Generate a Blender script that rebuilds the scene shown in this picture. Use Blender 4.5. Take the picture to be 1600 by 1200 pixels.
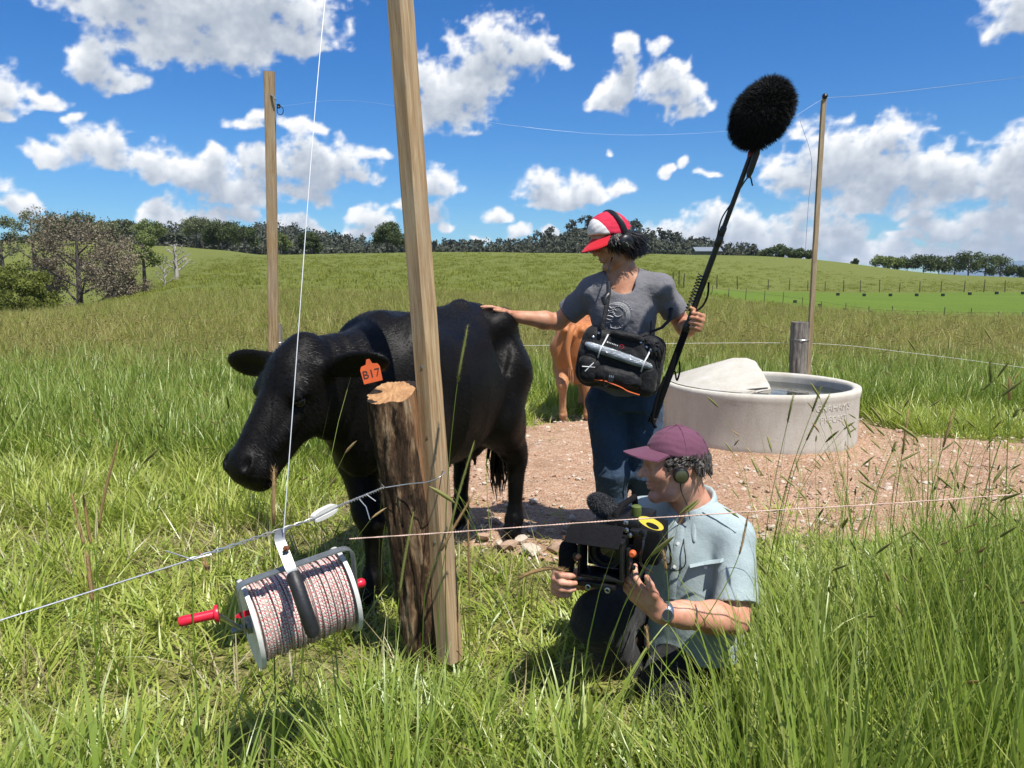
import bpy, bmesh, math, random
import numpy as np
from mathutils import Vector, Matrix, Euler

random.seed(7)
RNG = np.random.default_rng(7)
SC = bpy.context.scene
for _o in list(bpy.data.objects):
    bpy.data.objects.remove(_o, do_unlink=True)

# ------------------------------------------------------------------ camera
FPX, CZ, PITCH = 1155.0, 1.37, math.radians(7.9)      # focal length in photo pixels, eye height, downward pitch
SP, CP = math.sin(PITCH), math.cos(PITCH)
cam_data = bpy.data.cameras.new('camera')
cam_data.sensor_width = 36.0
cam_data.lens = 36.0 * FPX / 1600.0
cam_data.clip_start = 0.05
cam_data.clip_end = 30000.0
cam = bpy.data.objects.new('camera', cam_data)
SC.collection.objects.link(cam)
cam.location = (0, 0, CZ)
cam.rotation_euler = (math.radians(90) - PITCH, 0, 0)
SC.camera = cam

# ------------------------------------------------------------------ sun, sky, exposure
SUN_EL = math.radians(63)
SUN_DIR = Vector((0.62 * math.cos(SUN_EL), -0.785 * math.cos(SUN_EL), math.sin(SUN_EL))).normalized()
sun_data = bpy.data.lights.new('sun', 'SUN')
sun_data.energy = 4.6
sun_data.angle = math.radians(0.53)
sun_data.color = (1.0, 0.955, 0.88)
sun = bpy.data.objects.new('sun', sun_data)
SC.collection.objects.link(sun)
sun.location = (20, -25, 60)
sun.rotation_euler = SUN_DIR.to_track_quat('Z', 'Y').to_euler()

SC.view_settings.view_transform = 'Standard'
SC.view_settings.look = 'None'
SC.view_settings.exposure = 0.62
SC.view_settings.gamma = 1.0
SC.view_settings.use_curve_mapping = False
SC.cycles.max_bounces = 7
SC.cycles.diffuse_bounces = 3
SC.cycles.glossy_bounces = 3
SC.cycles.transmission_bounces = 5
SC.cycles.transparent_max_bounces = 8
SC.cycles.caustics_reflective = False
SC.cycles.caustics_refractive = False
SC.cycles.use_denoising = True
SC.cycles.sample_clamp_indirect = 4.0


def nd(nt, typ, **kw):
    n = nt.nodes.new(typ)
    for k, v in kw.items():
        if k == 'inp':
            for kk, vv in v.items():
                n.inputs[kk].default_value = vv
        else:
            setattr(n, k, v)
    return n


def math_node(nt, op, a, b=None, c=None, clamp=False):
    n = nt.nodes.new('ShaderNodeMath')
    n.operation = op
    n.use_clamp = clamp
    for i, x in enumerate((a, b, c)):
        if x is None:
            continue
        if isinstance(x, (int, float)):
            n.inputs[i].default_value = x
        else:
            nt.links.new(x, n.inputs[i])
    return n.outputs[0]


def ramp(nt, fac, stops, interp='LINEAR'):
    n = nt.nodes.new('ShaderNodeValToRGB')
    n.color_ramp.interpolation = interp
    els = n.color_ramp.elements
    while len(els) < len(stops):
        els.new(0.5)
    for e, (p, c) in zip(els, stops):
        e.position = p
        e.color = (c[0], c[1], c[2], 1) if len(c) == 3 else c
    nt.links.new(fac, n.inputs[0])
    return n.outputs[0]


def mixcol(nt, fac, a, b, blend='MIX'):
    n = nt.nodes.new('ShaderNodeMix')
    n.data_type = 'RGBA'
    n.blend_type = blend
    for sock, x in ((n.inputs[0], fac), (n.inputs[6], a), (n.inputs[7], b)):
        if isinstance(x, (int, float)):
            sock.default_value = x
        elif isinstance(x, (tuple, list)):
            sock.default_value = (x[0], x[1], x[2], 1)
        else:
            nt.links.new(x, sock)
    return n.outputs[2]


# cumulus seen in the sky: (azimuth px, elevation px, half width, rise above base, drop below) in photo pixels,
# turned into compass azimuth and elevation below
CLOUDS = [
    (190, 10, 110, 40, 22), (300, 62, 130, 90, 42), (400, 40, 100, 80, 40), (330, 0, 200, 60, 60), (465, 70, 40, 40, 20),
    (150, 118, 34, 40, 14), (190, 138, 40, 24, 12), (70, 153, 22, 12, 10), (10, 150, 22, 36, 20), (75, 240, 40, 18, 10),
    (0, 190, 12, 12, 6), (118, 176, 16, 8, 8),
    (160, 225, 52, 34, 18), (225, 250, 70, 30, 18), (290, 282, 66, 44, 14), (370, 310, 70, 46, 16), (330, 262, 50, 26, 14),
    (430, 262, 60, 40, 22), (500, 265, 80, 52, 26), (560, 272, 40, 26, 16), (470, 300, 44, 24, 14), (585, 244, 18, 14, 10),
    (385, 186, 36, 14, 10), (460, 196, 30, 14, 10), (505, 204, 24, 12, 8),
    (250, 338, 36, 22, 14), (310, 342, 60, 26, 18), (380, 344, 36, 18, 12), (450, 356, 36, 16, 12), (490, 358, 24, 12, 8),
    (30, 315, 30, 20, 10), (90, 338, 16, 8, 8), (575, 358, 36, 36, 16), (545, 368, 22, 12, 10), (680, 300, 34, 38, 18),
    (665, 350, 34, 46, 14), (612, 322, 22, 18, 10), (690, 366, 14, 20, 8),
    (700, 160, 70, 60, 40), (760, 110, 60, 60, 50), (810, 80, 60, 50, 40), (660, 130, 30, 50, 30), (850, 84, 30, 20, 16),
    (975, 145, 40, 60, 30), (1040, 130, 46, 40, 40), (1070, 165, 40, 24, 14), (935, 160, 26, 20, 14), (978, 72, 20, 16, 10), (1028, 78, 20, 16, 12),
    (845, 310, 40, 50, 16), (880, 315, 54, 44, 14), (925, 300, 28, 24, 12), (978, 296, 28, 18, 12), (782, 335, 16, 14, 10), (815, 358, 24, 12, 10),
    (865, 364, 16, 8, 8), (760, 372, 22, 10, 8), (1075, 262, 20, 12, 8), (948, 243, 12, 8, 6), (1040, 268, 14, 8, 6), (1110, 280, 14, 7, 6),
    (1240, 280, 50, 46, 22), (1300, 290, 80, 70, 24), (1345, 250, 90, 62, 36), (1400, 290, 110, 60, 26), (1470, 290, 60, 60, 22),
    (1370, 318, 90, 34, 18), (1545, 290, 60, 50, 30), (1590, 260, 50, 60, 40), (1640, 300, 70, 60, 30),
    (1050, 372, 44, 34, 24), (1110, 360, 60, 40, 34), (1180, 370, 70, 44, 30), (1250, 362, 56, 36, 34), (1310, 370, 50, 30, 30),
    (1320, 395, 46, 30, 20), (1370, 400, 50, 24, 16), (1440, 348, 30, 20, 12), (1500, 372, 50, 26, 22), (1570, 350, 60, 30, 26), (1540, 392, 70, 26, 20),
    (1460, 402, 50, 16, 12), (1420, 372, 30, 12, 12), (1620, 390, 60, 30, 20), (1580, 22, 44, 40, 26), (1180, 400, 90, 16, 12), (1010, 390, 40, 12, 10),
    (-80, 300, 60, 40, 20), (-60, 150, 70, 50, 24), (1720, 330, 80, 50, 24), (1750, 200, 90, 50, 30), (-180, 240, 90, 50, 30),
]


def px_to_sky(px, py):
    u, v = (px - 800) / FPX, (py - 600) / FPX
    d = Vector((u, CP - v * SP, -SP - v * CP)).normalized()
    return math.atan2(d.x, d.y), math.asin(d.z)


def build_world():
    w = bpy.data.worlds.new('World')
    SC.world = w
    w.use_nodes = True
    nt = w.node_tree
    nt.nodes.clear()
    out = nd(nt, 'ShaderNodeOutputWorld')
    sky = nd(nt, 'ShaderNodeTexSky', sky_type='NISHITA', sun_disc=False, sun_elevation=SUN_EL,
             sun_rotation=math.atan2(SUN_DIR.x, SUN_DIR.y), altitude=200.0, air_density=1.0, dust_density=0.1, ozone_density=4.0)
    hs = nd(nt, 'ShaderNodeHueSaturation', inp={'Saturation': 1.15, 'Value': 1.0})
    nt.links.new(sky.outputs[0], hs.inputs['Color'])
    bg = nd(nt, 'ShaderNodeBackground', inp={'Strength': 0.080})
    tc = nd(nt, 'ShaderNodeTexCoord')
    sep = nd(nt, 'ShaderNodeSeparateXYZ')
    nt.links.new(tc.outputs['Generated'], sep.inputs[0])
    tint = ramp(nt, sep.outputs[2], [(0.0, (0.62, 0.86, 1.0)), (0.10, (0.50, 0.80, 1.04)), (0.30, (0.35, 0.745, 1.09)), (1.0, (0.35, 0.745, 1.09))])
    deep = mixcol(nt, 1.0, hs.outputs[0], tint, 'MULTIPLY')      # the deep, clean blue of this air, paler towards the horizon
    nt.links.new(deep, bg.inputs[0])
    nt.links.new(bg.outputs[0], out.inputs[0])


_NT = np.random.default_rng(11).random((64, 64, 64)).astype(np.float32)


def vnoise(x, y, z):
    """smooth value noise on a 64-periodic lattice, 0..1"""
    xi, yi, zi = np.floor(x).astype(int), np.floor(y).astype(int), np.floor(z).astype(int)
    fx, fy, fz = x - xi, y - yi, z - zi
    fx, fy, fz = (f * f * f * (f * (f * 6 - 15) + 10) for f in (fx, fy, fz))
    r = 0
    for dx in (0, 1):
        wx = fx if dx else 1 - fx
        for dy in (0, 1):
            wy = fy if dy else 1 - fy
            for dz in (0, 1):
                wz = fz if dz else 1 - fz
                r = r + wx * wy * wz * _NT[(xi + dx) & 63, (yi + dy) & 63, (zi + dz) & 63]
    return r


def fbm(x, y, z, octaves=5, gain=0.5, billow=False):
    r, a, s = 0, 1.0, 0
    for o in range(octaves):
        n = vnoise(x, y, z)
        r = r + a * (np.abs(n * 2 - 1) if billow else n)
        s += a
        a *= gain
        x, y, z = x * 2.03 + 17.1, y * 2.03 + 5.3, z * 2.03 + 9.7
    return r / s


def build_clouds():
    """fair-weather cumulus on a dome far outside the land"""
    fine = 0.0019
    az = np.concatenate([np.linspace(-math.pi, -0.90, 60, endpoint=False), np.arange(-0.90, 0.90, fine), np.linspace(0.90, math.pi, 60)])
    el = np.concatenate([np.arange(-0.03, 0.56, fine), np.linspace(0.56, math.pi / 2 - 0.01, 36)])
    A, E = np.meshgrid(az, el)
    ce = np.cos(E)
    dx, dy, dz = np.sin(A) * ce, np.cos(A) * ce, np.sin(E)
    k = 0.94 / FPX
    # billowed lookup so outlines are lobed
    wa = (fbm(dx * 26 + 31, dy * 26 + 31, dz * 26 + 31, 3) - 0.5) * 0.045
    we = (fbm(dx * 26 + 7, dy * 26 + 50, dz * 26 + 22, 3) - 0.5) * 0.035
    field = np.full(A.shape, -4.0)
    for (px, py, hw, up, dn) in CLOUDS:
        a, e = px_to_sky(px, py)
        ra, ru, rd = hw * 1.12 * k, up * 1.1 * k, dn * 1.15 * k
        j = np.where(np.abs(az - a) < ra * 1.6 + 0.03)[0]
        i = np.where((el - e < ru * 1.6 + 0.03) & (e - el < rd * 1.6 + 0.03))[0]
        if not len(i) or not len(j):
            continue
        sl = np.s_[i[0]:i[-1] + 1, j[0]:j[-1] + 1]
        qa = (A[sl] + wa[sl] - a) / ra
        de = E[sl] + we[sl] - e
        q = qa ** 2 + np.where(de > 0, de / ru, -de / rd) ** 2
        f = 1 - q
        g = field[sl]
        h = np.clip(0.5 + 0.5 * (f - g) / 0.35, 0, 1)
        field[sl] = g * (1 - h) + f * h + 0.35 * h * (1 - h)
    # the rest of the sky carries clouds of the same kind; none stands before the sun
    gen = (fbm(dx * 5 + 11, dy * 5 + 11, dz * 9 + 11, 3) - 0.56) * 8
    msk = np.maximum(np.clip((np.abs(A) - 0.70) * 5, 0, 1), np.clip((E - 0.50) * 5, 0, 1))
    sd = dx * SUN_DIR.x + dy * SUN_DIR.y + dz * SUN_DIR.z
    gen = gen - (1 - msk) * 9 - np.clip((sd - 0.90) * 60, 0, 6)
    field = np.maximum(field, np.maximum(gen, -4))
    b1 = fbm(dx * 34, dy * 34, dz * 46, 5, 0.5)
    b2 = fbm(dx * 44 + 40, dy * 44 + 3, dz * 56 + 12, 5, 0.5, True)
    b3 = fbm(dx * 120 + 9, dy * 120 + 4, dz * 140 + 2, 4, 0.55)
    f2 = field * 1.35 + 0.0 + (b1 - 0.5) * 2.0 + (0.32 - b2) * 1.3 + (b3 - 0.5) * 0.95
    f2 = f2 * np.clip((0.97 - sd) * 40, 0, 1) - np.clip((sd - 0.94) * 60, 0, 6)
    s = np.clip((f2 + 0.15) / 1.15, 0, 1)
    dens = s * s * (3 - 2 * s)
    # how much cloud the sunlight has crossed before it reaches this spot (it comes from above)
    body = np.clip(f2 + 0.1, 0, 1.4)
    occ = np.zeros_like(body)
    for n in range(1, 15):
        sh = np.zeros_like(body)
        m = int(n * 1.6) + 1
        sh[:-m] = body[m:]
        occ += sh * (0.95 ** n)
    light = np.exp(-occ * 0.135)
    light = 0.78 * light + 0.24 * np.exp(-np.clip(field, 0, 1.3) * 0.35) + (b1 - 0.5) * 0.42 + (b3 - 0.5) * 0.20
    R = 12000.0
    n, m = A.shape
    idx = np.arange(n * m).reshape(n, m)
    F = np.stack([idx[:-1, :-1], idx[1:, :-1], idx[1:, 1:], idx[:-1, 1:]], -1).reshape(-1, 4)
    df = dens.reshape(-1)
    F = F[(df[F] > 0.003).any(1)]                      # no sheet where the sky is clear
    used = np.unique(F)
    rm = np.full(n * m, -1)
    rm[used] = np.arange(len(used))
    V = (np.stack([dx, dy, dz], -1) * R).reshape(-1, 3)[used].astype(np.float32)
    F = rm[F].astype(np.int32)
    me = bpy.data.meshes.new('clouds')
    me.vertices.add(len(V))
    me.vertices.foreach_set('co', V.ravel())
    me.loops.add(F.size)
    me.loops.foreach_set('vertex_index', F.ravel())
    me.polygons.add(len(F))
    me.polygons.foreach_set('loop_start', np.arange(0, F.size, 4, dtype=np.int32))
    me.update(calc_edges=True)
    for nm, arr in (('dens', df[used]), ('light', light.reshape(-1)[used])):
        at_ = me.attributes.new(nm, 'FLOAT', 'POINT')
        at_.data.foreach_set('value', arr.astype(np.float32))
    o = bpy.data.objects.new('clouds', me)
    SC.collection.objects.link(o)
    o['kind'] = 'stuff'
    o['label'] = 'white cumulus clouds with grey bases scattered over a blue sky'
    o['category'] = 'clouds'
    mt = bpy.data.materials.new('cloud')
    mt.use_nodes = True
    mt.cycles.emission_sampling = 'NONE'
    nt = mt.node_tree
    nt.nodes.clear()
    out = nd(nt, 'ShaderNodeOutputMaterial')
    tr = nd(nt, 'ShaderNodeBsdfTransparent')
    em = nd(nt, 'ShaderNodeEmission', inp={'Strength': 0.71})
    mx = nd(nt, 'ShaderNodeMixShader')
    a1 = nd(nt, 'ShaderNodeAttribute', attribute_name='dens')
    a2 = nd(nt, 'ShaderNodeAttribute', attribute_name='light')
    col = ramp(nt, a2.outputs['Fac'], [(0.10, (0.33, 0.39, 0.48)), (0.34, (0.47, 0.52, 0.60)), (0.58, (0.74, 0.78, 0.83)), (0.78, (1.02, 1.02, 1.02))])  # sunlit tops and shaded undersides painted into the emission colour
    nt.links.new(col, em.inputs[0])
    nt.links.new(a1.outputs['Fac'], mx.inputs[0])
    nt.links.new(tr.outputs[0], mx.inputs[1])
    nt.links.new(em.outputs[0], mx.inputs[2])
    nt.links.new(mx.outputs[0], out.inputs[0])
    me.materials.append(mt)


build_world()
build_clouds()


def at(px, py, y):
    """a point of the place: photo pixel seen at y metres in front of the camera"""
    u, v = (px - 800) / FPX, (py - 600) / FPX
    t = y / (CP - v * SP)
    return Vector((u * t, y, CZ + (-SP - v * CP) * t))


def tan_el(py):
    v = (py - 600) / FPX
    return (-SP - v * CP) / (CP - v * SP)


def to_px(p):
    x, y, z = p[0], p[1], p[2] - CZ
    f = y * CP - z * SP
    up = y * SP + z * CP
    return 800 + FPX * x / f, 600 - FPX * up / f
# ------------------------------------------------------------------ linking, tagging
COL = SC.collection


def tag(o, label=None, cat=None, group=None, kind=None):
    if label:
        o['label'] = label
    if cat:
        o['category'] = cat
    if group:
        o['group'] = group
    if kind:
        o['kind'] = kind
    return o


def empty(name, loc=(0, 0, 0), label=None, cat=None, group=None):
    o = bpy.data.objects.new(name, None)
    o.empty_display_size = 0.1
    o.location = loc
    COL.objects.link(o)
    return tag(o, label, cat, group)


def link(name, me, mats=None, parent=None, smooth=True):
    o = bpy.data.objects.new(name, me)
    COL.objects.link(o)
    if mats is not None:
        if not isinstance(mats, (list, tuple)):
            mats = [mats]
        for m in mats:
            me.materials.append(m)
    if smooth and me.polygons:
        me.polygons.foreach_set('use_smooth', np.ones(len(me.polygons), bool))
    if parent is not None:
        o.parent = parent
        o.matrix_parent_inverse = parent.matrix_basis.inverted()      # children keep their place in the world
    return o


def mesh_np(name, verts, faces):
    me = bpy.data.meshes.new(name)
    verts = np.asarray(verts, dtype=np.float32)
    if isinstance(faces, np.ndarray):
        n, k = faces.shape
        me.vertices.add(len(verts))
        me.vertices.foreach_set('co', verts.ravel())
        me.loops.add(n * k)
        me.loops.foreach_set('vertex_index', faces.astype(np.int32).ravel())
        me.polygons.add(n)
        me.polygons.foreach_set('loop_start', np.arange(0, n * k, k, dtype=np.int32))
        me.update(calc_edges=True)
    else:
        me.from_pydata([tuple(v) for v in verts], [], faces)
        me.update()
    return me


class MB:
    """collects boxes, tubes and lathes for ONE part"""

    def __init__(self):
        self.v, self.f, self.m = [], [], []

    def add(self, verts, faces, mi=0):
        o = len(self.v)
        self.v += [tuple(x) for x in verts]
        self.f += [tuple(i + o for i in q) for q in faces]
        self.m += [mi] * len(faces)
        return self

    def box(self, c, size, rot=None, bev=0.0, mi=0):
        bm = bmesh.new()
        bmesh.ops.create_cube(bm, size=1.0)
        for v in bm.verts:
            v.co = Vector((v.co.x * size[0], v.co.y * size[1], v.co.z * size[2]))
        if bev > 0:
            bmesh.ops.bevel(bm, geom=list(bm.edges), offset=bev, segments=2, profile=0.6, affect='EDGES')
        R = rot if rot is not None else Matrix.Identity(3)
        c = Vector(c)
        bm.verts.index_update()
        vs = [c + R @ v.co for v in bm.verts]
        fs = [[v.index for v in f.verts] for f in bm.faces]
        bm.free()
        return self.add(vs, fs, mi)

    def tube(self, pts, r, n=8, cap=True, mi=0, flat=1.0):
        pts = [Vector(p) for p in pts]
        rs = r if isinstance(r, (list, tuple)) else [r] * len(pts)
        vs, fs = [], []
        up = Vector((0, 0, 1))
        prev = None
        for i, p in enumerate(pts):
            d = (pts[min(i + 1, len(pts) - 1)] - pts[max(i - 1, 0)]).normalized()
            if prev is None:
                a = d.cross(up if abs(d.z) < 0.9 else Vector((1, 0, 0))).normalized()
            else:
                a = (prev - d * prev.dot(d)).normalized()
            prev = a
            b = d.cross(a)
            for k in range(n):
                t = 2 * math.pi * k / n
                vs.append(p + (a * math.cos(t) + b * math.sin(t) * flat) * rs[i])
        for i in range(len(pts) - 1):
            for k in range(n):
                k2 = (k + 1) % n
                fs.append((i * n + k, i * n + k2, (i + 1) * n + k2, (i + 1) * n + k))
        if cap:
            fs.append(tuple(reversed(range(n))))
            fs.append(tuple((len(pts) - 1) * n + k for k in range(n)))
        return self.add(vs, fs, mi)

    def lathe(self, prof, n=32, M=None, mi=0, close=True):
        """prof: (radius, height) list turned about local z"""
        M = M or Matrix.Identity(4)
        vs, fs = [], []
        for r, h in prof:
            for k in range(n):
                t = 2 * math.pi * k / n
                vs.append(M @ Vector((r * math.cos(t), r * math.sin(t), h)))
        for i in range(len(prof) - 1):
            for k in range(n):
                k2 = (k + 1) % n
                fs.append((i * n + k, i * n + k2, (i + 1) * n + k2, (i + 1) * n + k))
        if close:
            if prof[0][0] > 1e-5:
                fs.append(tuple(reversed(range(n))))
            if prof[-1][0] > 1e-5:
                fs.append(tuple((len(prof) - 1) * n + k for k in range(n)))
        return self.add(vs, fs, mi)

    def prism(self, poly, h, M=None, mi=0):
        """polygon in local xy pushed to +-h/2 in z"""
        M = M or Matrix.Identity(4)
        n = len(poly)
        vs = [M @ Vector((x, y, -h / 2)) for x, y in poly] + [M @ Vector((x, y, h / 2)) for x, y in poly]
        fs = [tuple(reversed(range(n))), tuple(range(n, 2 * n))]
        for k in range(n):
            k2 = (k + 1) % n
            fs.append((k, k2, n + k2, n + k))
        return self.add(vs, fs, mi)

    def build(self, name, mats, parent=None, smooth=True, auto=40):
        me = bpy.data.meshes.new(name)
        me.from_pydata(self.v, [], self.f)
        me.update()
        if any(self.m):
            me.polygons.foreach_set('material_index', self.m)
        o = link(name, me, mats, parent, smooth)
        if smooth and auto:
            me.set_sharp_from_angle(angle=math.radians(auto))
        return o


def frame(z, x=None, loc=(0, 0, 0)):
    """4x4 whose local z points along z and local x as near x as can be"""
    z = Vector(z).normalized()
    x = Vector(x) if x is not None else (Vector((1, 0, 0)) if abs(z.x) < 0.9 else Vector((0, 1, 0)))
    x = (x - z * x.dot(z)).normalized()
    y = z.cross(x)
    M = Matrix((x, y, z)).transposed().to_4x4()
    M.translation = Vector(loc)
    return M


def lerp(a, b, t):
    return a + (b - a) * t


def curve_pts(ctrl, n=24):
    """Catmull-Rom through control points"""
    c = [Vector(p) for p in ctrl]
    c = [c[0] * 2 - c[1]] + c + [c[-1] * 2 - c[-2]]
    out = []
    segs = len(c) - 3
    for s in range(segs):
        p0, p1, p2, p3 = c[s:s + 4]
        m = max(2, n // segs)
        for i in range(m + (1 if s == segs - 1 else 0)):
            t = i / m
            out.append(0.5 * ((2 * p1) + (p2 - p0) * t + (2 * p0 - 5 * p1 + 4 * p2 - p3) * t * t + (3 * p1 - p0 - 3 * p2 + p3) * t ** 3))
    return out


def text_mesh(body, size, extrude, name):
    cu = bpy.data.curves.new(name, 'FONT')
    cu.body = body
    cu.size = size
    cu.extrude = extrude
    cu.align_x = 'CENTER'
    cu.align_y = 'CENTER'
    cu.resolution_u = 3
    o = bpy.data.objects.new(name, cu)
    COL.objects.link(o)
    dg = bpy.context.evaluated_depsgraph_get()
    me = bpy.data.meshes.new_from_object(o.evaluated_get(dg))
    bpy.data.objects.remove(o, do_unlink=True)
    return me


# ------------------------------------------------------------------ materials
def new_mat(name):
    m = bpy.data.materials.new(name)
    m.use_nodes = True
    nt = m.node_tree
    b = nt.nodes['Principled BSDF']
    return m, nt, b


def coords(nt, kind='Object', scale=(1, 1, 1)):
    tc = nd(nt, 'ShaderNodeTexCoord')
    mp = nd(nt, 'ShaderNodeMapping')
    mp.inputs['Scale'].default_value = scale
    nt.links.new(tc.outputs[kind], mp.inputs[0])
    return mp.outputs[0]


def noise(nt, vec, scale, detail=4.0, rough=0.55, dist=0.0):
    n = nd(nt, 'ShaderNodeTexNoise', inp={'Scale': scale, 'Detail': detail, 'Roughness': rough, 'Distortion': dist})
    nt.links.new(vec, n.inputs['Vector'])
    return n.outputs[0]


def bump(nt, bsdf, h, strength=0.3, dist=0.01):
    n = nd(nt, 'ShaderNodeBump', inp={'Strength': strength, 'Distance': dist})
    nt.links.new(h, n.inputs['Height'])
    nt.links.new(n.outputs[0], bsdf.inputs['Normal'])
    return n


def simple(name, col, rough=0.6, metal=0.0, var=0.25, scale=20.0, bmp=0.15, bdist=0.004, stretch=(1, 1, 1), spec=0.5, sheen=0.0, kind='Object'):
    m, nt, b = new_mat(name)
    v = coords(nt, kind, stretch)
    n = noise(nt, v, scale, 5.0, 0.6)
    lo = [c * (1 - var) for c in col]
    hi = [min(1, c * (1 + var)) for c in col]
    nt.links.new(ramp(nt, n, [(0.3, lo), (0.7, hi)]), b.inputs['Base Color'])
    b.inputs['Roughness'].default_value = rough
    b.inputs['Metallic'].default_value = metal
    b.inputs['Specular IOR Level'].default_value = spec
    if sheen:
        b.inputs['Sheen Weight'].default_value = sheen
    if bmp:
        n2 = noise(nt, v, scale * 4, 3.0, 0.6)
        bump(nt, b, n2, bmp, bdist)
    return m


def shift_col(c, k):
    return tuple(min(1, x * k) for x in c)
# ------------------------------------------------------------------ terrain
def zk(y, py):
    return CZ + y * tan_el(py)


# columns of the land across the view: (photo x of the bearing, [(distance, height)])
_T = [
    (-500, [(9, 0), (20, zk(20, 532)), (35, zk(35, 512)), (60, zk(60, 500)), (95, -7), (135, -6), (200, zk(200, 440)), (320, zk(320, 372)), (420, 16), (900, 0)]),
    (-200, [(9, 0), (20, zk(20, 528)), (35, zk(35, 508)), (55, zk(55, 511)), (90, -6.5), (125, -6), (190, zk(190, 436)), (300, zk(300, 372)), (420, 14), (900, 0)]),
    (0, [(9, 0), (20, zk(20, 524)), (35, zk(35, 507)), (52, zk(52, 503)), (80, -5.5), (115, -5.2), (170, zk(170, 436)), (270, zk(270, 372)), (400, 14), (900, 0)]),
    (150, [(9, 0), (20, zk(20, 522)), (38, zk(38, 490)), (60, zk(60, 473)), (86, -4), (118, -3.6), (165, zk(165, 430)), (260, zk(260, 374)), (400, 14), (900, 0)]),
    (290, [(9, 0), (20, zk(20, 520)), (38, zk(38, 474)), (66, zk(66, 443)), (90, zk(90, 430)), (115, zk(115, 424)), (165, zk(165, 404)), (235, zk(235, 382)), (400, 10), (900, 0)]),
    (350, [(9, 0), (20, zk(20, 520)), (38, zk(38, 472)), (66, zk(66, 434)), (110, zk(110, 412)), (165, zk(165, 398)), (210, zk(210, 388)), (400, 8), (900, 0)]),
    (430, [(9, 0), (20, zk(20, 520)), (38, zk(38, 472)), (66, zk(66, 436)), (110, zk(110, 410)), (160, zk(160, 399)), (190, zk(190, 400)), (400, 6), (900, 0)]),
    (700, [(9, 0), (20, zk(20, 521)), (38, zk(38, 474)), (66, zk(66, 436)), (110, zk(110, 406)), (150, zk(150, 394)), (190, zk(190, 397)), (400, 4), (900, 0)]),
    (1040, [(9, 0), (20, zk(20, 524)), (38, zk(38, 480)), (66, zk(66, 446)), (110, zk(110, 412)), (160, zk(160, 397)), (200, zk(200, 399)), (400, 2), (900, 0)]),
    (1180, [(9, 0), (20, zk(20, 530)), (40, zk(40, 490)), (60, zk(60, 468)), (100, zk(100, 453)), (150, zk(150, 412)), (185, zk(185, 399)), (230, zk(230, 402)), (400, 0), (900, -8)]),
    (1290, [(9, 0), (20, zk(20, 532)), (40, zk(40, 495)), (52, zk(52, 482)), (100, zk(100, 456)), (150, zk(150, 420)), (195, zk(195, 406)), (230, zk(230, 410)), (400, -4), (900, -12)]),
    (1450, [(9, 0), (20, zk(20, 534)), (36, zk(36, 507)), (48, zk(48, 495)), (100, zk(100, 457)), (150, zk(150, 437)), (200, zk(200, 427)), (240, zk(240, 430)), (400, -6), (900, -14)]),
    (1600, [(9, 0), (20, zk(20, 535)), (36, zk(36, 509)), (48, zk(48, 497)), (100, zk(100, 456)), (150, zk(150, 440)), (205, zk(205, 434)), (240, zk(240, 438)), (400, -8), (900, -16)]),
    (2000, [(9, 0), (20, zk(20, 535)), (36, zk(36, 510)), (48, zk(48, 499)), (100, zk(100, 460)), (150, zk(150, 446)), (205, zk(205, 441)), (240, zk(240, 444)), (400, -8), (900, -16)]),
]
_LY = np.linspace(math.log(9), math.log(900), 160)
_AZ = np.linspace(-1.25, 1.15, 200)
_tab = np.zeros((len(_T), len(_LY)))
for _i, (_px, _k) in enumerate(_T):
    _tab[_i] = np.interp(_LY, [math.log(a) for a, b in _k], [b for a, b in _k])
_colaz = [(p - 800) / FPX * CP for p, _ in _T]
TAB = np.stack([np.interp(_AZ, _colaz, _tab[:, j]) for j in range(len(_LY))], 1)


def _smooth(A, n, ax):
    for _ in range(n):
        P = np.concatenate([np.take(A, [0], ax), A, np.take(A, [-1], ax)], ax)
        m = A.shape[ax]
        A = 0.25 * np.take(P, range(0, m), ax) + 0.5 * np.take(P, range(1, m + 1), ax) + 0.25 * np.take(P, range(2, m + 2), ax)
    return A


TAB = _smooth(_smooth(TAB, 8, 0), 5, 1)
_W = [(RNG.normal(size=2), RNG.uniform(0, 6.28)) for _ in range(14)]


def wob(x, y, s):
    r = 0
    for i, (k, p) in enumerate(_W):
        r = r + np.sin((k[0] * x + k[1] * y) * s * (1 + 0.35 * i) + p) / (1 + 0.35 * i)
    return r / 4.0


def ground_z(x, y):
    x = np.asarray(x, float)
    y = np.asarray(y, float)
    yy = np.maximum(np.hypot(np.maximum(y, 0), np.where(y < 0, 0, 0)), 1e-3)
    r = np.hypot(x, y)
    a = np.clip(x / np.maximum(yy, 1e-3), -1.25, 1.15)
    yy = np.maximum(yy, r / math.hypot(1, 1.25))
    ly = np.clip(np.log(np.maximum(yy, 9.0)), _LY[0], _LY[-1])
    fi = (a - _AZ[0]) / (_AZ[1] - _AZ[0])
    fj = (ly - _LY[0]) / (_LY[1] - _LY[0])
    i = np.clip(fi.astype(int), 0, len(_AZ) - 2)
    j = np.clip(fj.astype(int), 0, len(_LY) - 2)
    u, v = fi - i, fj - j
    z = (TAB[i, j] * (1 - u) * (1 - v) + TAB[i + 1, j] * u * (1 - v) + TAB[i, j + 1] * (1 - u) * v + TAB[i + 1, j + 1] * u * v)
    rise = np.clip((yy - 9) / 12, 0, 1)
    z = z * np.clip((yy - 8) / 4, 0, 1)
    z = z + rise * wob(x, y, 0.06) * np.clip(yy * 0.0022, 0, 0.25)
    near = np.clip(1 - yy / 12, 0, 1)
    return z + near * 0.012 * wob(x, y, 1.7)


def gz(x, y):
    return float(ground_z(np.array([x]), np.array([y]))[0])


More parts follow.
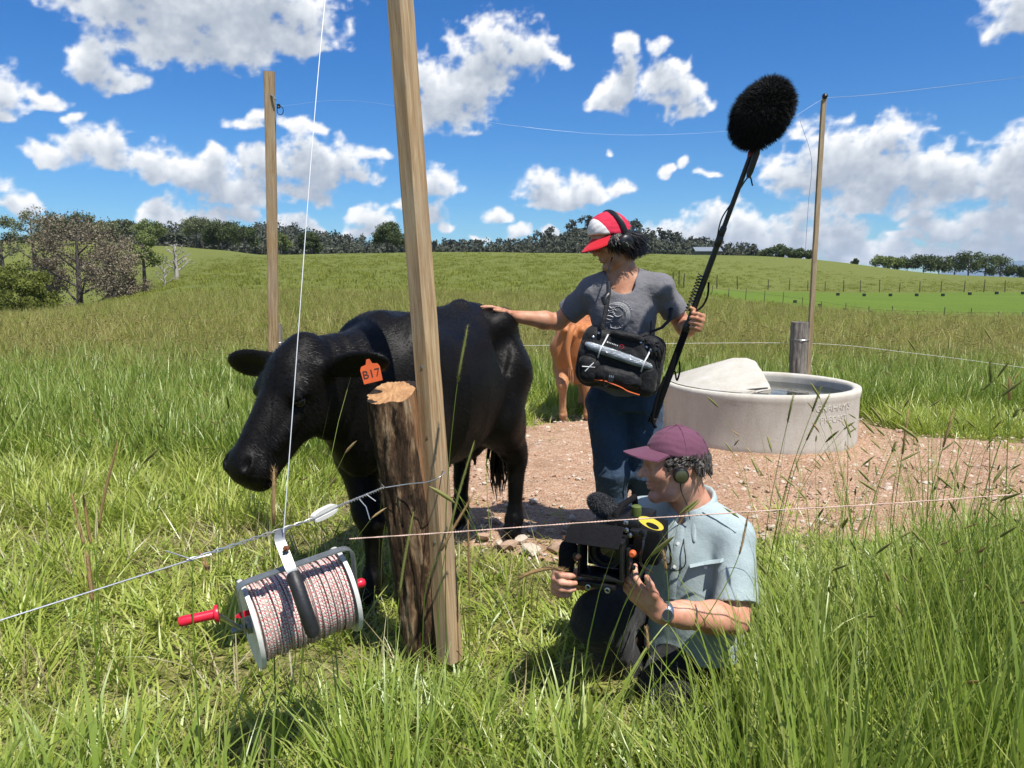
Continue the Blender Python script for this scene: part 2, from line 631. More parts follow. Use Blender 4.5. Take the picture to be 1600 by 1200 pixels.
# gravel yard round the trough: boundary polygon on the ground
YARD = np.array([(-0.62, 3.75), (-0.15, 3.42), (0.35, 3.3), (0.8, 3.45), (1.5, 3.6), (2.3, 3.62), (3.0, 3.75), (3.8, 3.95), (4.9, 4.3), (6.2, 5.0), (6.4, 5.8),
                 (5.3, 6.15), (4.4, 6.25), (3.7, 6.5), (3.5, 7.4), (2.6, 8.15), (1.6, 7.9), (1.1, 7.35), (0.5, 7.25), (0.0, 7.0), (-0.5, 6.2), (-1.0, 5.3), (-1.25, 4.7), (-1.05, 4.1)])


def poly_dist(x, y, poly):
    """signed distance, negative inside"""
    x = np.asarray(x, float)
    y = np.asarray(y, float)
    d = np.full(x.shape, 1e9)
    inside = np.zeros(x.shape, bool)
    n = len(poly)
    for i in range(n):
        ax, ay = poly[i]
        bx, by = poly[(i + 1) % n]
        ex, ey = bx - ax, by - ay
        t = np.clip(((x - ax) * ex + (y - ay) * ey) / (ex * ex + ey * ey), 0, 1)
        d = np.minimum(d, np.hypot(x - ax - t * ex, y - ay - t * ey))
        c = ((ay > y) != (by > y)) & (x < (bx - ax) * (y - ay) / (by - ay + 1e-12) + ax)
        inside ^= c
    return np.where(inside, -d, d)


def yard_d(x, y):
    return poly_dist(x, y, YARD) + 0.16 * wob(np.asarray(x) * 1.0, np.asarray(y) * 1.0, 2.6)


def build_ground():
    th = np.concatenate([np.linspace(-math.pi, -0.95, 30, endpoint=False), np.linspace(-0.95, 0.95, 190), np.linspace(0.95, math.pi, 31)[1:-1]])
    rr = np.concatenate([[0.02], np.exp(np.linspace(math.log(0.4), math.log(6300), 210))])
    T, R = np.meshgrid(th, rr)
    X, Y = R * np.sin(T), R * np.cos(T)
    Z = ground_z(X, Y)
    Z = np.where(R > 900, np.maximum(Z, -18) - (R - 900) * 0.002, Z)
    n, m = R.shape
    idx = np.arange(n * m).reshape(n, m)
    nx = np.roll(idx, -1, 1)
    F = np.stack([idx[:-1], nx[:-1], nx[1:], idx[1:]], -1).reshape(-1, 4)
    F = F[:, ::-1]
    me = mesh_np('ground', np.stack([X, Y, Z], -1).reshape(-1, 3), F)
    m_, nt, b = new_mat('meadow_ground')
    geo = nd(nt, 'ShaderNodeNewGeometry')
    pos = geo.outputs['Position']
    # large patches, drifts of seed heads and fine sward
    n1 = noise(nt, pos, 0.035, 4, 0.6)
    n2 = noise(nt, pos, 0.45, 5, 0.62)
    n3 = noise(nt, pos, 7.0, 5, 0.65)
    mp = nd(nt, 'ShaderNodeMapping')
    mp.inputs['Scale'].default_value = (1.0, 0.22, 1.0)
    nt.links.new(pos, mp.inputs[0])
    n4 = noise(nt, mp.outputs[0], 1.6, 6, 0.7)
    base = ramp(nt, n1, [(0.3, (0.115, 0.145, 0.024)), (0.52, (0.140, 0.165, 0.032)), (0.72, (0.175, 0.178, 0.045))])
    c2 = mixcol(nt, math_node(nt, 'MULTIPLY', n2, 0.8, clamp=True), base, ramp(nt, n2, [(0.35, (0.085, 0.115, 0.020)), (0.65, (0.16, 0.175, 0.045))]))
    c3 = mixcol(nt, 0.45, c2, ramp(nt, n4, [(0.36, (0.085, 0.110, 0.020)), (0.62, (0.175, 0.18, 0.055))]))
    c4 = mixcol(nt, 0.35, c3, ramp(nt, n3, [(0.3, (0.07, 0.095, 0.017)), (0.7, (0.18, 0.19, 0.06))]))
    # close by the soil and thatch show between blades
    dist = nd(nt, 'ShaderNodeVectorMath', operation='LENGTH')
    nt.links.new(pos, dist.inputs[0])
    near = nd(nt, 'ShaderNodeMapRange', inp={'From Min': 7.0, 'From Max': 22.0, 'To Min': 1.0, 'To Max': 0.0})
    nt.links.new(dist.outputs['Value'], near.inputs[0])
    n5 = noise(nt, pos, 26.0, 6, 0.7)
    thatch = ramp(nt, n5, [(0.3, (0.06, 0.065, 0.018)), (0.5, (0.17, 0.17, 0.055)), (0.66, (0.34, 0.29, 0.13)), (0.8, (0.22, 0.15, 0.09))])
    col = mixcol(nt, near.outputs[0], c4, thatch)
    nt.links.new(col, b.inputs['Base Color'])
    b.inputs['Roughness'].default_value = 0.95
    b.inputs['Specular IOR Level'].default_value = 0.1
    bn = bump(nt, b, math_node(nt, 'ADD', math_node(nt, 'MULTIPLY', n4, 0.6), math_node(nt, 'MULTIPLY', n3, 0.4)), 0.8, 0.35)
    o = link('ground', me, m_)
    tag(o, kind='structure')
    return o


ground = build_ground()


def sheet(name, mask_fn, x0, x1, y0, y1, step, lift, mat):
    """a sheet of ground lying just above the terrain, kept where mask_fn < 0"""
    xs = np.arange(x0, x1, step)
    ys = np.arange(y0, y1, step)
    X, Y = np.meshgrid(xs, ys)
    D = mask_fn(X, Y)
    Z = ground_z(X, Y) + lift - np.clip((D / step + 6) / 6, 0, 1) * (lift + 0.02)
    keep = D < step
    n, m = X.shape
    idx = np.arange(n * m).reshape(n, m)
    F = np.stack([idx[:-1, :-1], idx[:-1, 1:], idx[1:, 1:], idx[1:, :-1]], -1).reshape(-1, 4)
    k = keep.reshape(-1)
    F = F[k[F].all(1)]
    used = np.unique(F)
    rm = np.full(n * m, -1)
    rm[used] = np.arange(len(used))
    return tag(link(name, mesh_np(name, np.stack([X, Y, Z], -1).reshape(-1, 3)[used], rm[F]), mat), kind='structure')


def mat_gravel():
    m, nt, b = new_mat('red_gravel')
    pos = nd(nt, 'ShaderNodeNewGeometry').outputs['Position']
    n1 = noise(nt, pos, 1.3, 5, 0.6)
    n2 = noise(nt, pos, 12, 6, 0.7)
    vo = nd(nt, 'ShaderNodeTexVoronoi', feature='F1', inp={'Scale': 55.0, 'Randomness': 1.0})
    nt.links.new(pos, vo.inputs['Vector'])
    vo2 = nd(nt, 'ShaderNodeTexVoronoi', feature='F1', inp={'Scale': 24.0})
    nt.links.new(pos, vo2.inputs['Vector'])
    soil = ramp(nt, n1, [(0.3, (0.30, 0.165, 0.088)), (0.5, (0.42, 0.255, 0.150)), (0.7, (0.50, 0.355, 0.235))])
    sep = nd(nt, 'ShaderNodeSeparateColor')
    nt.links.new(vo.outputs['Color'], sep.inputs[0])
    chip = ramp(nt, sep.outputs[0], [(0.0, (0.24, 0.12, 0.065)), (0.4, (0.42, 0.25, 0.16)), (0.8, (0.52, 0.37, 0.26)), (1.0, (0.62, 0.52, 0.42))])
    c = mixcol(nt, 0.55, soil, chip)
    c = mixcol(nt, 0.3, c, ramp(nt, n2, [(0.35, (0.20, 0.10, 0.055)), (0.7, (0.58, 0.42, 0.31))]))
    n6 = noise(nt, pos, 2.6, 5, 0.65)
    c = mixcol(nt, math_node(nt, 'MULTIPLY', ramp(nt, n6, [(0.50, (0, 0, 0)), (0.66, (1, 1, 1))]), 0.5), c, (0.235, 0.135, 0.08))   # damp, dung-stained patches
    nt.links.new(c, b.inputs['Base Color'])
    b.inputs['Roughness'].default_value = 0.95
    b.inputs['Specular IOR Level'].default_value = 0.15
    h = math_node(nt, 'ADD', math_node(nt, 'MULTIPLY', vo.outputs['Distance'], -0.9), math_node(nt, 'MULTIPLY', n2, 0.8))
    h = math_node(nt, 'ADD', h, math_node(nt, 'MULTIPLY', vo2.outputs['Distance'], -0.5))
    bump(nt, b, h, 0.9, 0.02)
    return m


M_GRAVEL = mat_gravel()
yard = sheet('gravel_yard', yard_d, -2.0, 7.0, 2.9, 8.8, 0.05, 0.03, M_GRAVEL)
# uneven surface of the yard
_co = np.zeros(len(yard.data.vertices) * 3, np.float32)
yard.data.vertices.foreach_get('co', _co)
_co = _co.reshape(-1, 3)
_co[:, 2] += 0.013 * wob(_co[:, 0], _co[:, 1], 5.0) + 0.009 * wob(_co[:, 1] + 3, _co[:, 0], 13.0)
yard.data.vertices.foreach_set('co', _co.ravel())
yard.data.update()

# irrigated paddock: bright green sward between the two fences
_up = [(1085, 451), (1112, 452), (1201, 454), (1325, 457), (1462, 457), (1600, 456), (1800, 456)]
_lo = [(1900, 512), (1600, 508), (1462, 506), (1394, 503), (1325, 494), (1284, 486), (1222, 475), (1136, 464), (1085, 457)]


def ray_ground(px, py, y0=9.0, y1=600.0):
    """where the line of sight through a photo pixel first meets the land"""
    ys = np.exp(np.linspace(math.log(y0), math.log(y1), 1500))
    u, v = (px - 800) / FPX, (py - 600) / FPX
    t = ys / (CP - v * SP)
    g = ground_z(u * t, ys)
    s = CZ + (-SP - v * CP) * t - g
    k = np.where(s <= 0)[0]
    i = k[0] if len(k) else int(np.argmin(s))
    return Vector((u * t[i], ys[i], g[i]))


PADDOCK = np.array([(p.x, p.y) for p in [ray_ground(*q) for q in _up] + [ray_ground(*q) for q in _lo]])


def mat_paddock():
    m, nt, b = new_mat('lush_pasture')
    pos = nd(nt, 'ShaderNodeNewGeometry').outputs['Position']
    n1 = noise(nt, pos, 0.12, 4, 0.6)
    n2 = noise(nt, pos, 3.0, 6, 0.7)
    c = mixcol(nt, 0.4, ramp(nt, n1, [(0.3, (0.080, 0.135, 0.008)), (0.7, (0.125, 0.180, 0.018))]), ramp(nt, n2, [(0.3, (0.05, 0.09, 0.008)), (0.7, (0.13, 0.18, 0.035))]))
    nt.links.new(c, b.inputs['Base Color'])
    b.inputs['Roughness'].default_value = 0.9
    b.inputs['Specular IOR Level'].default_value = 0.15
    bump(nt, b, n2, 0.6, 0.15)
    return m


_px0, _py0 = PADDOCK.min(0)
_px1, _py1 = PADDOCK.max(0)
paddock = sheet('paddock', lambda x, y: poly_dist(x, y, PADDOCK), _px0 - 1, _px1 + 1, _py0 - 1, _py1 + 1, 0.8, 0.10, mat_paddock())
# ------------------------------------------------------------------ bodies as one continuous blended surface
class Body:
    """smoothly blended solids sampled on a grid and skinned as one surface"""

    def __init__(self):
        self.p = []

    def cone(self, a, b, ra, rb, k=0.03, op='u', sq=None):
        """tapered round limb from a to b; sq = (axis, factor) squashes its section along an axis"""
        a, b = np.array(a, float), np.array(b, float)
        m = max(ra, rb) + k + 0.02
        if sq is None:
            def f(P):
                ba = b - a
                t = np.clip(((P - a) @ ba) / max(ba @ ba, 1e-9), 0, 1)
                return np.linalg.norm(P - a - t[..., None] * ba, axis=-1) - (ra + (rb - ra) * t)
        else:
            ax = np.array(sq[0], float)
            ax = ax / np.linalg.norm(ax)
            s = sq[1]

            def f(P):
                Q = P - a
                Q = Q + (Q @ ax)[..., None] * ax * (1 / s - 1)
                ba = b - a
                ba = ba + (ba @ ax) * ax * (1 / s - 1)
                t = np.clip((Q @ ba) / max(ba @ ba, 1e-9), 0, 1)
                return (np.linalg.norm(Q - t[..., None] * ba, axis=-1) - (ra + (rb - ra) * t)) * (0.5 + 0.5 * min(s, 1 / s))
            m = m * max(1.0, s)
        self.p.append((f, np.minimum(a, b) - m, np.maximum(a, b) + m, k, op))
        return self

    def cyl(self, a, b, ra, rb, k=0.012, op='u', sq=None):
        """flat-ended tapered tube (sleeves, legs, cuffs)"""
        a, b = np.array(a, float), np.array(b, float)
        L = np.linalg.norm(b - a)
        n = (b - a) / L
        ax, s = (None, 1.0) if sq is None else (np.array(sq[0], float) / np.linalg.norm(sq[0]), sq[1])

        def f(P):
            Q = P - a
            z = Q @ n
            q = Q - z[..., None] * n
            if ax is not None:
                q = q + (q @ ax)[..., None] * ax * (1 / s - 1)
            r = np.linalg.norm(q, axis=-1) - (ra + (rb - ra) * np.clip(z / L, 0, 1))
            e = np.maximum(-z, z - L)
            return np.minimum(np.maximum(r, e), 0) + np.hypot(np.maximum(r, 0), np.maximum(e, 0))
        m = max(ra, rb) * max(1, s) + k + 0.02
        self.p.append((f, np.minimum(a, b) - m, np.maximum(a, b) + m, k, op))
        return self

    def chain(self, pts, rs, k=0.03, op='u', sq=None):
        for i in range(len(pts) - 1):
            self.cone(pts[i], pts[i + 1], rs[i], rs[i + 1], k, op, sq)
        return self

    def ell(self, c, r, k=0.03, op='u', R=None):
        c, r = np.array(c, float), np.array(r, float)
        R = np.eye(3) if R is None else np.array(R, float)      # columns are the ellipsoid's axes

        def f(P):
            q = (P - c) @ R
            k0 = np.linalg.norm(q / r, axis=-1)
            k1 = np.linalg.norm(q / (r * r), axis=-1)
            return k0 * (k0 - 1) / np.maximum(k1, 1e-6)
        e = np.abs(R) @ r + k + 0.02
        self.p.append((f, c - e, c + e, k, op))
        return self

    def loft(self, st, k=0.03, op='u', ex=2.3):
        """trunk along local x: stations (x, top, bottom, half width)"""
        st = np.array(st, float)
        x0, x1 = st[0, 0], st[-1, 0]

        def f(P):
            x = np.clip(P[..., 0], x0, x1)
            top, bot, w = (np.interp(x, st[:, 0], st[:, i]) for i in (1, 2, 3))
            c, h = (top + bot) / 2, (top - bot) / 2
            q = (np.abs(P[..., 1] / w) ** ex + np.abs((P[..., 2] - c) / h) ** ex) ** (1 / ex)
            d = (q - 1) * np.minimum(w, h)
            return np.sqrt(np.maximum(d, 0) ** 2 + (P[..., 0] - x) ** 2) + np.minimum(d, 0)
        w = st[:, 3].max() + k
        self.p.append((f, np.array([x0 - k - .02, -w, st[:, 2].min() - k]), np.array([x1 + k + .02, w, st[:, 1].max() + k]), k, op))
        return self

    def cut_plane(self, pt, n, soft=0.006):
        """removes everything on the side the normal points to"""
        pt, n = np.array(pt, float), np.array(n, float)
        n = n / np.linalg.norm(n)
        self.p.append((lambda P: -((P - pt) @ n), None, None, soft, 's'))
        return self

    def warp(self, fn):
        """adds fn(P) to the distance everywhere (folds, lumps)"""
        self.p.append((fn, None, None, 0, 'w'))
        return self

    def mesh(self, name, vox, xf=None, pad=0.02):
        lo = np.min([p[1] for p in self.p if p[1] is not None and p[4] == 'u'], 0) - pad
        hi = np.max([p[2] for p in self.p if p[2] is not None and p[4] == 'u'], 0) + pad
        n = np.ceil((hi - lo) / vox).astype(int) + 2
        F = np.full(n, 0.25, np.float32)
        ax = [lo[i] + vox * np.arange(n[i]) for i in range(3)]
        for f, a, b, k, op in self.p:
            if op == 'w' or a is None:
                msk = np.abs(F) < 0.06 if op == 'w' else F < 0.1
                ii = np.argwhere(msk)
                P = lo + ii * vox
                d = f(P)
                g = F[msk]
                if op == 'w':
                    F[msk] = g + d
                else:
                    h = np.clip(0.5 - 0.5 * (-d - g) / -k if False else 0.5 + 0.5 * (-d - g) / k, 0, 1)
                    F[msk] = g * (1 - h) + (-d) * h + k * h * (1 - h)
                continue
            i0 = np.clip(((a - lo) / vox).astype(int), 0, n)
            i1 = np.clip(((b - lo) / vox).astype(int) + 2, 0, n)
            if (i1 <= i0).any():
                continue
            G = np.stack(np.meshgrid(ax[0][i0[0]:i1[0]], ax[1][i0[1]:i1[1]], ax[2][i0[2]:i1[2]], indexing='ij'), -1)
            d = f(G)
            sl = np.s_[i0[0]:i1[0], i0[1]:i1[1], i0[2]:i1[2]]
            g = F[sl]
            k = max(k, 1e-4)
            if op == 'u':
                h = np.clip(0.5 + 0.5 * (g - d) / k, 0, 1)
                F[sl] = g * (1 - h) + d * h - k * h * (1 - h)
            else:
                h = np.clip(0.5 + 0.5 * (-d - g) / k, 0, 1)
                F[sl] = g * (1 - h) + (-d) * h + k * h * (1 - h)
        V, Q = surface_nets(F)
        V = lo + V * vox
        if xf is not None:
            M = np.array(xf)
            V = V @ M[:3, :3].T + M[:3, 3]
            if np.linalg.det(M[:3, :3]) < 0:
                Q = Q[:, ::-1]
        return mesh_np(name, V, Q)


def surface_nets(F):
    n = F.shape
    ins = F < 0
    c = np.zeros((n[0] - 1, n[1] - 1, n[2] - 1), np.uint8)
    corners = [(i, j, k) for i in (0, 1) for j in (0, 1) for k in (0, 1)]
    for i, j, k in corners:
        c += ins[i:n[0] - 1 + i, j:n[1] - 1 + j, k:n[2] - 1 + k]
    act = (c > 0) & (c < 8)
    I = np.argwhere(act)
    vid = np.full(c.shape, -1, np.int32)
    vid[act] = np.arange(len(I))
    vals = np.stack([F[I[:, 0] + i, I[:, 1] + j, I[:, 2] + k] for i, j, k in corners], 1)
    S = np.zeros((len(I), 3))
    N = np.zeros(len(I))
    ca = np.array(corners, float)
    for a in range(8):
        for b in range(a + 1, 8):
            if np.abs(ca[a] - ca[b]).sum() != 1:
                continue
            va, vb = vals[:, a], vals[:, b]
            m = (va < 0) != (vb < 0)
            t = np.where(m, va / np.where(m, va - vb, 1), 0)
            S += np.where(m[:, None], ca[a] + t[:, None] * (ca[b] - ca[a]), 0)
            N += m
    V = I + S / np.maximum(N, 1)[:, None]
    quads = []
    for ax in range(3):
        o1, o2 = [(1, 2), (2, 0), (0, 1)][ax]
        A = np.moveaxis(ins, (ax, o1, o2), (0, 1, 2))
        W = np.moveaxis(vid, (ax, o1, o2), (0, 1, 2))
        e = A[:-1, 1:-1, 1:-1] != A[1:, 1:-1, 1:-1]
        J = np.argwhere(e)
        i, j, k = J[:, 0], J[:, 1], J[:, 2]
        q = np.stack([W[i, j, k], W[i, j + 1, k], W[i, j + 1, k + 1], W[i, j, k + 1]], 1)
        flip = ~A[i, j + 1, k + 1]
        q[flip] = q[flip][:, ::-1]
        quads.append(q)
    Q = np.concatenate(quads)
    return V, Q[(Q >= 0).all(1)]


def basis(fwd, up):
    """rows: forward, left, up"""
    f = Vector(fwd).normalized()
    l = Vector(up).cross(f).normalized()
    return f, l, f.cross(l)


def place(fwd, up, loc):
    """4x4 from local (x forward, y left, z up) to the place"""
    f, l, u = basis(fwd, up)
    M = Matrix((f, l, u)).transposed().to_4x4()
    M.translation = Vector(loc)
    return M


_FW = [(np.random.default_rng(5 + i).normal(size=3), i * 1.7) for i in range(10)]


def folds(P, amp, sx, sy, sz):
    r = 0
    Q = P * np.array([sx, sy, sz])
    w = np.sin(Q[..., 0] * 1.3 + Q[..., 1] * 0.9 + 0.7) * 0.9
    for i, (k, p) in enumerate(_FW):
        r = r + np.sin(Q @ k + w * (1 + 0.2 * i) + p) / (1 + 0.3 * i)
    return amp * r * 0.3
# ------------------------------------------------------------------ far land, trees, fences
def mat_leaf(name, c0, c1, c2, trans=.25):
    m = bpy.data.materials.new(name)
    m.use_nodes = True
    nt = m.node_tree
    nt.nodes.clear()
    out = nd(nt, 'ShaderNodeOutputMaterial')
    at_ = nd(nt, 'ShaderNodeAttribute', attribute_name='tone')
    c = ramp(nt, at_.outputs['Fac'], [(0.0, c0), (.5, c1), (1.0, c2)])
    d = nd(nt, 'ShaderNodeBsdfDiffuse')
    t = nd(nt, 'ShaderNodeBsdfTranslucent')
    nt.links.new(c, d.inputs[0])
    nt.links.new(c, t.inputs[0])
    mx = nd(nt, 'ShaderNodeMixShader', inp={0: trans})
    nt.links.new(d.outputs[0], mx.inputs[1])
    nt.links.new(t.outputs[0], mx.inputs[2])
    nt.links.new(mx.outputs[0], out.inputs[0])
    return m


M_BARKT = simple('grey_bark', (.085, .070, .058), .9, var=.4, scale=6, bmp=.5, bdist=.05, stretch=(1, 1, .2))
M_PALEBARK = simple('bleached_wood', (.34, .31, .27), .85, var=.25, scale=8, bmp=.3, bdist=.03, stretch=(1, 1, .2))
M_GUM = mat_leaf('gum_leaves', (0.085, 0.094, 0.051), (0.155, 0.172, 0.093), (0.253, 0.281, 0.151))
M_DARKGUM = mat_leaf('dark_leaves', (0.042, 0.052, 0.024), (0.091, 0.114, 0.052), (0.150, 0.188, 0.086))
M_BROWN = mat_leaf('brown_twigs', (0.109, 0.092, 0.065), (0.203, 0.168, 0.119), (0.340, 0.285, 0.203), .15)
M_OLIVE = mat_leaf('olive_leaves', (0.083, 0.107, 0.038), (0.165, 0.202, 0.072), (0.283, 0.320, 0.118))
M_LIME = mat_leaf('lime_leaves', (0.086, 0.099, 0.025), (0.168, 0.192, 0.048), (0.237, 0.271, 0.068), .35)
M_FOREST = mat_leaf('forest_leaves', (0.049, 0.053, 0.038), (0.082, 0.089, 0.064), (0.126, 0.137, 0.098), .1)


def leaf_cloud(centres, radii, per, size, rg, flat=.75, elong=1.0):
    """many small leaf faces spread through clumps: returns verts, tris, tone"""
    V, T = [], []
    for c, r in zip(centres, radii):
        n = max(3, int(per * r * r))
        d = rg.normal(size=(n, 3))
        d /= np.linalg.norm(d, axis=1)[:, None]
        d *= (rg.random((n, 1)) ** .45) * r
        d[:, 2] *= flat
        p = np.array(c) + d
        a = rg.normal(size=(n, 3))
        a /= np.linalg.norm(a, axis=1)[:, None]
        b = np.cross(a, rg.normal(size=(n, 3)))
        b /= np.linalg.norm(b, axis=1)[:, None]
        s = size * rg.uniform(.6, 1.4, (n, 1))
        V.append(np.stack([p - a * s * elong, p + b * s * .6, p + a * s * elong, p - b * s * .6], 1).reshape(-1, 3))
        T.append(np.repeat(rg.random(n) * .6 + rg.random() * .4, 4))
    V = np.concatenate(V)
    F = np.arange(len(V)).reshape(-1, 4)
    return V, F, np.concatenate(T)


def leaf_object(name, V, F, T, mat, parent):
    me = mesh_np(name, V, F)
    at_ = me.attributes.new('tone', 'FLOAT', 'POINT')
    at_.data.foreach_set('value', T.astype(np.float32))
    return link(name, me, mat, parent, smooth=False)


def skeleton(base, h, spread, rg, forks=6, up=.35, levels=2, r0=.03):
    """tapered trunk with limbs: returns tube list and tip points"""
    base = np.array(base, float)
    tubes, tips = [], []
    bend = rg.normal(size=2) * h * .03
    tr = [base + np.array([bend[0] * q, bend[1] * q, h * q * .85]) for q in np.linspace(-.03, 1, 7)]
    tubes.append((tr, [h * r0 * lerp(1.15, .28, q) for q in np.linspace(0, 1, 7)]))
    tips.append(tr[-1] + np.array([0, 0, h * .08]))
    for k in range(forks):
        q = lerp(up, .92, (k + rg.random() * .7) / forks)
        i = min(5, int(q * 6))
        p0 = tr[i] + (tr[i + 1] - tr[i]) * (q * 6 - i)
        a = k * 2.4 + rg.random()
        L = spread * (1.1 - .55 * q) * rg.uniform(.75, 1.15)
        d = np.array([math.cos(a), math.sin(a), rg.uniform(.35, .8)])
        p1 = p0 + d * L * .45
        p2 = p0 + d * L * np.array([1, 1, .9]) * .8 + np.array([0, 0, L * .12])
        r = h * r0 * (.50 - .28 * q)
        tubes.append(([p0, p1, p2], [r, r * .7, r * .35]))
        tips += [p2, lerp(p1, p2, .45)]
        if levels > 1:
            for j in range(3):
                b = a + rg.uniform(-1.1, 1.1)
                dd = np.array([math.cos(b), math.sin(b), rg.uniform(-.1, .8)]) * L * rg.uniform(.25, .45)
                s = lerp(p1, p2, rg.random())
                tubes.append(([s, s + dd * .6, s + dd], [r * .38, r * .25, r * .10]))
                tips.append(s + dd)
    return tubes, tips


def make_tree(name, label, px, y, top, width, mat, seed, group=None, bark=None, per=55, size=.16, forks=7, up=.35, clump=.30, crown=True, flat=.75, levels=2, cat='tree', twig=0, sink=.0, hmin=0, thick=.03):
    rg = np.random.default_rng(seed)
    x = (px - 800) / FPX * CP * y
    z = gz(x, y) - sink
    h = max(hmin, CZ + y * tan_el(top) - z)
    sp = width / FPX * y * .5
    root = empty(name, (x, y, z), label, cat, group)
    tubes, tips = skeleton((x, y, z), h, sp, rg, forks, up, levels, thick)
    mb = MB()
    for p, r in tubes:
        mb.tube([Vector(q) for q in p], r, 6)
    if twig:
        for i in range(twig):
            t = tips[rg.integers(len(tips))]
            d = rg.normal(size=3)
            d[2] = abs(d[2]) * .5
            d *= sp * rg.uniform(.12, .32) / np.linalg.norm(d)
            mb.tube([Vector(t), Vector(t + d * .5 + rg.normal(size=3) * sp * .02), Vector(t + d)], [h * .0035 * thick / .03, h * .0025 * thick / .03, h * .0012], 3, cap=False)
    mb.build('trunk', bark or M_BARKT, root)
    if crown:
        rad = [sp * clump * rg.uniform(.75, 1.3) for _ in tips]
        V, F, T = leaf_cloud(tips, rad, per / max(.05, (sp * clump) ** 2) * 1.0, size, rg, flat)
        leaf_object('crown', V, F, T, mat, root)
    return root


# --- trees in the gully at the left
make_tree('bare_brown_tree', 'large brown twiggy tree in the gully at the left', 122, 72, 334, 150, M_BROWN, 3, per=130, size=.10, forks=13, up=.12, clump=.30, twig=240, bark=M_BARKT, flat=.9)
make_tree('bare_brown_tree', 'smaller brown twiggy tree left of the large brown one', 78, 84, 372, 70, M_BROWN, 5, per=120, size=.10, forks=9, up=.2, clump=.32, twig=120)
make_tree('bare_brown_tree', 'brown twiggy tree right of the large brown one', 180, 86, 360, 80, M_BROWN, 15, per=120, size=.10, forks=9, up=.18, clump=.30, twig=140)
make_tree('bush', 'bright yellow-green bush at the lower left edge of the gully', 26, 64, 412, 84, M_LIME, 6, per=190, size=.11, forks=10, up=.08, clump=.36, cat='bush')
make_tree('bush', 'small yellow-green bush at the foot of the bright one', 72, 70, 447, 44, M_LIME, 26, per=150, size=.11, forks=6, up=.08, clump=.40, cat='bush')
make_tree('gum_tree', 'slim olive gum tree with a clear trunk beside the dead white tree', 226, 96, 354, 58, M_OLIVE, 7, per=100, size=.13, forks=7, up=.45, clump=.34)
make_tree('gum_tree', 'olive gum tree between the brown trees and the slim gum', 172, 100, 350, 54, M_OLIVE, 8, per=90, size=.13, forks=7, up=.3, clump=.36)
make_tree('dead_tree', 'bleached dead tree with bare white branches', 277, 98, 372, 46, M_BROWN, 9, bark=M_PALEBARK, crown=False, forks=13, up=.22, twig=160, thick=.055)
make_tree('dead_tree', 'small bleached dead shrub left of the dead white tree', 258, 96, 408, 32, M_BROWN, 10, bark=M_PALEBARK, crown=False, forks=11, up=.12, twig=120, thick=.05)
make_tree('shrub', 'low grey-brown shrub on the ridge under the olive gum', 195, 88, 428, 40, M_BROWN, 12, per=120, size=.1, forks=6, up=.1, clump=.4, cat='bush')
# --- along the opposite hill and the skyline
_sky = [(8, 150, 306, 58, M_GUM, 'tall grey-green gum tree cut by the left edge of the picture'), (58, 176, 326, 62, M_GUM, 'round-headed gum tree second from the left edge'),
        (100, 230, 338, 50, M_DARKGUM, 'dark gum on the skyline directly above the large brown tree'), (132, 236, 336, 46, M_DARKGUM, 'dark gum on the skyline above the right half of the brown tree'),
        (166, 226, 346, 40, M_GUM, 'gum on the skyline above the slim olive gums'), (196, 240, 343, 34, M_GUM, 'small gum on the skyline right of the brown trees'), (236, 232, 346, 46, M_OLIVE, 'olive gum on the skyline above the dead white tree'),
        (311, 228, 340, 46, M_GUM, 'flat-topped spreading gum on the skyline above the green slope'), (346, 222, 350, 52, M_DARKGUM, 'dark rounded tree right of the flat-topped gum'), (384, 216, 352, 46, M_DARKGUM, 'dark tree just left of the pale pine post'),
        (440, 214, 364, 34, M_OLIVE, 'olive tree just right of the pale pine post'), (487, 186, 363, 30, M_DARKGUM, 'small round dark tree behind the thin steel line'), (607, 172, 347, 50, M_DARKGUM, 'lone broad dark green tree left of the leaning post')]
for _i, (_px, _y, _t, _w, _m, _l) in enumerate(_sky):
    dense = _px in (487, 607, 346)
    make_tree('gum_tree', _l, _px, _y, _t, _w, _m, 40 + _i, 'trees along the skyline', per=150 if dense else 85, size=.26 if _y > 200 else .2, forks=9 if dense else 7, up=.15 if dense else .34, clump=.40 if dense else .36)
_right = [(1196, 390, 16), (1210, 386, 20), (1226, 390, 18), (1242, 391, 18), (1258, 393, 16)]
for _i, (_px, _t, _w) in enumerate(_right):
    make_tree('gum_tree', ['leftmost', 'second', 'middle', 'fourth', 'last'][_i] + ' dark tree of the small clump on the ridge left of the pole', _px, 236, _t, _w * 1.5, M_DARKGUM, 70 + _i, 'tree clump left of the pole', per=80, size=.3, forks=6, up=.2, clump=.42, levels=1)
make_tree('gum_tree', 'tiny solitary tree on the ridge right of the pole', 1335, 236, 405, 14, M_DARKGUM, 78, per=60, size=.25, forks=5, up=.3, clump=.4, levels=1)
_rr = [(1378, 405, 26, M_OLIVE, 'pale olive tree at the near end of the right grove'), (1396, 406, 22, M_OLIVE, 'second pale olive tree of the right grove'), (1416, 407, 28, M_DARKGUM, 'third tree of the right grove'), (1442, 402, 30, M_DARKGUM, 'fourth tree of the right grove'),
       (1466, 406, 30, M_DARKGUM, 'fifth tree of the right grove'), (1490, 404, 30, M_DARKGUM, 'sixth tree of the right grove'), (1512, 396, 32, M_DARKGUM, 'tallest dark tree of the right grove'), (1538, 402, 34, M_DARKGUM, 'rounded tree beside the tallest of the right grove'),
       (1562, 401, 32, M_DARKGUM, 'ninth tree of the right grove'), (1584, 420, 24, M_DARKGUM, 'low tree at the far end of the right grove'), (1606, 422, 26, M_DARKGUM, 'tree of the right grove cut by the edge of the picture')]
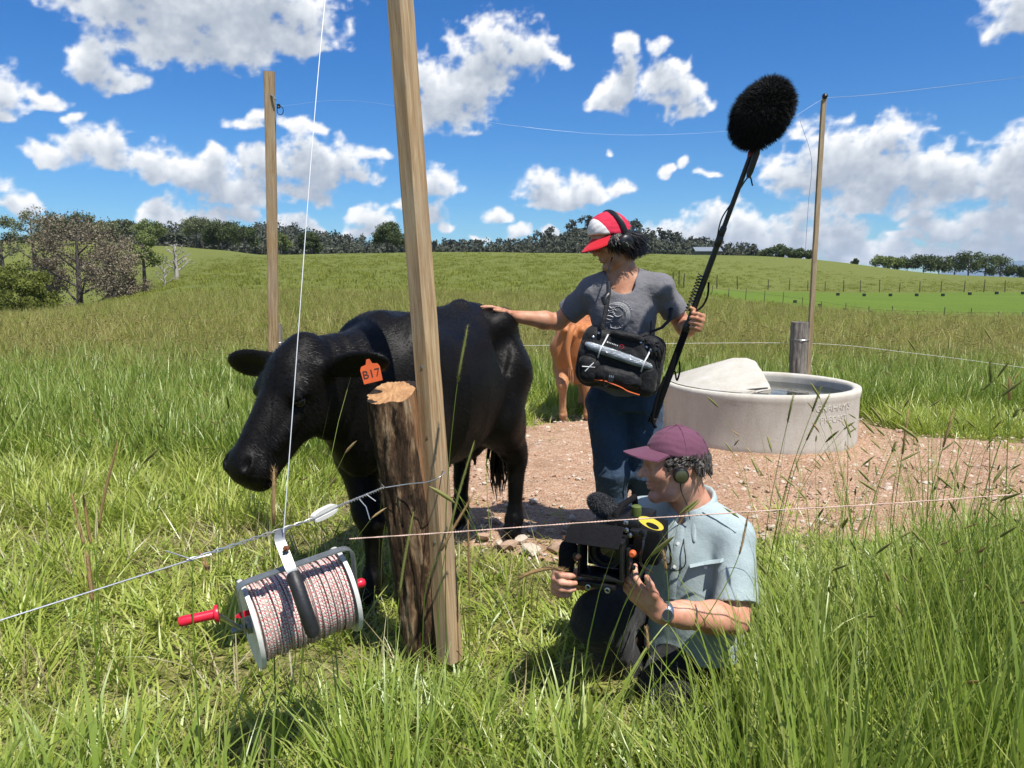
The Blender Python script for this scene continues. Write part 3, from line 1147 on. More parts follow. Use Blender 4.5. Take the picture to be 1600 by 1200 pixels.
for _i, (_px, _t, _w, _m, _l) in enumerate(_rr):
    make_tree('gum_tree', _l, _px, 222 + (_i % 3) * 5, _t, _w * 1.35, _m, 80 + _i, 'right grove', per=110, size=.28, forks=7, up=.12, clump=.42, levels=1)


# --- forested hill behind the meadow and the blue ranges
def ridge(name, prof, y0, depth, mat, drop=60):
    xs = np.linspace(prof[0][0], prof[-1][0], 90)
    ph = np.interp(xs, [p[0] for p in prof], [p[1] for p in prof])
    ph = ph + 1.2 * np.sin(xs * .13) + .8 * np.sin(xs * .31 + 1)
    V = []
    rows = 9
    for j in range(rows):
        q = j / (rows - 1) * 2 - 1
        y = y0 + q * depth
        z0 = CZ + y0 * np.array([tan_el(v) for v in ph])
        z = z0 - (abs(q) ** 1.7) * drop
        V.append(np.stack([(xs - 800) / FPX * CP * y0 * (1 + .0 * q), np.full_like(xs, y), z], -1))
    V = np.stack(V)
    idx = np.arange(rows * 90).reshape(rows, 90)
    F = np.stack([idx[:-1, :-1], idx[:-1, 1:], idx[1:, 1:], idx[1:, :-1]], -1).reshape(-1, 4)
    return tag(link(name, mesh_np(name, V.reshape(-1, 3), F), mat), kind='structure')


M_HILL = simple('forest_floor', (.030, .038, .022), .95, var=.4, scale=.05, bmp=.5, bdist=2.0)
FH = [(60, 366), (330, 376), (430, 380), (560, 388), (700, 392), (815, 388), (870, 368), (915, 355), (985, 361), (1050, 381), (1140, 396), (1230, 402)]
ridge('forested_hill', FH, 400, 110, M_HILL, 40)


def forest():
    rg = np.random.default_rng(77)
    V, F, T = [], [], []
    off = 0
    trunks = MB()
    prof_x = [60, 250, 430, 500, 560, 640, 700, 800, 850, 890, 930, 985, 1020, 1060, 1130, 1180]
    prof_t = [346, 348, 349, 359, 369, 379, 381, 377, 366, 353, 345, 350, 362, 370, 384, 395]
    for i in range(900):
        px = rg.uniform(80, 1185)
        q = rg.random()
        y = lerp(255, 395, q)
        topline = np.interp(px, prof_x, prof_t)
        zh = CZ + 400 * tan_el(np.interp(px, [p[0] for p in FH], [p[1] for p in FH])) - ((400 - y) / 110) ** 1.7 * 40 if y > 290 else -1e9
        x = (px - 800) / FPX * CP * y
        z = max(gz(x, y), zh)
        vis = CZ + y * tan_el(lerp(398, topline, .25 + .75 * q ** .8) + rg.normal() * 2.2)
        h = np.clip(vis - z, 6, 18)
        top = z + h
        w = h * rg.uniform(.20, .34)
        n = rg.integers(4, 8)
        cs = [np.array([x + rg.normal() * w * .6, y + rg.normal() * w * .6, top - h * .10 - k * h * .10 + rg.normal() * h * .04]) for k in range(n)]
        v, f, t = leaf_cloud(cs, [w * rg.uniform(.6, 1.1) for _ in cs], 30 / (w * w), .62, rg, .8)
        V.append(v)
        F.append(f + off)
        T.append(t)
        off += len(v)
        trunks.tube([(x, y, z - 1), (x + rg.normal() * .4, y, top - h * .2)], [.28, .12], 4, cap=False)
    o = leaf_object('distant_forest', np.concatenate(V), np.concatenate(F), np.concatenate(T), M_FOREST, None)
    tag(o, 'dark eucalypt forest massed along the skyline behind the meadow', 'forest', kind='stuff')
    trunks.build('trunks', M_BARKT, o)['kind'] = 'stuff'


forest()
M_RANGE = simple('far_range', (.10, .15, .20), .95, var=.15, scale=.002, bmp=0)  # blue of distance haze painted into the base colour
ridge('far_mountains', [(1240, 424), (1290, 411), (1318, 409), (1350, 420), (1420, 430), (1540, 420), (1578, 409), (1605, 407), (1680, 418), (1780, 430)], 5200, 900, M_RANGE, 500)


# --- farm shed on the ridge
def shed():
    c = ray_ground(1100, 399)
    y = 205.0
    x = (1102 - 800) / FPX * CP * y
    z = gz(x, y)
    root = empty('farm_shed', (x, y, z), 'small grey-roofed shed on the ridge behind the boom pole', 'shed')
    wz = CZ + y * tan_el(392) - z
    rz = CZ + y * tan_el(386) - z
    MB().box((x, y, z + wz / 2 - .5), (6.4, 4.5, wz + 1)).build('wall', simple('shed_wall', (.13, .13, .12), .9), root, smooth=False)
    w = 3.7
    vs = [(x - w, y - 2.8, z + wz - .1), (x + w, y - 2.8, z + wz - .1), (x + w, y, z + rz), (x - w, y, z + rz), (x - w, y + 2.8, z + wz - .1), (x + w, y + 2.8, z + wz - .1)]
    vs += [(a, b, c_ - .15) for a, b, c_ in vs]
    MB().add(vs, [(0, 1, 2, 3), (3, 2, 5, 4), (6, 9, 8, 7), (9, 10, 11, 8), (0, 6, 7, 1), (4, 5, 11, 10), (0, 3, 9, 6), (3, 4, 10, 9), (1, 7, 8, 2), (2, 8, 11, 5)]).build('roof', simple('shed_roof', (.22, .25, .28), .5, .3), root, smooth=False)


shed()

# --- paddock fences, stakes and the rows of small black boxes
M_STAKE = simple('dark_stake', (.05, .042, .034), .9, var=.3, scale=30, bmp=.2)
M_BOX = simple('black_box', (.010, .010, .010), .6, var=.2, bmp=0)


def stake_proto(h, r):
    me = bpy.data.meshes.new('post')
    mb = MB().tube([(0, 0, -.2), (0, 0, h * .5), (r * .3, 0, h)], [r, r * .95, r * .8], 7)
    me.from_pydata(mb.v, [], mb.f)
    me.update()
    me.materials.append(M_STAKE)
    return me


_up_posts = [(1052, 448), (1061, 449), (1068, 450), (1120, 451), (1152, 452), (1200, 453), (1233, 454), (1262, 455), (1289, 455), (1318, 456), (1344, 457), (1374, 457), (1405, 457), (1437, 457), (1470, 457), (1506, 457), (1537, 457), (1570, 457)]
_lo_posts = [(1112, 461), (1138, 466), (1165, 469), (1194, 473), (1223, 476), (1253, 482), (1284, 488), (1320, 495), (1357, 503), (1394, 505), (1433, 507), (1473, 508), (1516, 508), (1558, 509), (1596, 510)]
_p1, _p2 = stake_proto(1.5, .055), stake_proto(.8, .025)
ORD = ['first', 'second', 'third', 'fourth', 'fifth', 'sixth', 'seventh', 'eighth', 'ninth', 'tenth', 'eleventh', 'twelfth', 'thirteenth', 'fourteenth', 'fifteenth', 'sixteenth', 'seventeenth', 'eighteenth']
for _lst, _me, _nm, _grp, _lab in ((_up_posts, _p1, 'fence_post', 'posts of the far paddock fence', '%s post from the left in the far fence above the bright paddock'), (_lo_posts, _p2, 'fence_stake', 'stakes of the near paddock fence', '%s thin stake from the left in the near fence below the bright paddock')):
    for _n, (_px, _py) in enumerate(_lst):
        _g = ray_ground(_px, _py)
        _o = bpy.data.objects.new(_nm, _me)
        COL.objects.link(_o)
        _o.location = _g
        _o.rotation_euler = (random.gauss(0, .05), random.gauss(0, .05), random.random() * 3)
        _o.scale = (1, 1, random.uniform(.8, 1.15))
        tag(_o, _lab % ORD[_n], 'post', _grp)
_b = MB().box((0, 0, .42), (.42, .36, .42), None, .03)
_bm = bpy.data.meshes.new('box')
_bm.from_pydata(_b.v, [], _b.f)
_bm.update()
_bm.materials.append(M_BOX)
_boxes = [(1309, 462), (1350, 463), (1391, 463), (1432, 463), (1473, 463), (1515, 461), (1557, 460), (1598, 460), (1242, 474), (1281, 480), (1320, 486), (1360, 490), (1401, 495), (1444, 497), (1490, 499), (1539, 501), (1565, 501), (1590, 501)]
for _k, (_px, _py) in enumerate(_boxes):
    _g = ray_ground(_px, _py + 2)
    _o = bpy.data.objects.new('tree_guard', _bm)
    COL.objects.link(_o)
    _o.location = _g
    _s = _g.y / 100 * (.85 if _k < 8 else .95)
    _o.scale = (_s, _s, _s)
    tag(_o, '%s small black box from the left in the %s row on the bright paddock' % (ORD[_k if _k < 8 else _k - 8], 'upper' if _k < 8 else 'lower'), 'box', 'upper row of black boxes' if _k < 8 else 'lower row of black boxes')
for _nm, _pts, _lab in (('fence_line', [(1050, 446), (1200, 451), (1325, 454), (1462, 454), (1650, 453)], 'faint wire of the far paddock fence'), ('fence_line', [(1105, 459), (1223, 473), (1320, 491), (1394, 501), (1516, 504), (1650, 506)], 'faint wire of the near paddock fence')):
    _q = [ray_ground(a, b + 3) + Vector((0, 0, .6)) for a, b in _pts]
    tag(MB().tube(curve_pts(_q, 60), .006, 4).build(_nm, M_STAKE), _lab, 'wire')
# ------------------------------------------------------------------ cattle
def mat_black_coat():
    m, nt, b = new_mat('black_coat')
    v = coords(nt, 'Object')
    n1 = noise(nt, v, 6, 4, 0.6)
    mp = nd(nt, 'ShaderNodeMapping')
    mp.inputs['Scale'].default_value = (60, 260, 160)
    nt.links.new(v, mp.inputs[0])
    n2 = noise(nt, mp.outputs[0], 1.0, 4, 0.7)
    nt.links.new(ramp(nt, n1, [(0.35, (0.0025, 0.0025, 0.0027)), (0.7, (0.0065, 0.0055, 0.0048))]), b.inputs['Base Color'])
    nt.links.new(ramp(nt, n1, [(0.3, (0.38,) * 3), (0.7, (0.50,) * 3)]), b.inputs['Roughness'])
    b.inputs['Specular IOR Level'].default_value = 0.13
    b.inputs['Sheen Weight'].default_value = 0.0
    b.inputs['Sheen Roughness'].default_value = 0.4
    n3 = noise(nt, v, 14, 3, 0.5)
    h = math_node(nt, 'ADD', math_node(nt, 'MULTIPLY', n2, 0.35), math_node(nt, 'MULTIPLY', n3, 0.65))
    bump(nt, b, h, 0.35, 0.012)
    return m


def mat_tan_coat():
    m, nt, b = new_mat('tan_coat')
    tc = nd(nt, 'ShaderNodeTexCoord')
    v = tc.outputs['Object']
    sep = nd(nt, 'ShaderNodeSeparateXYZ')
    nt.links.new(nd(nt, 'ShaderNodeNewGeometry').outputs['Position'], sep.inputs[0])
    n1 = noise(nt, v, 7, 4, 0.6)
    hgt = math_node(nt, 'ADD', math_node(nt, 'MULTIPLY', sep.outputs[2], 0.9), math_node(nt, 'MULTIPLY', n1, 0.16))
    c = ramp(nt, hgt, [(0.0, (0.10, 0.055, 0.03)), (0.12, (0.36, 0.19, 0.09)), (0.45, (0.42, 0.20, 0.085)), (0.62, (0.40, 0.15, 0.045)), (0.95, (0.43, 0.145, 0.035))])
    nt.links.new(c, b.inputs['Base Color'])
    b.inputs['Roughness'].default_value = 0.62
    b.inputs['Sheen Weight'].default_value = 0.12
    mp = nd(nt, 'ShaderNodeMapping')
    mp.inputs['Scale'].default_value = (90, 200, 90)
    nt.links.new(v, mp.inputs[0])
    bump(nt, b, noise(nt, mp.outputs[0], 1.0, 4, 0.7), 0.3, 0.008)
    return m


M_BLACKCOAT = mat_black_coat()
M_TANCOAT = mat_tan_coat()
M_HOOF = simple('hoof_horn', (0.030, 0.027, 0.024), 0.55, var=0.4, scale=40, bmp=0.4, stretch=(1, 1, 5))
M_EYE = simple('dark_eye', (0.006, 0.005, 0.005), 0.08, var=0.1, bmp=0)
M_NOSE = simple('moist_nose', (0.010, 0.010, 0.011), 0.33, var=0.3, scale=60, bmp=0.5, bdist=0.003)
M_TAG = simple('orange_plastic', (0.52, 0.085, 0.014), 0.45, var=0.12, scale=30, bmp=0.05)
M_INK = simple('dark_ink', (0.03, 0.012, 0.008), 0.7, var=0.2, bmp=0)


def vec(M, p):
    return np.array(M @ Vector(p))[:3]


def head_frame(poll, axis, normal, size=1.0):
    a = Vector(axis).normalized()
    n = Vector(normal)
    n = (n - a * n.dot(a)).normalized()
    s = n.cross(a)
    M = Matrix((a, s, n)).transposed().to_4x4()     # local (down the face, head's left, out of the face)
    M.translation = Vector(poll)
    return M @ Matrix.Scale(size, 4)


def bovine(H, stance, ears, thin=1.0, belly=0.0):
    """H head frame in animal space; stance = four (x, y) hoof spots fl, fr, hl, hr"""
    B = Body()
    B.loft([(-.665, 1.15, 1.02, .06), (-.62, 1.195, .80, .155), (-.53, 1.235, .66, .215), (-.42, 1.25, .60, .245), (-.25, 1.235, .55 - belly, .275), (0, 1.20, .515 - belly, .295),
            (.18, 1.195, .53 - belly, .285), (.34, 1.205, .585, .24), (.45, 1.200, .63, .205), (.56, 1.13, .66, .175), (.66, 1.02, .74, .12)], k=.05, ex=2.15)
    for s in (1, -1):
        B.ell((-.43, s * .185, 1.180), (.085, .050, .052), k=.09)              # hook bone
        B.ell((-.625, s * .105, 1.135), (.06, .045, .05), k=.06)             # pin bone
        B.ell((.40, s * .155, .93), (.15, .085, .27), k=.08)                  # shoulder
        B.ell((.33, s * .10, 1.14), (.13, .055, .10), k=.07)
        B.ell((-.44, s * .165, .88), (.19, .105, .27), k=.09)                # thigh
        B.ell((-.27, s * .24, 1.03), (.09, .05, .12), k=.05, op='s') if thin < 1.01 else None   # hollow before the hook
        fx, fy = stance[0] if s > 0 else stance[1]
        B.chain([(.42, s * .15, .80), (.39, s * .155, .64), (fx - .03, lerp(s * .155, fy, .7), .40), (fx - .02, fy, .355)], [.115, .092, .058, .056], k=.05)
        B.chain([(fx - .02, fy, .36), (fx - .025, fy, .31), (fx - .02, fy, .16), (fx - .015, fy, .125)], [.056, .040, .034, .045], k=.02)
        B.chain([(fx - .012, fy, .12), (fx + .012, fy, .062)], [.044, .045], k=.02)
        B.ell((fx - .055, fy, .11), (.02, .028, .018), k=.015)
        hx, hy = stance[2] if s > 0 else stance[3]
        B.chain([(-.42, s * .17, .90), (-.30, s * .19, .70), (-.40, lerp(s * .18, hy, .4), .60)], [.16, .115, .10], k=.07)
        B.chain([(-.42, s * .175, .66), (hx - .03, lerp(s * .17, hy, .7), .50), (hx - .06, hy, .455)], [.115, .068, .052], k=.05)
        B.chain([(hx - .085, hy, .485), (hx - .055, hy, .42), (hx - .03, hy, .17), (hx - .022, hy, .13)], [.034, .046, .037, .047], k=.025)
        B.chain([(hx - .018, hy, .125), (hx + .008, hy, .062)], [.046, .047], k=.02)
        B.ell((hx - .06, hy, .115), (.02, .028, .018), k=.015)
    B.chain([(-.62, 0, 1.20), (-.30, 0, 1.235), (.05, 0, 1.195), (.40, -.02, 1.20)], [.03, .03, .03, .045], k=.06)      # spine
    B.ell((-.33, 0, .53), (.10, .10, .07), k=.06)                                 # udder
    for s in (1, -1):
        for t in (0, 1):
            B.cone((-.36 + .09 * t, s * .045, .50), (-.36 + .09 * t, s * .05, .435), .014, .009, k=.015)
    # neck from the shoulders up to the poll and down to the throat
    pl, thr = vec(H, (.05, 0, -.11)), vec(H, (.17, 0, -.17))
    B.cone((.50, 0, .99), pl, .175, .100, k=.09, sq=((0, 1, 0), .80))
    B.cone((.42, 0, 1.10), vec(H, (.05, 0, -.13)), .10, .065, k=.08)
    B.cone((.54, 0, .84), thr, .15, .095, k=.09, sq=((0, 1, 0), .72))
    B.ell((.62, 0, .74), (.09, .09, .13), k=.08)                                     # brisket

    def h(u, v, w):
        return vec(H, (u, v, w))
    hs = H.to_scale()[0]
    R = np.array(H.to_3x3()) / hs
    _e, _c = B.ell, B.cone
    B.ell = lambda c, r, R=None, **kw: _e(c, np.array(r) * hs, R=R, **kw)
    B.cone = lambda a, b, ra, rb, **kw: _c(a, b, ra * hs, rb * hs, **kw)
    B.ell(h(.085, 0, -.085), (.115, .098, .092), k=.05, R=R)                       # forehead
    B.ell(h(-.018, 0, -.072), (.045, .045, .045), k=.05, R=R)                        # poll
    B.cone(h(.10, 0, -.085), h(.43, 0, -.078), .085, .060, k=.05)                 # bridge
    B.cone(h(.24, 0, -.042), h(.42, 0, -.040), .026, .024, k=.05)
    B.cone(h(.13, 0, -.20), h(.42, 0, -.145), .072, .047, k=.05)                   # jaw
    for s in (1, -1):
        B.ell(h(.165, s * .050, -.175), (.10, .042, .075), k=.05, R=R)              # cheek
        B.ell(h(.155, s * .088, -.060), (.045, .030, .040), k=.035, R=R)           # brow
        B.ell(h(.188, s * .108, -.072), (.022, .018, .017), k=.014, op='s', R=R)      # eye socket
        B.cone(h(.215, s * .080, -.105), h(.36, s * .062, -.09), .016, .012, k=.03)   # face crest
        B.cone(h(.150, s * .103, -.062), h(.185, s * .108, -.052), .012, .013, k=.02)    # upper lid
    B.ell(h(.455, 0, -.082), (.060, .080, .068), k=.04, R=R)                       # muzzle
    B.ell(h(.47, 0, -.135), (.045, .062, .045), k=.03, R=R)                         # lower lip and chin
    B.cone(h(.475, -.07, -.125), h(.475, .07, -.125), .006, .006, k=.012, op='s')     # mouth line
    B.cone(h(.44, .085, -.128), h(.375, .075, -.15), .006, .003, k=.012, op='s')
    for s in (1, -1):
        B.ell(h(.455, s * .046, -.030), (.034, .024, .018), k=.016, R=R)
        B.ell(h(.458, s * .050, -.014), (.027, .013, .022), k=.012, op='s', R=R)
    for s, (d, fl) in zip((1, -1), ears):
        base = Vector(h(.045, s * .085, -.115))
        d = Vector(d).normalized()
        fl = Vector(fl)
        fl = (fl - d * fl.dot(d)).normalized()                                      # the way the ear's inside faces
        E = np.array(Matrix((d, fl.cross(d), fl)).transposed())
        B.cone(base - d * .02, base + d * .08, .036, .034, k=.03, sq=(fl, .75))
        B.ell(base + d * .155, (.118, .060, .021), k=.03, R=E)
        B.ell(base + d * .155 + fl * .026, (.085, .038, .017), k=.012, op='s', R=E)
    B.warp(lambda P: folds(P, .0035, 9, 9, 9) + .0014 * np.clip((P[..., 0] - .50) * 6, 0, 1) * np.clip((.95 - P[..., 0]) * 8, 0, 1) * np.sin(P[..., 0] * 95 + P[..., 2] * 30 + 2 * np.sin(P[..., 2] * 12)))
    return B


def hoof(name, spot, fwd, M, parent):
    """cloven hoof: two claws"""
    o = None
    mb = MB()
    for s in (1, -1):
        prof = []
        for zz, rr, sh in ((0.0, .034, .018), (.02, .033, .012), (.045, .029, .002), (.068, .024, -.008)):
            prof.append([(spot[0] + sh + .002 + rr * 1.25 * math.cos(t), spot[1] + s * .025 + rr * .72 * math.sin(t), zz) for t in np.linspace(0, 2 * math.pi, 14, endpoint=False)])
        vs = [M @ Vector(p) for ring in prof for p in ring]
        n = 14
        fs = [(i * n + k, i * n + (k + 1) % n, (i + 1) * n + (k + 1) % n, (i + 1) * n + k) for i in range(3) for k in range(n)]
        fs += [tuple(reversed(range(n))), tuple(range(3 * n, 4 * n))]
        mb.add(vs, fs)
    return mb.build('hoof', M_HOOF, parent)


def tail(M, pts, coat, parent, seed=3, hairs=110, hl=(.18, .36), sp=.022):
    mb = MB()
    pts = [M @ Vector(p) for p in pts]
    c = curve_pts(pts, 20)
    mb.tube(c, [lerp(.036, .016, i / (len(c) - 1)) for i in range(len(c))], 10)
    t = mb.build('tail', coat, parent)
    rng = random.Random(seed)
    hb = MB()
    end = c[-1]
    for i in range(hairs):
        a = c[-1 - rng.randint(0, 5)] + Vector((rng.gauss(0, .008), rng.gauss(0, .008), 0))
        L = rng.uniform(*hl)
        o = Vector((rng.gauss(0, sp), rng.gauss(0, sp), 0))
        hb.tube([a, a + o * .9 + Vector((0, 0, -L * .35)), a + o * 1.3 + Vector((0, 0, -L * .75)), a + o * .8 + Vector((0, 0, -L))], [.006, .0055, .004, .001], 3, cap=False)
    hb.build('tail_switch', coat, t)


# the black cow by the post
COW_O = Vector((-.37, 3.40, 0))
COW_F = Vector((-.37, -.93, 0)).normalized()
MC = place(COW_F, (0, 0, 1), COW_O)
MCi = MC.inverted()


def in_cow(p):
    return MCi @ Vector(p)


def build_black_cow():
    root = empty('cow', COW_O, 'black cow with an orange ear tag standing with lowered head behind the stump', 'cow')
    poll, muz = in_cow(at(452, 533, 2.54)), in_cow(at(356, 732, 2.33))
    H = head_frame(poll, muz - poll, in_cow(COW_O + Vector((-.52, -.80, .42))), .975)
    stance = [(.48, .16), (.46, -.06), (-.47, .215), (-.53, -.13)]
    B = bovine(H, stance, [((-.02, .97, .16), (.75, .1, -.55)), ((.05, -.98, .02), (.80, -.25, -.3))], thin=1.0)
    body = link('body', B.mesh('body', .0075, MC), M_BLACKCOAT, root)
    for p in stance:
        hoof('hoof', p, None, MC, root)
    tail(MC, [(-.64, 0, 1.17), (-.70, .0, 1.10), (-.72, .01, .88), (-.70, .03, .62), (-.69, .05, .48)], M_BLACKCOAT, root)
    W = MC @ H
    for s in (1, -1):
        mb = MB()
        mb.lathe([(.0245 * math.sin(t), -.0245 * math.cos(t)) for t in np.linspace(0, math.pi, 12)], 18, Matrix.Translation(W @ Vector((.188, s * .092, -.074))))
        mb.build('eye', M_EYE, root)
    # ear tag: hangs from the ear on the side of the post
    c = at(580, 583, 2.40)
    T = frame(Vector((.22, -.97, .14)), Vector((1, .2, .22)), c) @ Matrix.Scale(.9, 4)
    sh = [(-.034, -.034), (.034, -.034), (.036, .018), (.030, .030), (.012, .034), (.006, .052), (-.006, .052), (-.012, .034), (-.030, .030), (-.036, .018)]
    tg = MB().prism(sh, .003, T).build('ear_tag', M_TAG, root, smooth=False)
    tag(tg, label='orange plastic ear tag marked B17')
    tm = text_mesh('B17', .042, .0006, 'tag_number')
    tm.transform(T @ Matrix.Translation((0, -.003, .0025)))
    link('tag_number', tm, M_INK, tg, smooth=False)
    return root, W


def coat_hair(body, parent, n, L, mat, fwd, seed, name='short_hair'):
    """short hairs lying back along the body, so the outline and the sheen break up"""
    rg = np.random.default_rng(seed)
    me = body.data
    nf = len(me.polygons)
    c = np.zeros(nf * 3, np.float32)
    nr = np.zeros(nf * 3, np.float32)
    ar = np.zeros(nf, np.float32)
    me.polygons.foreach_get('center', c)
    me.polygons.foreach_get('normal', nr)
    me.polygons.foreach_get('area', ar)
    i = rg.choice(nf, n, p=ar / ar.sum())
    p = c.reshape(-1, 3)[i] + rg.normal(size=(n, 3)) * .003
    nn = nr.reshape(-1, 3)[i]
    flow = -np.array(fwd)[None] * .8 + np.array([0, 0, -.6])[None] + np.sin(p * 7.0) * .35 + rg.normal(size=(n, 3)) * .22
    t = flow - (flow * nn).sum(1)[:, None] * nn
    t /= np.linalg.norm(t, axis=1)[:, None] + 1e-6
    d = t + nn * rg.uniform(.08, .34, (n, 1))
    s = np.cross(nn, t) * rg.uniform(.0007, .0014, (n, 1))
    ln = L * rg.uniform(.6, 1.3, (n, 1))
    V = np.stack([p - s - nn * .001, p + s - nn * .001, p + d * ln], 1).reshape(-1, 3)
    o = link(name, mesh_np(name, V, np.arange(n * 3).reshape(-1, 3)), mat, parent, smooth=False)
    o['kind'] = 'stuff'
    return o


M_HAIRCOAT = simple('black_hair_coat', (.0065, .0054, .0046), .45, var=.5, scale=9, bmp=0, spec=.17)
M_TANHAIR = simple('tan_hair_coat', (.46, .19, .06), .55, var=.3, scale=9, bmp=0, spec=.3)
COW, COW_HEAD = build_black_cow()
coat_hair([o for o in COW.children if o.name.startswith('body')][0], COW, 110000, .013, M_HAIRCOAT, COW_F, 4)


def build_tan_calf():
    loc = Vector((.73, 7.42, 0))
    root = empty('young_cow', loc, 'tan young cow seen from behind, half hidden by the standing man', 'cow')
    M = place((.30, .954, 0), (0, 0, 1), loc) @ Matrix.Scale(.81, 4)
    H = head_frame((.86, .02, 1.32), (.80, 0, -.6), (.6, 0, .8))
    stance = [(.46, .13), (.44, -.13), (-.53, .135), (-.42, -.14)]
    B = bovine(H, stance, [((-.1, .95, .1), (.6, .1, -.4)), ((-.1, -.95, .1), (.6, -.1, -.4))], thin=2.0)
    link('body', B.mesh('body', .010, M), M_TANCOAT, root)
    for p in stance:
        hoof('hoof', p, None, M, root)
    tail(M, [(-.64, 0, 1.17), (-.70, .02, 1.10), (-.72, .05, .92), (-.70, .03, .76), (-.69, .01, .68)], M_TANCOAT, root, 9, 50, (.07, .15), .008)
    coat_hair([o for o in root.children if o.name.startswith('body')][0], root, 30000, .014, M_TANHAIR, (.30, .954, 0), 6)
    return root


build_tan_calf()
# ------------------------------------------------------------------ people
def mat_skin(name, col):
    m, nt, b = new_mat(name)
    v = coords(nt, 'Object')
    n1 = noise(nt, v, 18, 5, 0.6)
    n2 = noise(nt, v, 220, 3, 0.6)
    lo, hi = (col[0] * .82, col[1] * .66, col[2] * .60), (min(1, col[0] * 1.14), col[1] * 1.14, col[2] * 1.12)
    nt.links.new(ramp(nt, n1, [(0.35, lo), (0.65, hi)]), b.inputs['Base Color'])
    b.inputs['Roughness'].default_value = 0.52
    b.inputs['Specular IOR Level'].default_value = 0.4
    b.inputs['Subsurface Weight'].default_value = 0.10
    b.inputs['Subsurface Radius'].default_value = (0.010, 0.004, 0.002)
    b.inputs['Subsurface Scale'].default_value = 0.6
    bump(nt, b, math_node(nt, 'ADD', math_node(nt, 'MULTIPLY', n2, 0.5), n1), 0.15, 0.004)
    return m


def mat_cloth(name, col, weave=420.0, var=0.18, rough=0.9, fold=0.35, fs=16.0, dirt=None):
    m, nt, b = new_mat(name)
    v = coords(nt, 'Object')
    n1 = noise(nt, v, fs, 4, 0.5)
    n2 = noise(nt, v, weave, 2, 0.5)
    n3 = noise(nt, v, 3.5, 4, 0.6)
    lo, hi = shift_col(col, 1 - var), shift_col(col, 1 + var)
    c = ramp(nt, n3, [(0.3, lo), (0.7, hi)])
    c = mixcol(nt, 0.30, c, ramp(nt, n2, [(0.3, shift_col(col, .55)), (0.7, shift_col(col, 1.45))]))
    nt.links.new(c, b.inputs['Base Color'])
    b.inputs['Roughness'].default_value = rough
    b.inputs['Specular IOR Level'].default_value = 0.2
    b.inputs['Sheen Weight'].default_value = 0.08
    h = math_node(nt, 'ADD', n1, math_node(nt, 'MULTIPLY', n2, 0.06))
    bump(nt, b, h, fold, 0.03)
    return m


M_SKIN_A = mat_skin('tan_skin', (0.46, 0.245, 0.15))
M_SKIN_B = mat_skin('ruddy_skin', (0.56, 0.30, 0.21))
M_HAIR = simple('black_hair', (0.008, 0.007, 0.007), 0.42, var=0.4, scale=90, bmp=0.3, stretch=(1, 1, .2))
M_HAIR_B = simple('greying_hair', (0.045, 0.036, 0.030), 0.5, var=0.6, scale=120, bmp=0.3)
M_TEE = mat_cloth('grey_tee', (0.150, 0.146, 0.158), fold=.5)
M_JEANS = mat_cloth('blue_denim', (0.030, 0.050, 0.082), 300, .5, fold=.7)
M_JEANS_B = mat_cloth('black_denim', (0.022, 0.022, 0.024), 300, .35, fold=.6)
M_SHIRT = mat_cloth('pale_blue_cotton', (0.33, 0.40, 0.41), fold=.40, fs=9)
M_PLUM = mat_cloth('plum_canvas', (0.135, 0.052, 0.085), 500, .2, fold=.2)
M_RED = mat_cloth('red_canvas', (0.50, 0.012, 0.045), 500, .2, fold=.35, fs=30)
M_REDBRIM = mat_cloth('red_brim', (0.58, 0.02, 0.035), 500, .12, fold=.05)
M_WHITEC = mat_cloth('white_canvas', (0.72, 0.70, 0.69), 500, .06, fold=.1)
M_BLACKP = simple('black_plastic', (0.010, 0.010, 0.011), 0.38, var=0.3, scale=60, bmp=0.08)
M_BLACKM = simple('black_matte', (0.007, 0.007, 0.008), 0.9, var=0.4, scale=120, bmp=0.3, spec=0.15)
M_NYLON = mat_cloth('black_nylon', (0.010, 0.010, 0.011), 350, .4, rough=.6, fold=.45, fs=22)
M_STEEL = simple('bright_steel', (0.55, 0.56, 0.57), 0.28, 1.0, var=0.15, scale=50, bmp=0.05)
M_REDP = simple('red_plastic', (0.58, 0.012, 0.035), 0.35, var=0.12, scale=40, bmp=0.04)
M_LEATHER = simple('brown_boot', (0.060, 0.038, 0.024), 0.6, var=0.4, scale=30, bmp=0.3)
M_WHITEP = simple('white_print', (0.62, 0.62, 0.63), 0.7, var=0.1, bmp=0)
M_EYEW = simple('eye_white', (0.55, 0.50, 0.46), 0.2, var=0.1, bmp=0)


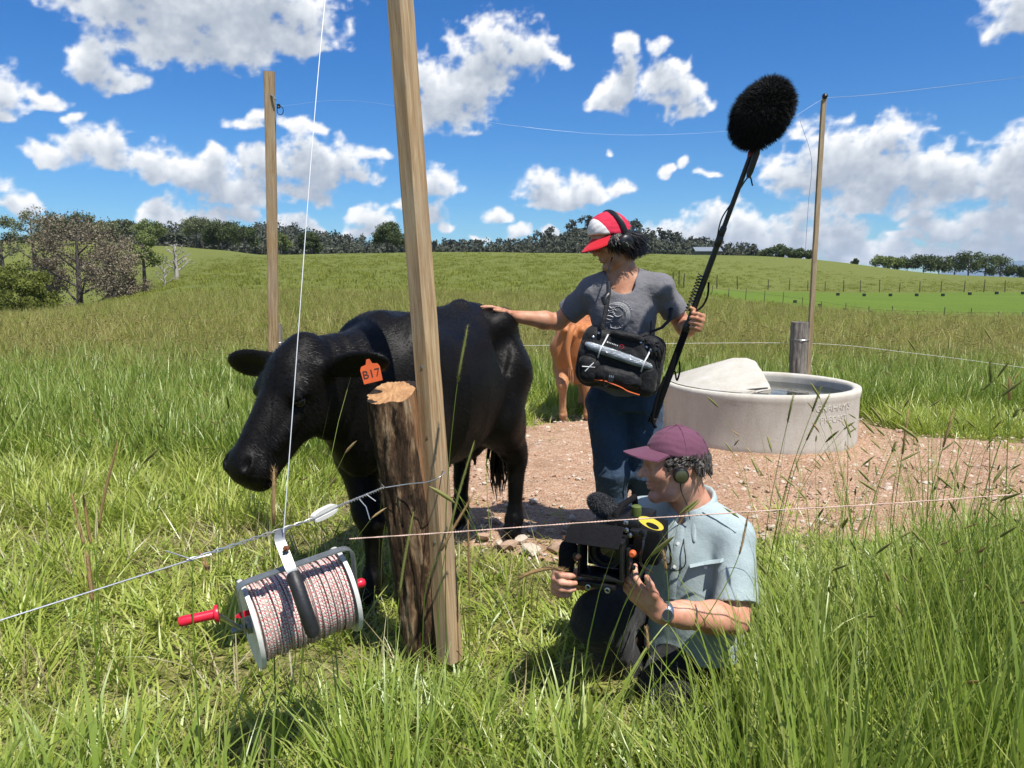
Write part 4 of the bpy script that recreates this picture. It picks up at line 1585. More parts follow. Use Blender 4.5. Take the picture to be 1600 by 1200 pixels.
def head(B, M, k=1.0, nose=1.0, smile=0.0):
    """M: local x out of the face, y to the person's left, z up; origin mid-head"""
    R = np.array(M.to_3x3())

    def h(x, y, z):
        return np.array(M @ Vector((x * k, y * k, z * k)))

    def E(c, r, kk=.02, op='u', Rl=None):
        B.ell(h(*c), np.array(r) * k, k=kk, op=op, R=R if Rl is None else R @ np.array(Rl))

    def C(a, b, ra, rb, kk=.015, op='u'):
        B.cone(h(*a), h(*b), ra * k, rb * k, k=kk, op=op)
    E((-.012, 0, .028), (.098, .075, .090), .03)
    E((.030, 0, -.030), (.058, .060, .078), .03)
    E((.062, 0, .045), (.030, .050, .035), .03)
    for s in (1, -1):
        C((-.010, s * .056, -.045), (.028, s * .046, -.088), .018, .017, .03)
        C((.028, s * .046, -.088), (.066, s * .012, -.104), .017, .014, .02)
        E((.060, s * .040, -.018), (.024, .020, .020), .03)
    E((.074, 0, -.102), (.017, .021, .015), .02)
    C((.086, -.040, .030), (.086, .040, .030), .010, .010, .022)
    C((.082, 0, .022), (.100 + .012 * nose, 0, -.020), .009, .0125, .014)
    for s in (1, -1):
        E((.097, s * .012, -.023), (.010, .008, .008), .008)
        E((.090, s * .032, .012), (.012, .019, .010), .012, 's')
        E((.079, s * .031, .012), (.0145, .016, .0135), .006)
        C((.092, s * .018, .019), (.084, s * .046, .014), .0045, .004, .006)
        C((.091, s * .020, .004), (.083, s * .045, .006), .0035, .003, .006)
        C((.088, s * .026, -.020), (.080, s * (.040 + smile * .006), -.052), .003, .003, .010, 's')
    E((.089, 0, -.055), (.009, .021, .0055), .008)
    E((.086, 0, -.069), (.009, .019, .0065), .008)
    C((.097, -.020, -.061 + .004 * smile), (.100, 0, -.062), .0022, .0022, .004, 's')
    C((.100, 0, -.062), (.090, .024, -.060 + .006 * smile), .0022, .0018, .004, 's')
    for s in (1, -1):
        E((-.014, s * .081, -.002), (.020, .009, .032), .008, 'u', Matrix.Rotation(-.2, 3, 'Y'))
        E((-.010, s * .090, .000), (.011, .007, .020), .006, 's')


def hand(B, wrist, d, n, s, curl, spread=0.0, size=1.0, thumb=None, thumb_curl=.5):
    """d finger direction, n the way the palm faces, s towards the thumb; curl = bend per joint for the four fingers"""
    d, s = Vector(d).normalized(), Vector(s)
    s = (s - d * s.dot(d)).normalized()
    n0 = d.cross(s)
    n = n0 if n0.dot(Vector(n)) > 0 else -n0
    w = Vector(wrist)
    offs, lens = (.030, .010, -.010, -.028), (.074, .082, .076, .060)
    kn = []
    for i in range(4):
        kp = w + (d * (.088 - .004 * abs(i - 1)) + s * offs[i]) * size
        B.cone(w + s * offs[i] * .55 * size + d * .012 * size, kp, .0155 * size, .0125 * size, k=.012)
        kn.append(kp)
    B.cone(w - d * .02 * size, w + d * .05 * size, .024 * size, .026 * size, k=.02, sq=(n, .62))
    for i in range(4):
        p, ang = kn[i], 0.0
        c = curl[i] if isinstance(curl[i], (tuple, list)) else (curl[i],) * 3
        r = [.0100, .0092, .0084, .0070]
        sd = s * (spread * (1.5 - i) / 1.5)
        for j, fr in enumerate((.45, .30, .25)):
            ang += c[j]
            q = p + ((d + sd) * math.cos(ang) + n * math.sin(ang)) * lens[i] * fr * size
            B.cone(p, q, r[j] * size, r[j + 1] * size, k=.004)
            p = q
    t0 = w + (s * .024 + d * .022) * size
    td = Vector(thumb).normalized() if thumb is not None else (d * .62 + s * .62 + n * .45).normalized()
    t1 = t0 + td * .040 * size
    td2 = (td + (d * .4 + n * .5 - s * .35) * thumb_curl).normalized()
    t2 = t1 + td2 * .032 * size
    t3 = t2 + (td2 + (n * .3 - s * .2) * thumb_curl).normalized() * .026 * size
    B.chain([w + d * .015 + s * .01, t0, t1, t2, t3], [.018 * size, .0165 * size, .012 * size, .0105 * size, .008 * size], k=.008)


def obj_at(o, M):
    """o's mesh is in local space; stand it at M (its parent only carries a location)"""
    o.matrix_basis = M


def cap(root, M, mats, brim_mat, brim=.078, tilt=0.0, seam_mat=None, tall=0.0):
    B = Body()
    B.ell((-.010, 0, .030), (.108, .087, .100 + tall), k=.01)
    if tall:
        B.ell((.035, 0, .075), (.060, .066, .058 + tall * .5), k=.03)
    B.cut_plane((0, 0, .036), (.18 + tilt, 0, -1), .006)
    B.warp(lambda P: folds(P, .0022, 60, 60, 90))
    me = B.mesh('cap', .004)
    o = link('cap', me, mats, root)
    obj_at(o, M)
    # brim: a curved stiff sheet
    vs, fs = [], []
    na, nr = 25, 7
    for t in (0, 1):
        for i in range(na):
            ph = lerp(-1.12, 1.12, i / (na - 1))
            for j in range(nr):
                q = j / (nr - 1)
                rad = q * brim * (math.cos(ph) ** .7 if math.cos(ph) > 0 else 0)
                bx = -.010 + .100 * math.cos(ph)
                by = .084 * math.sin(ph)
                x = bx + rad
                z = .046 + .18 * bx * .9 - rad * (.18 + tilt * .8) - .016 * (by / .084) ** 2 * (q + .15) - t * .0045
                vs.append((x, by * (1 + .08 * q), z))
    n1 = na * nr
    for i in range(na - 1):
        for j in range(nr - 1):
            a = i * nr + j
            fs.append((a, a + nr, a + nr + 1, a + 1))
            fs.append((n1 + a, n1 + a + 1, n1 + a + nr + 1, n1 + a + nr))
    edge = [i * nr + nr - 1 for i in range(na)]
    for a, b in zip(edge[:-1], edge[1:]):
        fs.append((a, b, n1 + b, n1 + a))
    b = MB().add(vs, fs).build('brim', brim_mat, o, auto=60)
    b.matrix_parent_inverse = Matrix.Identity(4)
    if seam_mat is not None:
        def dome(th, ph, k=1.006):
            return Vector((-.010 + .108 * k * math.sin(th) * math.cos(ph), .087 * k * math.sin(th) * math.sin(ph), .030 + (.100 + tall) * k * math.cos(th)))
        for ph in (.55, 1.6, 2.6, -.55, -1.6, -2.6):
            q = MB().tube([dome(t, ph) for t in np.linspace(.05, 1.45, 12)], .0012, 5).build('seam', seam_mat, o)
            q.matrix_parent_inverse = Matrix.Identity(4)
        q = MB().lathe([(0, .006), (.006, .005), (.009, .001), (.009, -.004)], 12, Matrix.Translation(dome(0, 0))).build('button', seam_mat, o)
        q.matrix_parent_inverse = Matrix.Identity(4)
    return o


def two_tone_canvas(split):
    """white front panels, red back panels, divided by the seam"""
    m, nt, b = new_mat('red_white_canvas')
    v = coords(nt, 'Object')
    sep = nd(nt, 'ShaderNodeSeparateXYZ')
    nt.links.new(v, sep.inputs[0])
    edge = math_node(nt, 'ADD', sep.outputs[0], math_node(nt, 'MULTIPLY', sep.outputs[2], -.15))
    f = math_node(nt, 'GREATER_THAN', edge, split - .012)
    n1 = noise(nt, v, 30, 4, .6)
    red = ramp(nt, n1, [(.3, (.42, .010, .035)), (.7, (.60, .02, .065))])
    wh = ramp(nt, n1, [(.3, (.66, .63, .63)), (.7, (.78, .76, .76))])
    nt.links.new(mixcol(nt, f, red, wh), b.inputs['Base Color'])
    b.inputs['Roughness'].default_value = .9
    bump(nt, b, math_node(nt, 'ADD', n1, math_node(nt, 'MULTIPLY', noise(nt, v, 500, 2), .1)), .2, .008)
    return m


# ---------------- the sound recordist, standing
def build_standing_man():
    foot = Vector((.57, 3.68, 0))
    root = empty('person', foot, 'standing man in red and white cap and grey t-shirt, one hand on the cow', 'person')
    pel, wst, chs = at(975, 606, 3.70), at(974, 560, 3.69), at(974, 487, 3.68)
    nck = at(973, 432, 3.71)
    sR, sL = at(928, 454, 3.72), at(1030, 450, 3.65)
    eR, wR = at(872, 503, 3.82), at(802, 494, 3.73)
    eL, wL = at(1070, 512, 3.72), at(1079, 512, 3.50)
    hc = at(957, 379, 3.68)
    hf, hu = Vector((-.86, -.36, -.34)), Vector((-.22, -.05, .97))
    MH = place(hf, hu, hc)
    side = (sL - sR).normalized()
    frnt = Vector((0, 0, 1)).cross(side).normalized() * -1
    hipR, hipL = at(948, 628, 3.71), at(1003, 628, 3.70)
    kR, aR = at(955, 735, 3.62), at(957, 832, 3.72)
    kL, aL = at(1012, 738, 3.64), at(1014, 836, 3.74)
    B = Body()
    head(B, MH, 1.0, .8)
    B.cone(MH @ Vector((-.025, 0, -.05)), nck, .056, .060, k=.03)
    B.cone(nck + Vector((0, 0, .02)), chs, .062, .095, k=.04)
    B.cone(sR, sL, .050, .050, k=.03)
    B.cone(nck, sR, .050, .046, k=.03)
    B.cone(nck, sL, .050, .046, k=.03)
    B.cone(chs, pel, .095, .095, k=.04, sq=(frnt, .75))
    B.chain([sR, lerp(sR, eR, .5), eR], [.050, .047, .041], k=.03)
    B.chain([eR, lerp(eR, wR, .3), wR], [.041, .045, .0285], k=.02)
    B.chain([sL, lerp(sL, eL, .5), eL], [.050, .047, .042], k=.03)
    B.chain([eL, lerp(eL, wL, .35), wL], [.041, .044, .030], k=.02)
    for hp, kn, an in ((hipR, kR, aR), (hipL, kL, aL)):
        B.chain([hp, kn, an], [.085, .058, .045], k=.03)
        B.cone(an, an + Vector((-.02, -.02, -.08)), .04, .04, k=.03)
    hand(B, wR, Vector((-.92, -.02, .36)), (-.3, 0, -1), (.1, -.95, .2), [(.10, .25, .2), (.05, .25, .2), (.08, .25, .2), (.12, .3, .2)], spread=.12, thumb=(-.75, -.6, .25), thumb_curl=.1)
    pole_d = (at(1172, 245, 3.25) - at(1020, 655, 3.46)).normalized()
    hand(B, at(1085, 506, 3.43), Vector((.10, -.97, .10)), (-1, -.1, 0), pole_d, [(1.0, 1.25, .9), (1.05, 1.3, .9), (1.1, 1.3, .9), (1.1, 1.3, .9)], thumb=pole_d * .6 + Vector((-.55, -.55, 0)), thumb_curl=.4, size=1.05)
    B.cone(wL, at(1085, 507, 3.44), .030, .026, k=.02)
    link('body', B.mesh('body', .005), M_SKIN_A, root)
    # t-shirt
    S = Body()
    S.cone(sR, sL, .064, .064, k=.05)
    S.cone(nck + Vector((0, 0, -.035)), chs, .080, .140, k=.06, sq=(frnt, .80))
    S.cone(lerp(nck, sR, .25), sR, .062, .062, k=.05)
    S.cone(lerp(nck, sL, .25), sL, .062, .062, k=.05)
    S.cone(chs, wst, .152, .152, k=.06, sq=(frnt, .74))
    S.cyl(wst, pel + Vector((0, 0, -.02)), .163, .172, k=.03, sq=(frnt, .74))
    S.cyl(sR, lerp(sR, eR, .72), .063, .066, k=.03)
    S.cyl(sL, lerp(sL, eL, .62), .064, .070, k=.03)
    S.cone(nck + Vector((-.02, 0, .09)), nck + Vector((-.005, -.070, -.045)), .088, .068, k=.012, op='s')     # neck opening
    S.warp(lambda P: folds(P, .007, 10, 10, 16) + folds(P, .0014, 30, 30, 42))
    tee = link('t_shirt', S.mesh('t_shirt', .0055), M_TEE, root)
    # printed roundel on the chest: ring, contour lines and a few strokes, laid on the cloth
    pr = MB()
    pc = at(967, 494, 3.50)

    def on_shirt(x, y):
        p = pc + side * x + Vector((0, 0, 1)) * y
        return p
    arcs = []
    for r, a0, a1 in ((.062, -2.2, 2.3), (.057, -1.1, 2.0), (.052, -.8, 1.8), (.046, -.6, 1.5), (.040, -.4, 1.2), (.026, 0, 6.3), (.022, .5, 4.0)):
        cx = 0.0 if r > .03 else .006
        cy = 0.0 if r > .03 else .022
        arcs.append([(cx + r * math.cos(t), cy + r * math.sin(t)) for t in np.linspace(a0, a1, 28)])
    for i in range(7):
        y0 = .04 - i * .014
        arcs.append([(-.048 + .010 * q + .004 * math.sin(q * 2 + i), y0 + .004 * math.sin(q * 1.7 + i * 2)) for q in np.linspace(0, 5 - .4 * i, 10)])
    for i in range(5):
        arcs.append([(-.05 + .014 * i, -.085), (-.040 + .016 * i, -.068), (-.045 + .020 * i, -.052)])
    strokes = [(a, .0024) for a in arcs]
    for t in np.linspace(.35, 1.75, 10):                                 # arc of small letters round the top
        c, s_ = math.cos(t), math.sin(t)
        strokes.append(([(c * .072, s_ * .072), (c * .077, s_ * .077)], .0024))
    dg = bpy.context.evaluated_depsgraph_get()
    from mathutils.bvhtree import BVHTree
    bv = BVHTree.FromObject(tee, dg)
    off = Vector(foot) * 0
    for pts, wd in strokes:
        q = []
        for x, y in pts:
            p = on_shirt(x, y)
            hit = bv.ray_cast(p - frnt * -.0 + Vector((0, -.3, 0)), Vector((0, 1, 0)), 1.0)
            if hit[0] is not None:
                q.append(hit[0] + hit[1] * .0012)
        if len(q) > 1:
            pr.tube(q, wd, 4, flat=.35)
    pr.build('chest_print', M_WHITEP, tee)
    # jeans
    J = Body()
    J.cyl(pel + Vector((0, 0, .05)), pel + Vector((0, 0, -.10)), .158, .168, k=.03, sq=(frnt, .76))
    for hp, kn, an in ((hipR, kR, aR), (hipL, kL, aL)):
        J.cone(hp, kn, .108, .082, k=.03)
        J.cyl(kn, an + Vector((0, 0, -.03)), .082, .080, k=.04)
    J.warp(lambda P: folds(P, .005, 14, 14, 26) + folds(P, .002, 40, 40, 70))
    link('jeans', J.mesh('jeans', .006), M_JEANS, root)
    for an in (aR, aL):
        K = Body()
        g = Vector((an.x, an.y, .0))
        d = Vector((-.35, -.93, 0)).normalized()
        K.cone(g + Vector((0, 0, .05)), g + d * .13 + Vector((0, 0, .038)), .050, .042, k=.02)
        K.cone(g + Vector((0, 0, .05)) - d * .04, g + Vector((0, 0, .13)), .045, .052, k=.02)
        K.cut_plane((0, 0, .004), (0, 0, -1))
        link('boot', K.mesh('boot', .007), M_LEATHER, root)
    # hair: long black locks under the cap
    hr = random.Random(4)
    HB = MB()
    for i in range(3000):
        ph = hr.uniform(.75, 2 * math.pi - .75)
        c, s = math.cos(ph), math.sin(ph)
        st = Vector((-.012 + .094 * c, .076 * s, .052))
        front = max(0, c)
        L = lerp(.150, .070, front ** .5) * hr.uniform(.55, 1.1)
        w1 = hr.gauss(0, .014)
        w2 = hr.gauss(0, .020)
        out = Vector((c, s, 0))
        p = [st, st + out * .014 + Vector((0, 0, -L * .35)), st + out * .016 + Vector((-.010 + w1, w2 * .6, -L * .7)), st + out * (.004 + .01 * hr.random()) + Vector((-.016 + w1 * 1.6, w2, -L))]
        p = [MH @ Vector(q) for q in curve_pts(p, 8)]
        wv = hr.uniform(0, 6.28)
        p = [q + Vector((.004 * math.sin(wv + i_ * 1.3), .004 * math.cos(wv + i_ * 1.1), 0)) * (i_ / 8) for i_, q in enumerate(p)]
        HB.tube(p, [.0013, .0015, .0015, .0014, .0013, .0012, .001, .0007, .0004][:len(p)], 3, cap=False)
    hs_ = Body()
    hs_.ell(MH @ Vector((-.030, 0, .020)), (.088, .084, .080), k=.02, R=np.array(MH.to_3x3()))
    hs_.ell(MH @ Vector((-.068, 0, -.050)), (.048, .070, .078), k=.04, R=np.array(MH.to_3x3()))
    hs_.cone(MH @ Vector((.02, .066, .03)), MH @ Vector((.006, .074, -.03)), .016, .008, k=.02)
    hs_.cone(MH @ Vector((.02, -.066, .03)), MH @ Vector((.006, -.074, -.03)), .016, .008, k=.02)
    hs_.warp(lambda P: folds(P, .004, 60, 60, 25))
    hair = link('hair', hs_.mesh('hair', .005), M_HAIR, root)
    HB.build('locks', M_HAIR, hair)
    cp = cap(root, MH @ Matrix.Rotation(.10, 4, 'Y'), [two_tone_canvas(.040)], M_REDBRIM, tilt=.30, tall=.022)
    # headphones
    hp = MB()
    band = [MH @ Vector((-.015 - .015 * math.cos(t), .098 * math.cos(t), .035 + .115 * math.sin(t))) for t in np.linspace(-.05, math.pi + .05, 24)]
    hb = MB().tube(band, .0065, 6, flat=2.0).build('headband', M_BLACKP, root)
    cpm = MB()
    for s in (1, -1):
        Mx = MH @ frame((0.05, s, -.05), (1, 0, 0), (-.012, s * .096, -.012))
        e = MB().lathe([(.012, -.012), (.036, -.010), (.040, 0), (.038, .014), (.030, .022), (.012, .026)], 22, Mx).build('ear_cup', M_BLACKP, hb)
        MB().lathe([(.018, 0), (.020, .004), (0, .005)], 16, Mx @ Matrix.Translation((0, 0, .0255))).build('cup_plate', M_BLACKP, e)
    # red spectacles
    gl = MB()
    for s in (1, -1):
        c = Vector((.108, s * .034, .004))
        gl.tube([MH @ (c + Vector((-.006 * abs(math.cos(t)), .022 * math.cos(t) * 1, .017 * math.sin(t)))) for t in np.linspace(0, 2 * math.pi, 17)], .0022, 5, cap=False)
        gl.tube([MH @ Vector(p) for p in ((.103, s * .055, .008), (.05, s * .078, .010), (-.01, s * .084, .008))], .0024, 5)
    gl.tube([MH @ Vector(p) for p in ((.108, -.012, .008), (.112, 0, .011), (.108, .012, .008))], .0022, 5)
    gl.build('spectacles', M_REDP, root)
    # lanyard cord and harness straps to the bag
    cord = curve_pts([MH @ Vector((.06, .06, -.06)), at(949, 428, 3.55), at(950, 450, 3.49), at(946, 475, 3.46)], 14)
    MB().tube(cord, .004, 6).build('microphone_cord', M_BLACKP, root)
    MB().tube([at(951, 440, 3.53), at(951, 458, 3.485), at(947, 482, 3.455), at(941, 515, 3.43)], .011, 6, flat=.5).build('harness_strap', M_NYLON, root)
    MB().tube([at(1050, 470, 3.66), at(1046, 500, 3.55), at(1034, 512, 3.50), at(1000, 525, 3.45)], .010, 6, flat=.5).build('harness_strap', M_NYLON, root)
    MB().tube([at(950, 458, 3.48), at(943, 466, 3.462), at(944, 476, 3.45)], [.012, .018, .008], 8, flat=.6).build('strap_buckle', M_BLACKP, root)
    return root, MH


STAND, STAND_HEAD = build_standing_man()


# ---------------- the camera operator, squatting
def build_squatting_man():
    foot = Vector((.58, 2.42, 0))
    root = empty('person', foot, 'man in plum cap and pale blue shirt squatting in the grass with a film camera', 'person')
    fc = Vector((-.62, -.78, 0)).normalized()
    lf = Vector((0, 0, 1)).cross(fc)
    hc = at(1053, 727, 2.42)
    MH = place(Vector((-.985, -.10, -.06)), Vector((.03, .04, 1)), hc)
    nck = at(1080, 795, 2.46)
    sL, sR = at(1146, 838, 2.36), at(1003, 808, 2.62)
    chs = at(1078, 872, 2.45)
    pel = Vector((.62, 2.60, .20))
    eL, wL = at(1150, 968, 2.22), at(1030, 957, 2.12)
    eR, wR = at(955, 905, 2.50), at(898, 905, 2.34)
    hpL, hpR = pel + lf * .10, pel - lf * .10
    kR, aR = at(934, 962, 2.36), at(985, 1062, 2.50)
    kL, aL = at(1040, 1085, 2.27), Vector((.66, 2.66, .07))
    B = Body()
    head(B, MH, 1.0, 1.25, 1.0)
    B.cone(MH @ Vector((-.03, 0, -.05)), nck, .060, .064, k=.03)
    B.cone(nck, chs, .065, .09, k=.04)
    B.cone(sR, sL, .044, .044, k=.03)
    B.cone(chs, pel, .09, .09, k=.04)
    B.chain([sL, lerp(sL, eL, .5), eL], [.055, .052, .044], k=.03)
    B.chain([eL, lerp(eL, wL, .3), lerp(eL, wL, .7), wL], [.045, .050, .040, .031], k=.02)
    B.chain([sR, eR], [.055, .044], k=.03)
    B.chain([eR, lerp(eR, wR, .3), wR], [.044, .047, .031], k=.02)
    B.chain([hpL, kL, aL], [.09, .06, .045], k=.03)
    B.chain([hpR, kR, aR], [.09, .06, .045], k=.03)
    # near hand cups the camera from below, far hand holds its side grip
    hand(B, wL, Vector((-.72, .12, .62)), (.0, .75, .5), (.2, -.55, .75), [(.25, .55, .4), (.25, .6, .4), (.3, .6, .4), (.35, .6, .4)], spread=.15, size=1.06, thumb=(-.35, -.3, .85), thumb_curl=.3)
    hand(B, at(886, 900, 2.235), Vector((-.45, -.85, .15)), (1, -.45, .0), (.1, .1, .95), [(.85, 1.1, .6), (.9, 1.15, .6), (.95, 1.15, .6), (.95, 1.15, .6)], size=1.08, thumb=(.25, -.45, .75), thumb_curl=.5)
    B.cone(wR, at(887, 902, 2.245), .031, .027, k=.02)
    link('body', B.mesh('body', .0042), M_SKIN_B, root)
    # shirt
    S = Body()
    hem = at(1084, 1012, 2.43)
    S.cone(sR, sL, .062, .064, k=.05)
    S.cone(nck + Vector((0, 0, -.03)), chs, .085, .150, k=.06, sq=(fc, .80))
    S.cone(lerp(nck, sL, .2), sL, .066, .068, k=.04)
    S.cone(lerp(nck, sR, .2), sR, .066, .066, k=.04)
    S.cone(chs, lerp(chs, hem, .6), .155, .160, k=.05, sq=(fc, .82))
    S.cyl(lerp(chs, hem, .4), hem, .160, .182, k=.03, sq=(fc, .84))
    S.cyl(sL, lerp(sL, eL, .84), .072, .078, k=.015)
    S.cyl(sR, lerp(sR, eR, .85), .068, .072, k=.02)
    S.cone(nck + Vector((0, 0, .10)), nck + fc * .05 + Vector((0, 0, -.055)), .082, .040, k=.012, op='s')
    S.warp(lambda P: folds(P, .012, 8, 8, 12) + folds(P, .0022, 20, 20, 30))
    sh = link('shirt', S.mesh('shirt', .005), M_SHIRT, root)
    # collar leaves
    for s in (1, -1):
        Cc = Body()
        ring = [nck + lf * (s * .075 * math.sin(t)) + fc * (.072 * math.cos(t)) + Vector((0, 0, .045 - .055 * (1 + math.cos(t)) / 2)) for t in np.linspace(.42, math.pi, 9)]
        for i in range(8):
            Cc.cone(ring[i], ring[i + 1], .0245, .0245, k=.015, sq=((ring[i] - nck) * Vector((1, 1, 0)), .30))
        tip = nck + lf * (s * .062) + fc * .105 + Vector((0, 0, -.075))
        Cc.cone(ring[0], tip, .026, .006, k=.015, sq=(fc, .32))
        link('collar', Cc.mesh('collar', .0045), M_SHIRT, sh)
    from mathutils.bvhtree import BVHTree
    bv = BVHTree.FromObject(sh, bpy.context.evaluated_depsgraph_get())

    def drape(px, py, lift=.002):
        o = Vector((0, 0, CZ))
        d = (at(px, py, 2.0) - o).normalized()
        h = bv.ray_cast(o, d, 6)
        return (h[0] + h[1] * lift) if h[0] is not None else None

    def strip(name, pts, r, mat, flat=.3, n=6):
        q = [drape(*p) for p in pts]
        q = [p for p in q if p is not None]
        if len(q) > 1:
            return MB().tube(q, r, n, flat=flat).build(name, mat, sh)
    strip('placket', [(1066, 820), (1060, 850), (1056, 880), (1052, 910), (1050, 935)], .014, M_SHIRT, .2)
    strip('pocket_flap', [(1078, 884), (1096, 880), (1114, 877), (1130, 875)], .018, M_SHIRT, .25)
    strip('shoulder_seam', [(1098, 800), (1120, 812), (1136, 822), (1150, 832)], .0022, M_SHIRT, 1)
    strip('sleeve_hem', [(1112, 936), (1130, 942), (1150, 944), (1168, 942)], .0025, M_SHIRT, 1)
    for q in ((1060, 850), (1055, 885), (1102, 886)):
        p = drape(*q, lift=.004)
        if p is not None:
            MB().lathe([(0, .002), (.006, .0015), (.006, -.002)], 12, frame((-.3, -.9, .2), None, p)).build('button', M_WHITEC, sh)
    # trousers
    J = Body()
    J.cone(hpL, hpR, .125, .125, k=.04)
    J.cone(hpR, kR, .115, .085, k=.04)
    J.cyl(kR, aR, .085, .068, k=.05)
    J.cone(hpL, kL, .115, .088, k=.04)
    J.cyl(kL, aL, .085, .070, k=.05)
    J.warp(lambda P: folds(P, .006, 14, 14, 18) + folds(P, .002, 40, 40, 60))
    link('trousers', J.mesh('trousers', .006), M_JEANS_B, root)
    for an, d in ((Vector((aR.x, aR.y, 0)), Vector((-.8, -.6, 0))), (Vector((aL.x + .02, aL.y, 0)), Vector((-.5, -.8, 0)))):
        K = Body()
        g = an
        K.cone(g + Vector((0, 0, .05)), g + d * .13 + Vector((0, 0, .038)), .050, .042, k=.02)
        K.cone(g + Vector((0, 0, .05)) - d * .04, g + Vector((0, 0, .12)), .045, .050, k=.02)
        K.cut_plane((0, 0, .004), (0, 0, -1))
        link('boot', K.mesh('boot', .008), M_LEATHER, root)
    # hair
    hr = random.Random(8)
    HB = MB()
    for i in range(330):
        ph = hr.uniform(.95, 2 * math.pi - .95)
        c, s = math.cos(ph), math.sin(ph)
        st = Vector((-.012 + .092 * c, .074 * s, hr.uniform(.018, .050)))
        if c > -.35:
            L = hr.uniform(.018, .034) if st.z < .04 else .02
            if c < .25:
                L *= .35
        else:
            L = hr.uniform(.03, .065)
        out = Vector((c, s, 0))
        tw = hr.uniform(0, 6.28)
        p = []
        for q in np.linspace(0, 1, 6):
            p.append(MH @ (st + out * (.006 + .012 * q * (1 if c < 0 else .4)) + Vector((.007 * math.sin(tw + q * 6), .007 * math.cos(tw + q * 6) * .6, -L * q))))
        HB.tube(p, [.0045, .005, .0048, .004, .003, .001], 4, cap=False)
    HB.build('hair', M_HAIR_B, root)
    EB = MB()
    for s in (1,):
        EB.tube([MH @ Vector(p) for p in ((.096, s * .014, .030), (.097, s * .030, .035), (.088, s * .048, .030))], [.003, .004, .002], 5)
    EB.build('eyebrow', M_HAIR_B, root)
    for s in (1, -1):
        e = MB().lathe([(.0118 * math.sin(t), -.0118 * math.cos(t)) for t in np.linspace(0, math.pi, 10)], 14, Matrix.Translation(MH @ Vector((.0790, s * .031, .0125)))).build('eye', M_EYEW, root)
    cap(root, MH @ Matrix.Translation((0, 0, .004)) @ Matrix.Rotation(-.06, 4, 'Y'), [M_PLUM], M_PLUM, tilt=-.02, brim=.082, seam_mat=M_PLUM)
    # ear-clip headphone and its lead
    Mx = MH @ frame((.12, 1, -.1), (1, 0, 0), (.006, .088, -.014))
    hpn = MB().lathe([(.010, -.012), (.022, -.010), (.026, 0), (.026, .006), (.023, .010), (.008, .0125), (0, .0125)], 24, Mx).build('headphone', M_BLACKP, root)
    MB().lathe([(.0205, .0), (.0205, .002), (.012, .0045), (0, .005)], 22, Mx @ Matrix.Translation((0, 0, .0105))).build('cup_plate', simple('olive_metal', (.16, .16, .10), .3, .7, var=.1, bmp=0), hpn)
    MB().tube(curve_pts([Mx @ Vector((0, -.02, .0)), at(1064, 765, 2.33), at(1074, 790, 2.36), at(1078, 812, 2.36)], 14), .0018, 5).build('lead', M_BLACKP, hpn)
    # watch
    wd = (wL - eL).normalized()
    wc = lerp(eL, wL, .93)
    W = frame(wd, (0, -1, .3), wc)
    wa = MB().lathe([(.033, -.011), (.0355, -.008), (.0355, .008), (.033, .011)], 26, W, close=False).build('watch_strap', M_STEEL, root)
    Md = frame((-.1, -.95, .28), (1, 0, 0), wc + Vector((0, -.034, .010)))
    wt = MB().lathe([(.018, -.005), (.020, 0), (.020, .004), (.017, .007)], 24, Md).build('watch', M_STEEL, root)
    MB().lathe([(.016, .0), (.016, .0012), (0, .0014)], 24, Md @ Matrix.Translation((0, 0, .0065))).build('dial', simple('dark_dial', (.03, .03, .035), .15, var=.1, bmp=0), wt)
    # spectacles on a cord, hanging at the chest
    cd = [p for p in (drape(1066, 818, .01), drape(1070, 850, .012), drape(1072, 880, .012), drape(1058, 890, .012), drape(1040, 884, .012)) if p is not None]
    if len(cd) > 2:
        MB().tube(curve_pts(cd, 16), .002, 5).build('spectacle_cord', M_BLACKP, root)
    return root, MH


SQUAT, SQUAT_HEAD = build_squatting_man()
# ------------------------------------------------------------------ timber, wire, reel
def mat_timber(name, c0, c1, grain=60.0, grey=0.3):
    m, nt, b = new_mat(name)
    v = coords(nt, 'Object', (1, 1, .045))
    n1 = noise(nt, v, grain, 6, .65, .6)
    n2 = noise(nt, v, grain * 5, 4, .7)
    v2 = coords(nt, 'Object', (1, 1, .3))
    n3 = noise(nt, v2, 5, 4, .6)
    c = ramp(nt, n1, [(.25, shift_col(c0, .55)), (.45, c0), (.62, c1), (.8, shift_col(c1, .8))])
    c = mixcol(nt, .35, c, ramp(nt, n2, [(.3, shift_col(c0, .5)), (.7, c1)]))
    c = mixcol(nt, math_node(nt, 'MULTIPLY', ramp(nt, n3, [(.45, (0, 0, 0)), (.75, (1, 1, 1))]), grey), c, (.30, .27, .22))
    # drying cracks along the grain
    v4 = coords(nt, 'Object', (1, 1, .014))
    n4 = noise(nt, v4, grain * 1.7, 3, .5)
    crack = ramp(nt, n4, [(.27, (1, 1, 1)), (.33, (0, 0, 0))])
    c = mixcol(nt, math_node(nt, 'MULTIPLY', crack, .75), c, shift_col(c0, .22))
    # a few knots
    vo = nd(nt, 'ShaderNodeTexVoronoi', feature='F1', inp={'Scale': 4.2, 'Randomness': 1.0})
    nt.links.new(coords(nt, 'Object', (1, 1, .75)), vo.inputs['Vector'])
    kn = ramp(nt, vo.outputs['Distance'], [(.06, (1, 1, 1)), (.11, (0, 0, 0))])
    c = mixcol(nt, math_node(nt, 'MULTIPLY', kn, .65), c, shift_col(c0, .35))
    nt.links.new(c, b.inputs['Base Color'])
    b.inputs['Roughness'].default_value = .8
    b.inputs['Specular IOR Level'].default_value = .25
    bump(nt, b, math_node(nt, 'ADD', n1, math_node(nt, 'MULTIPLY', n2, .4)), .45, .004)
    return m


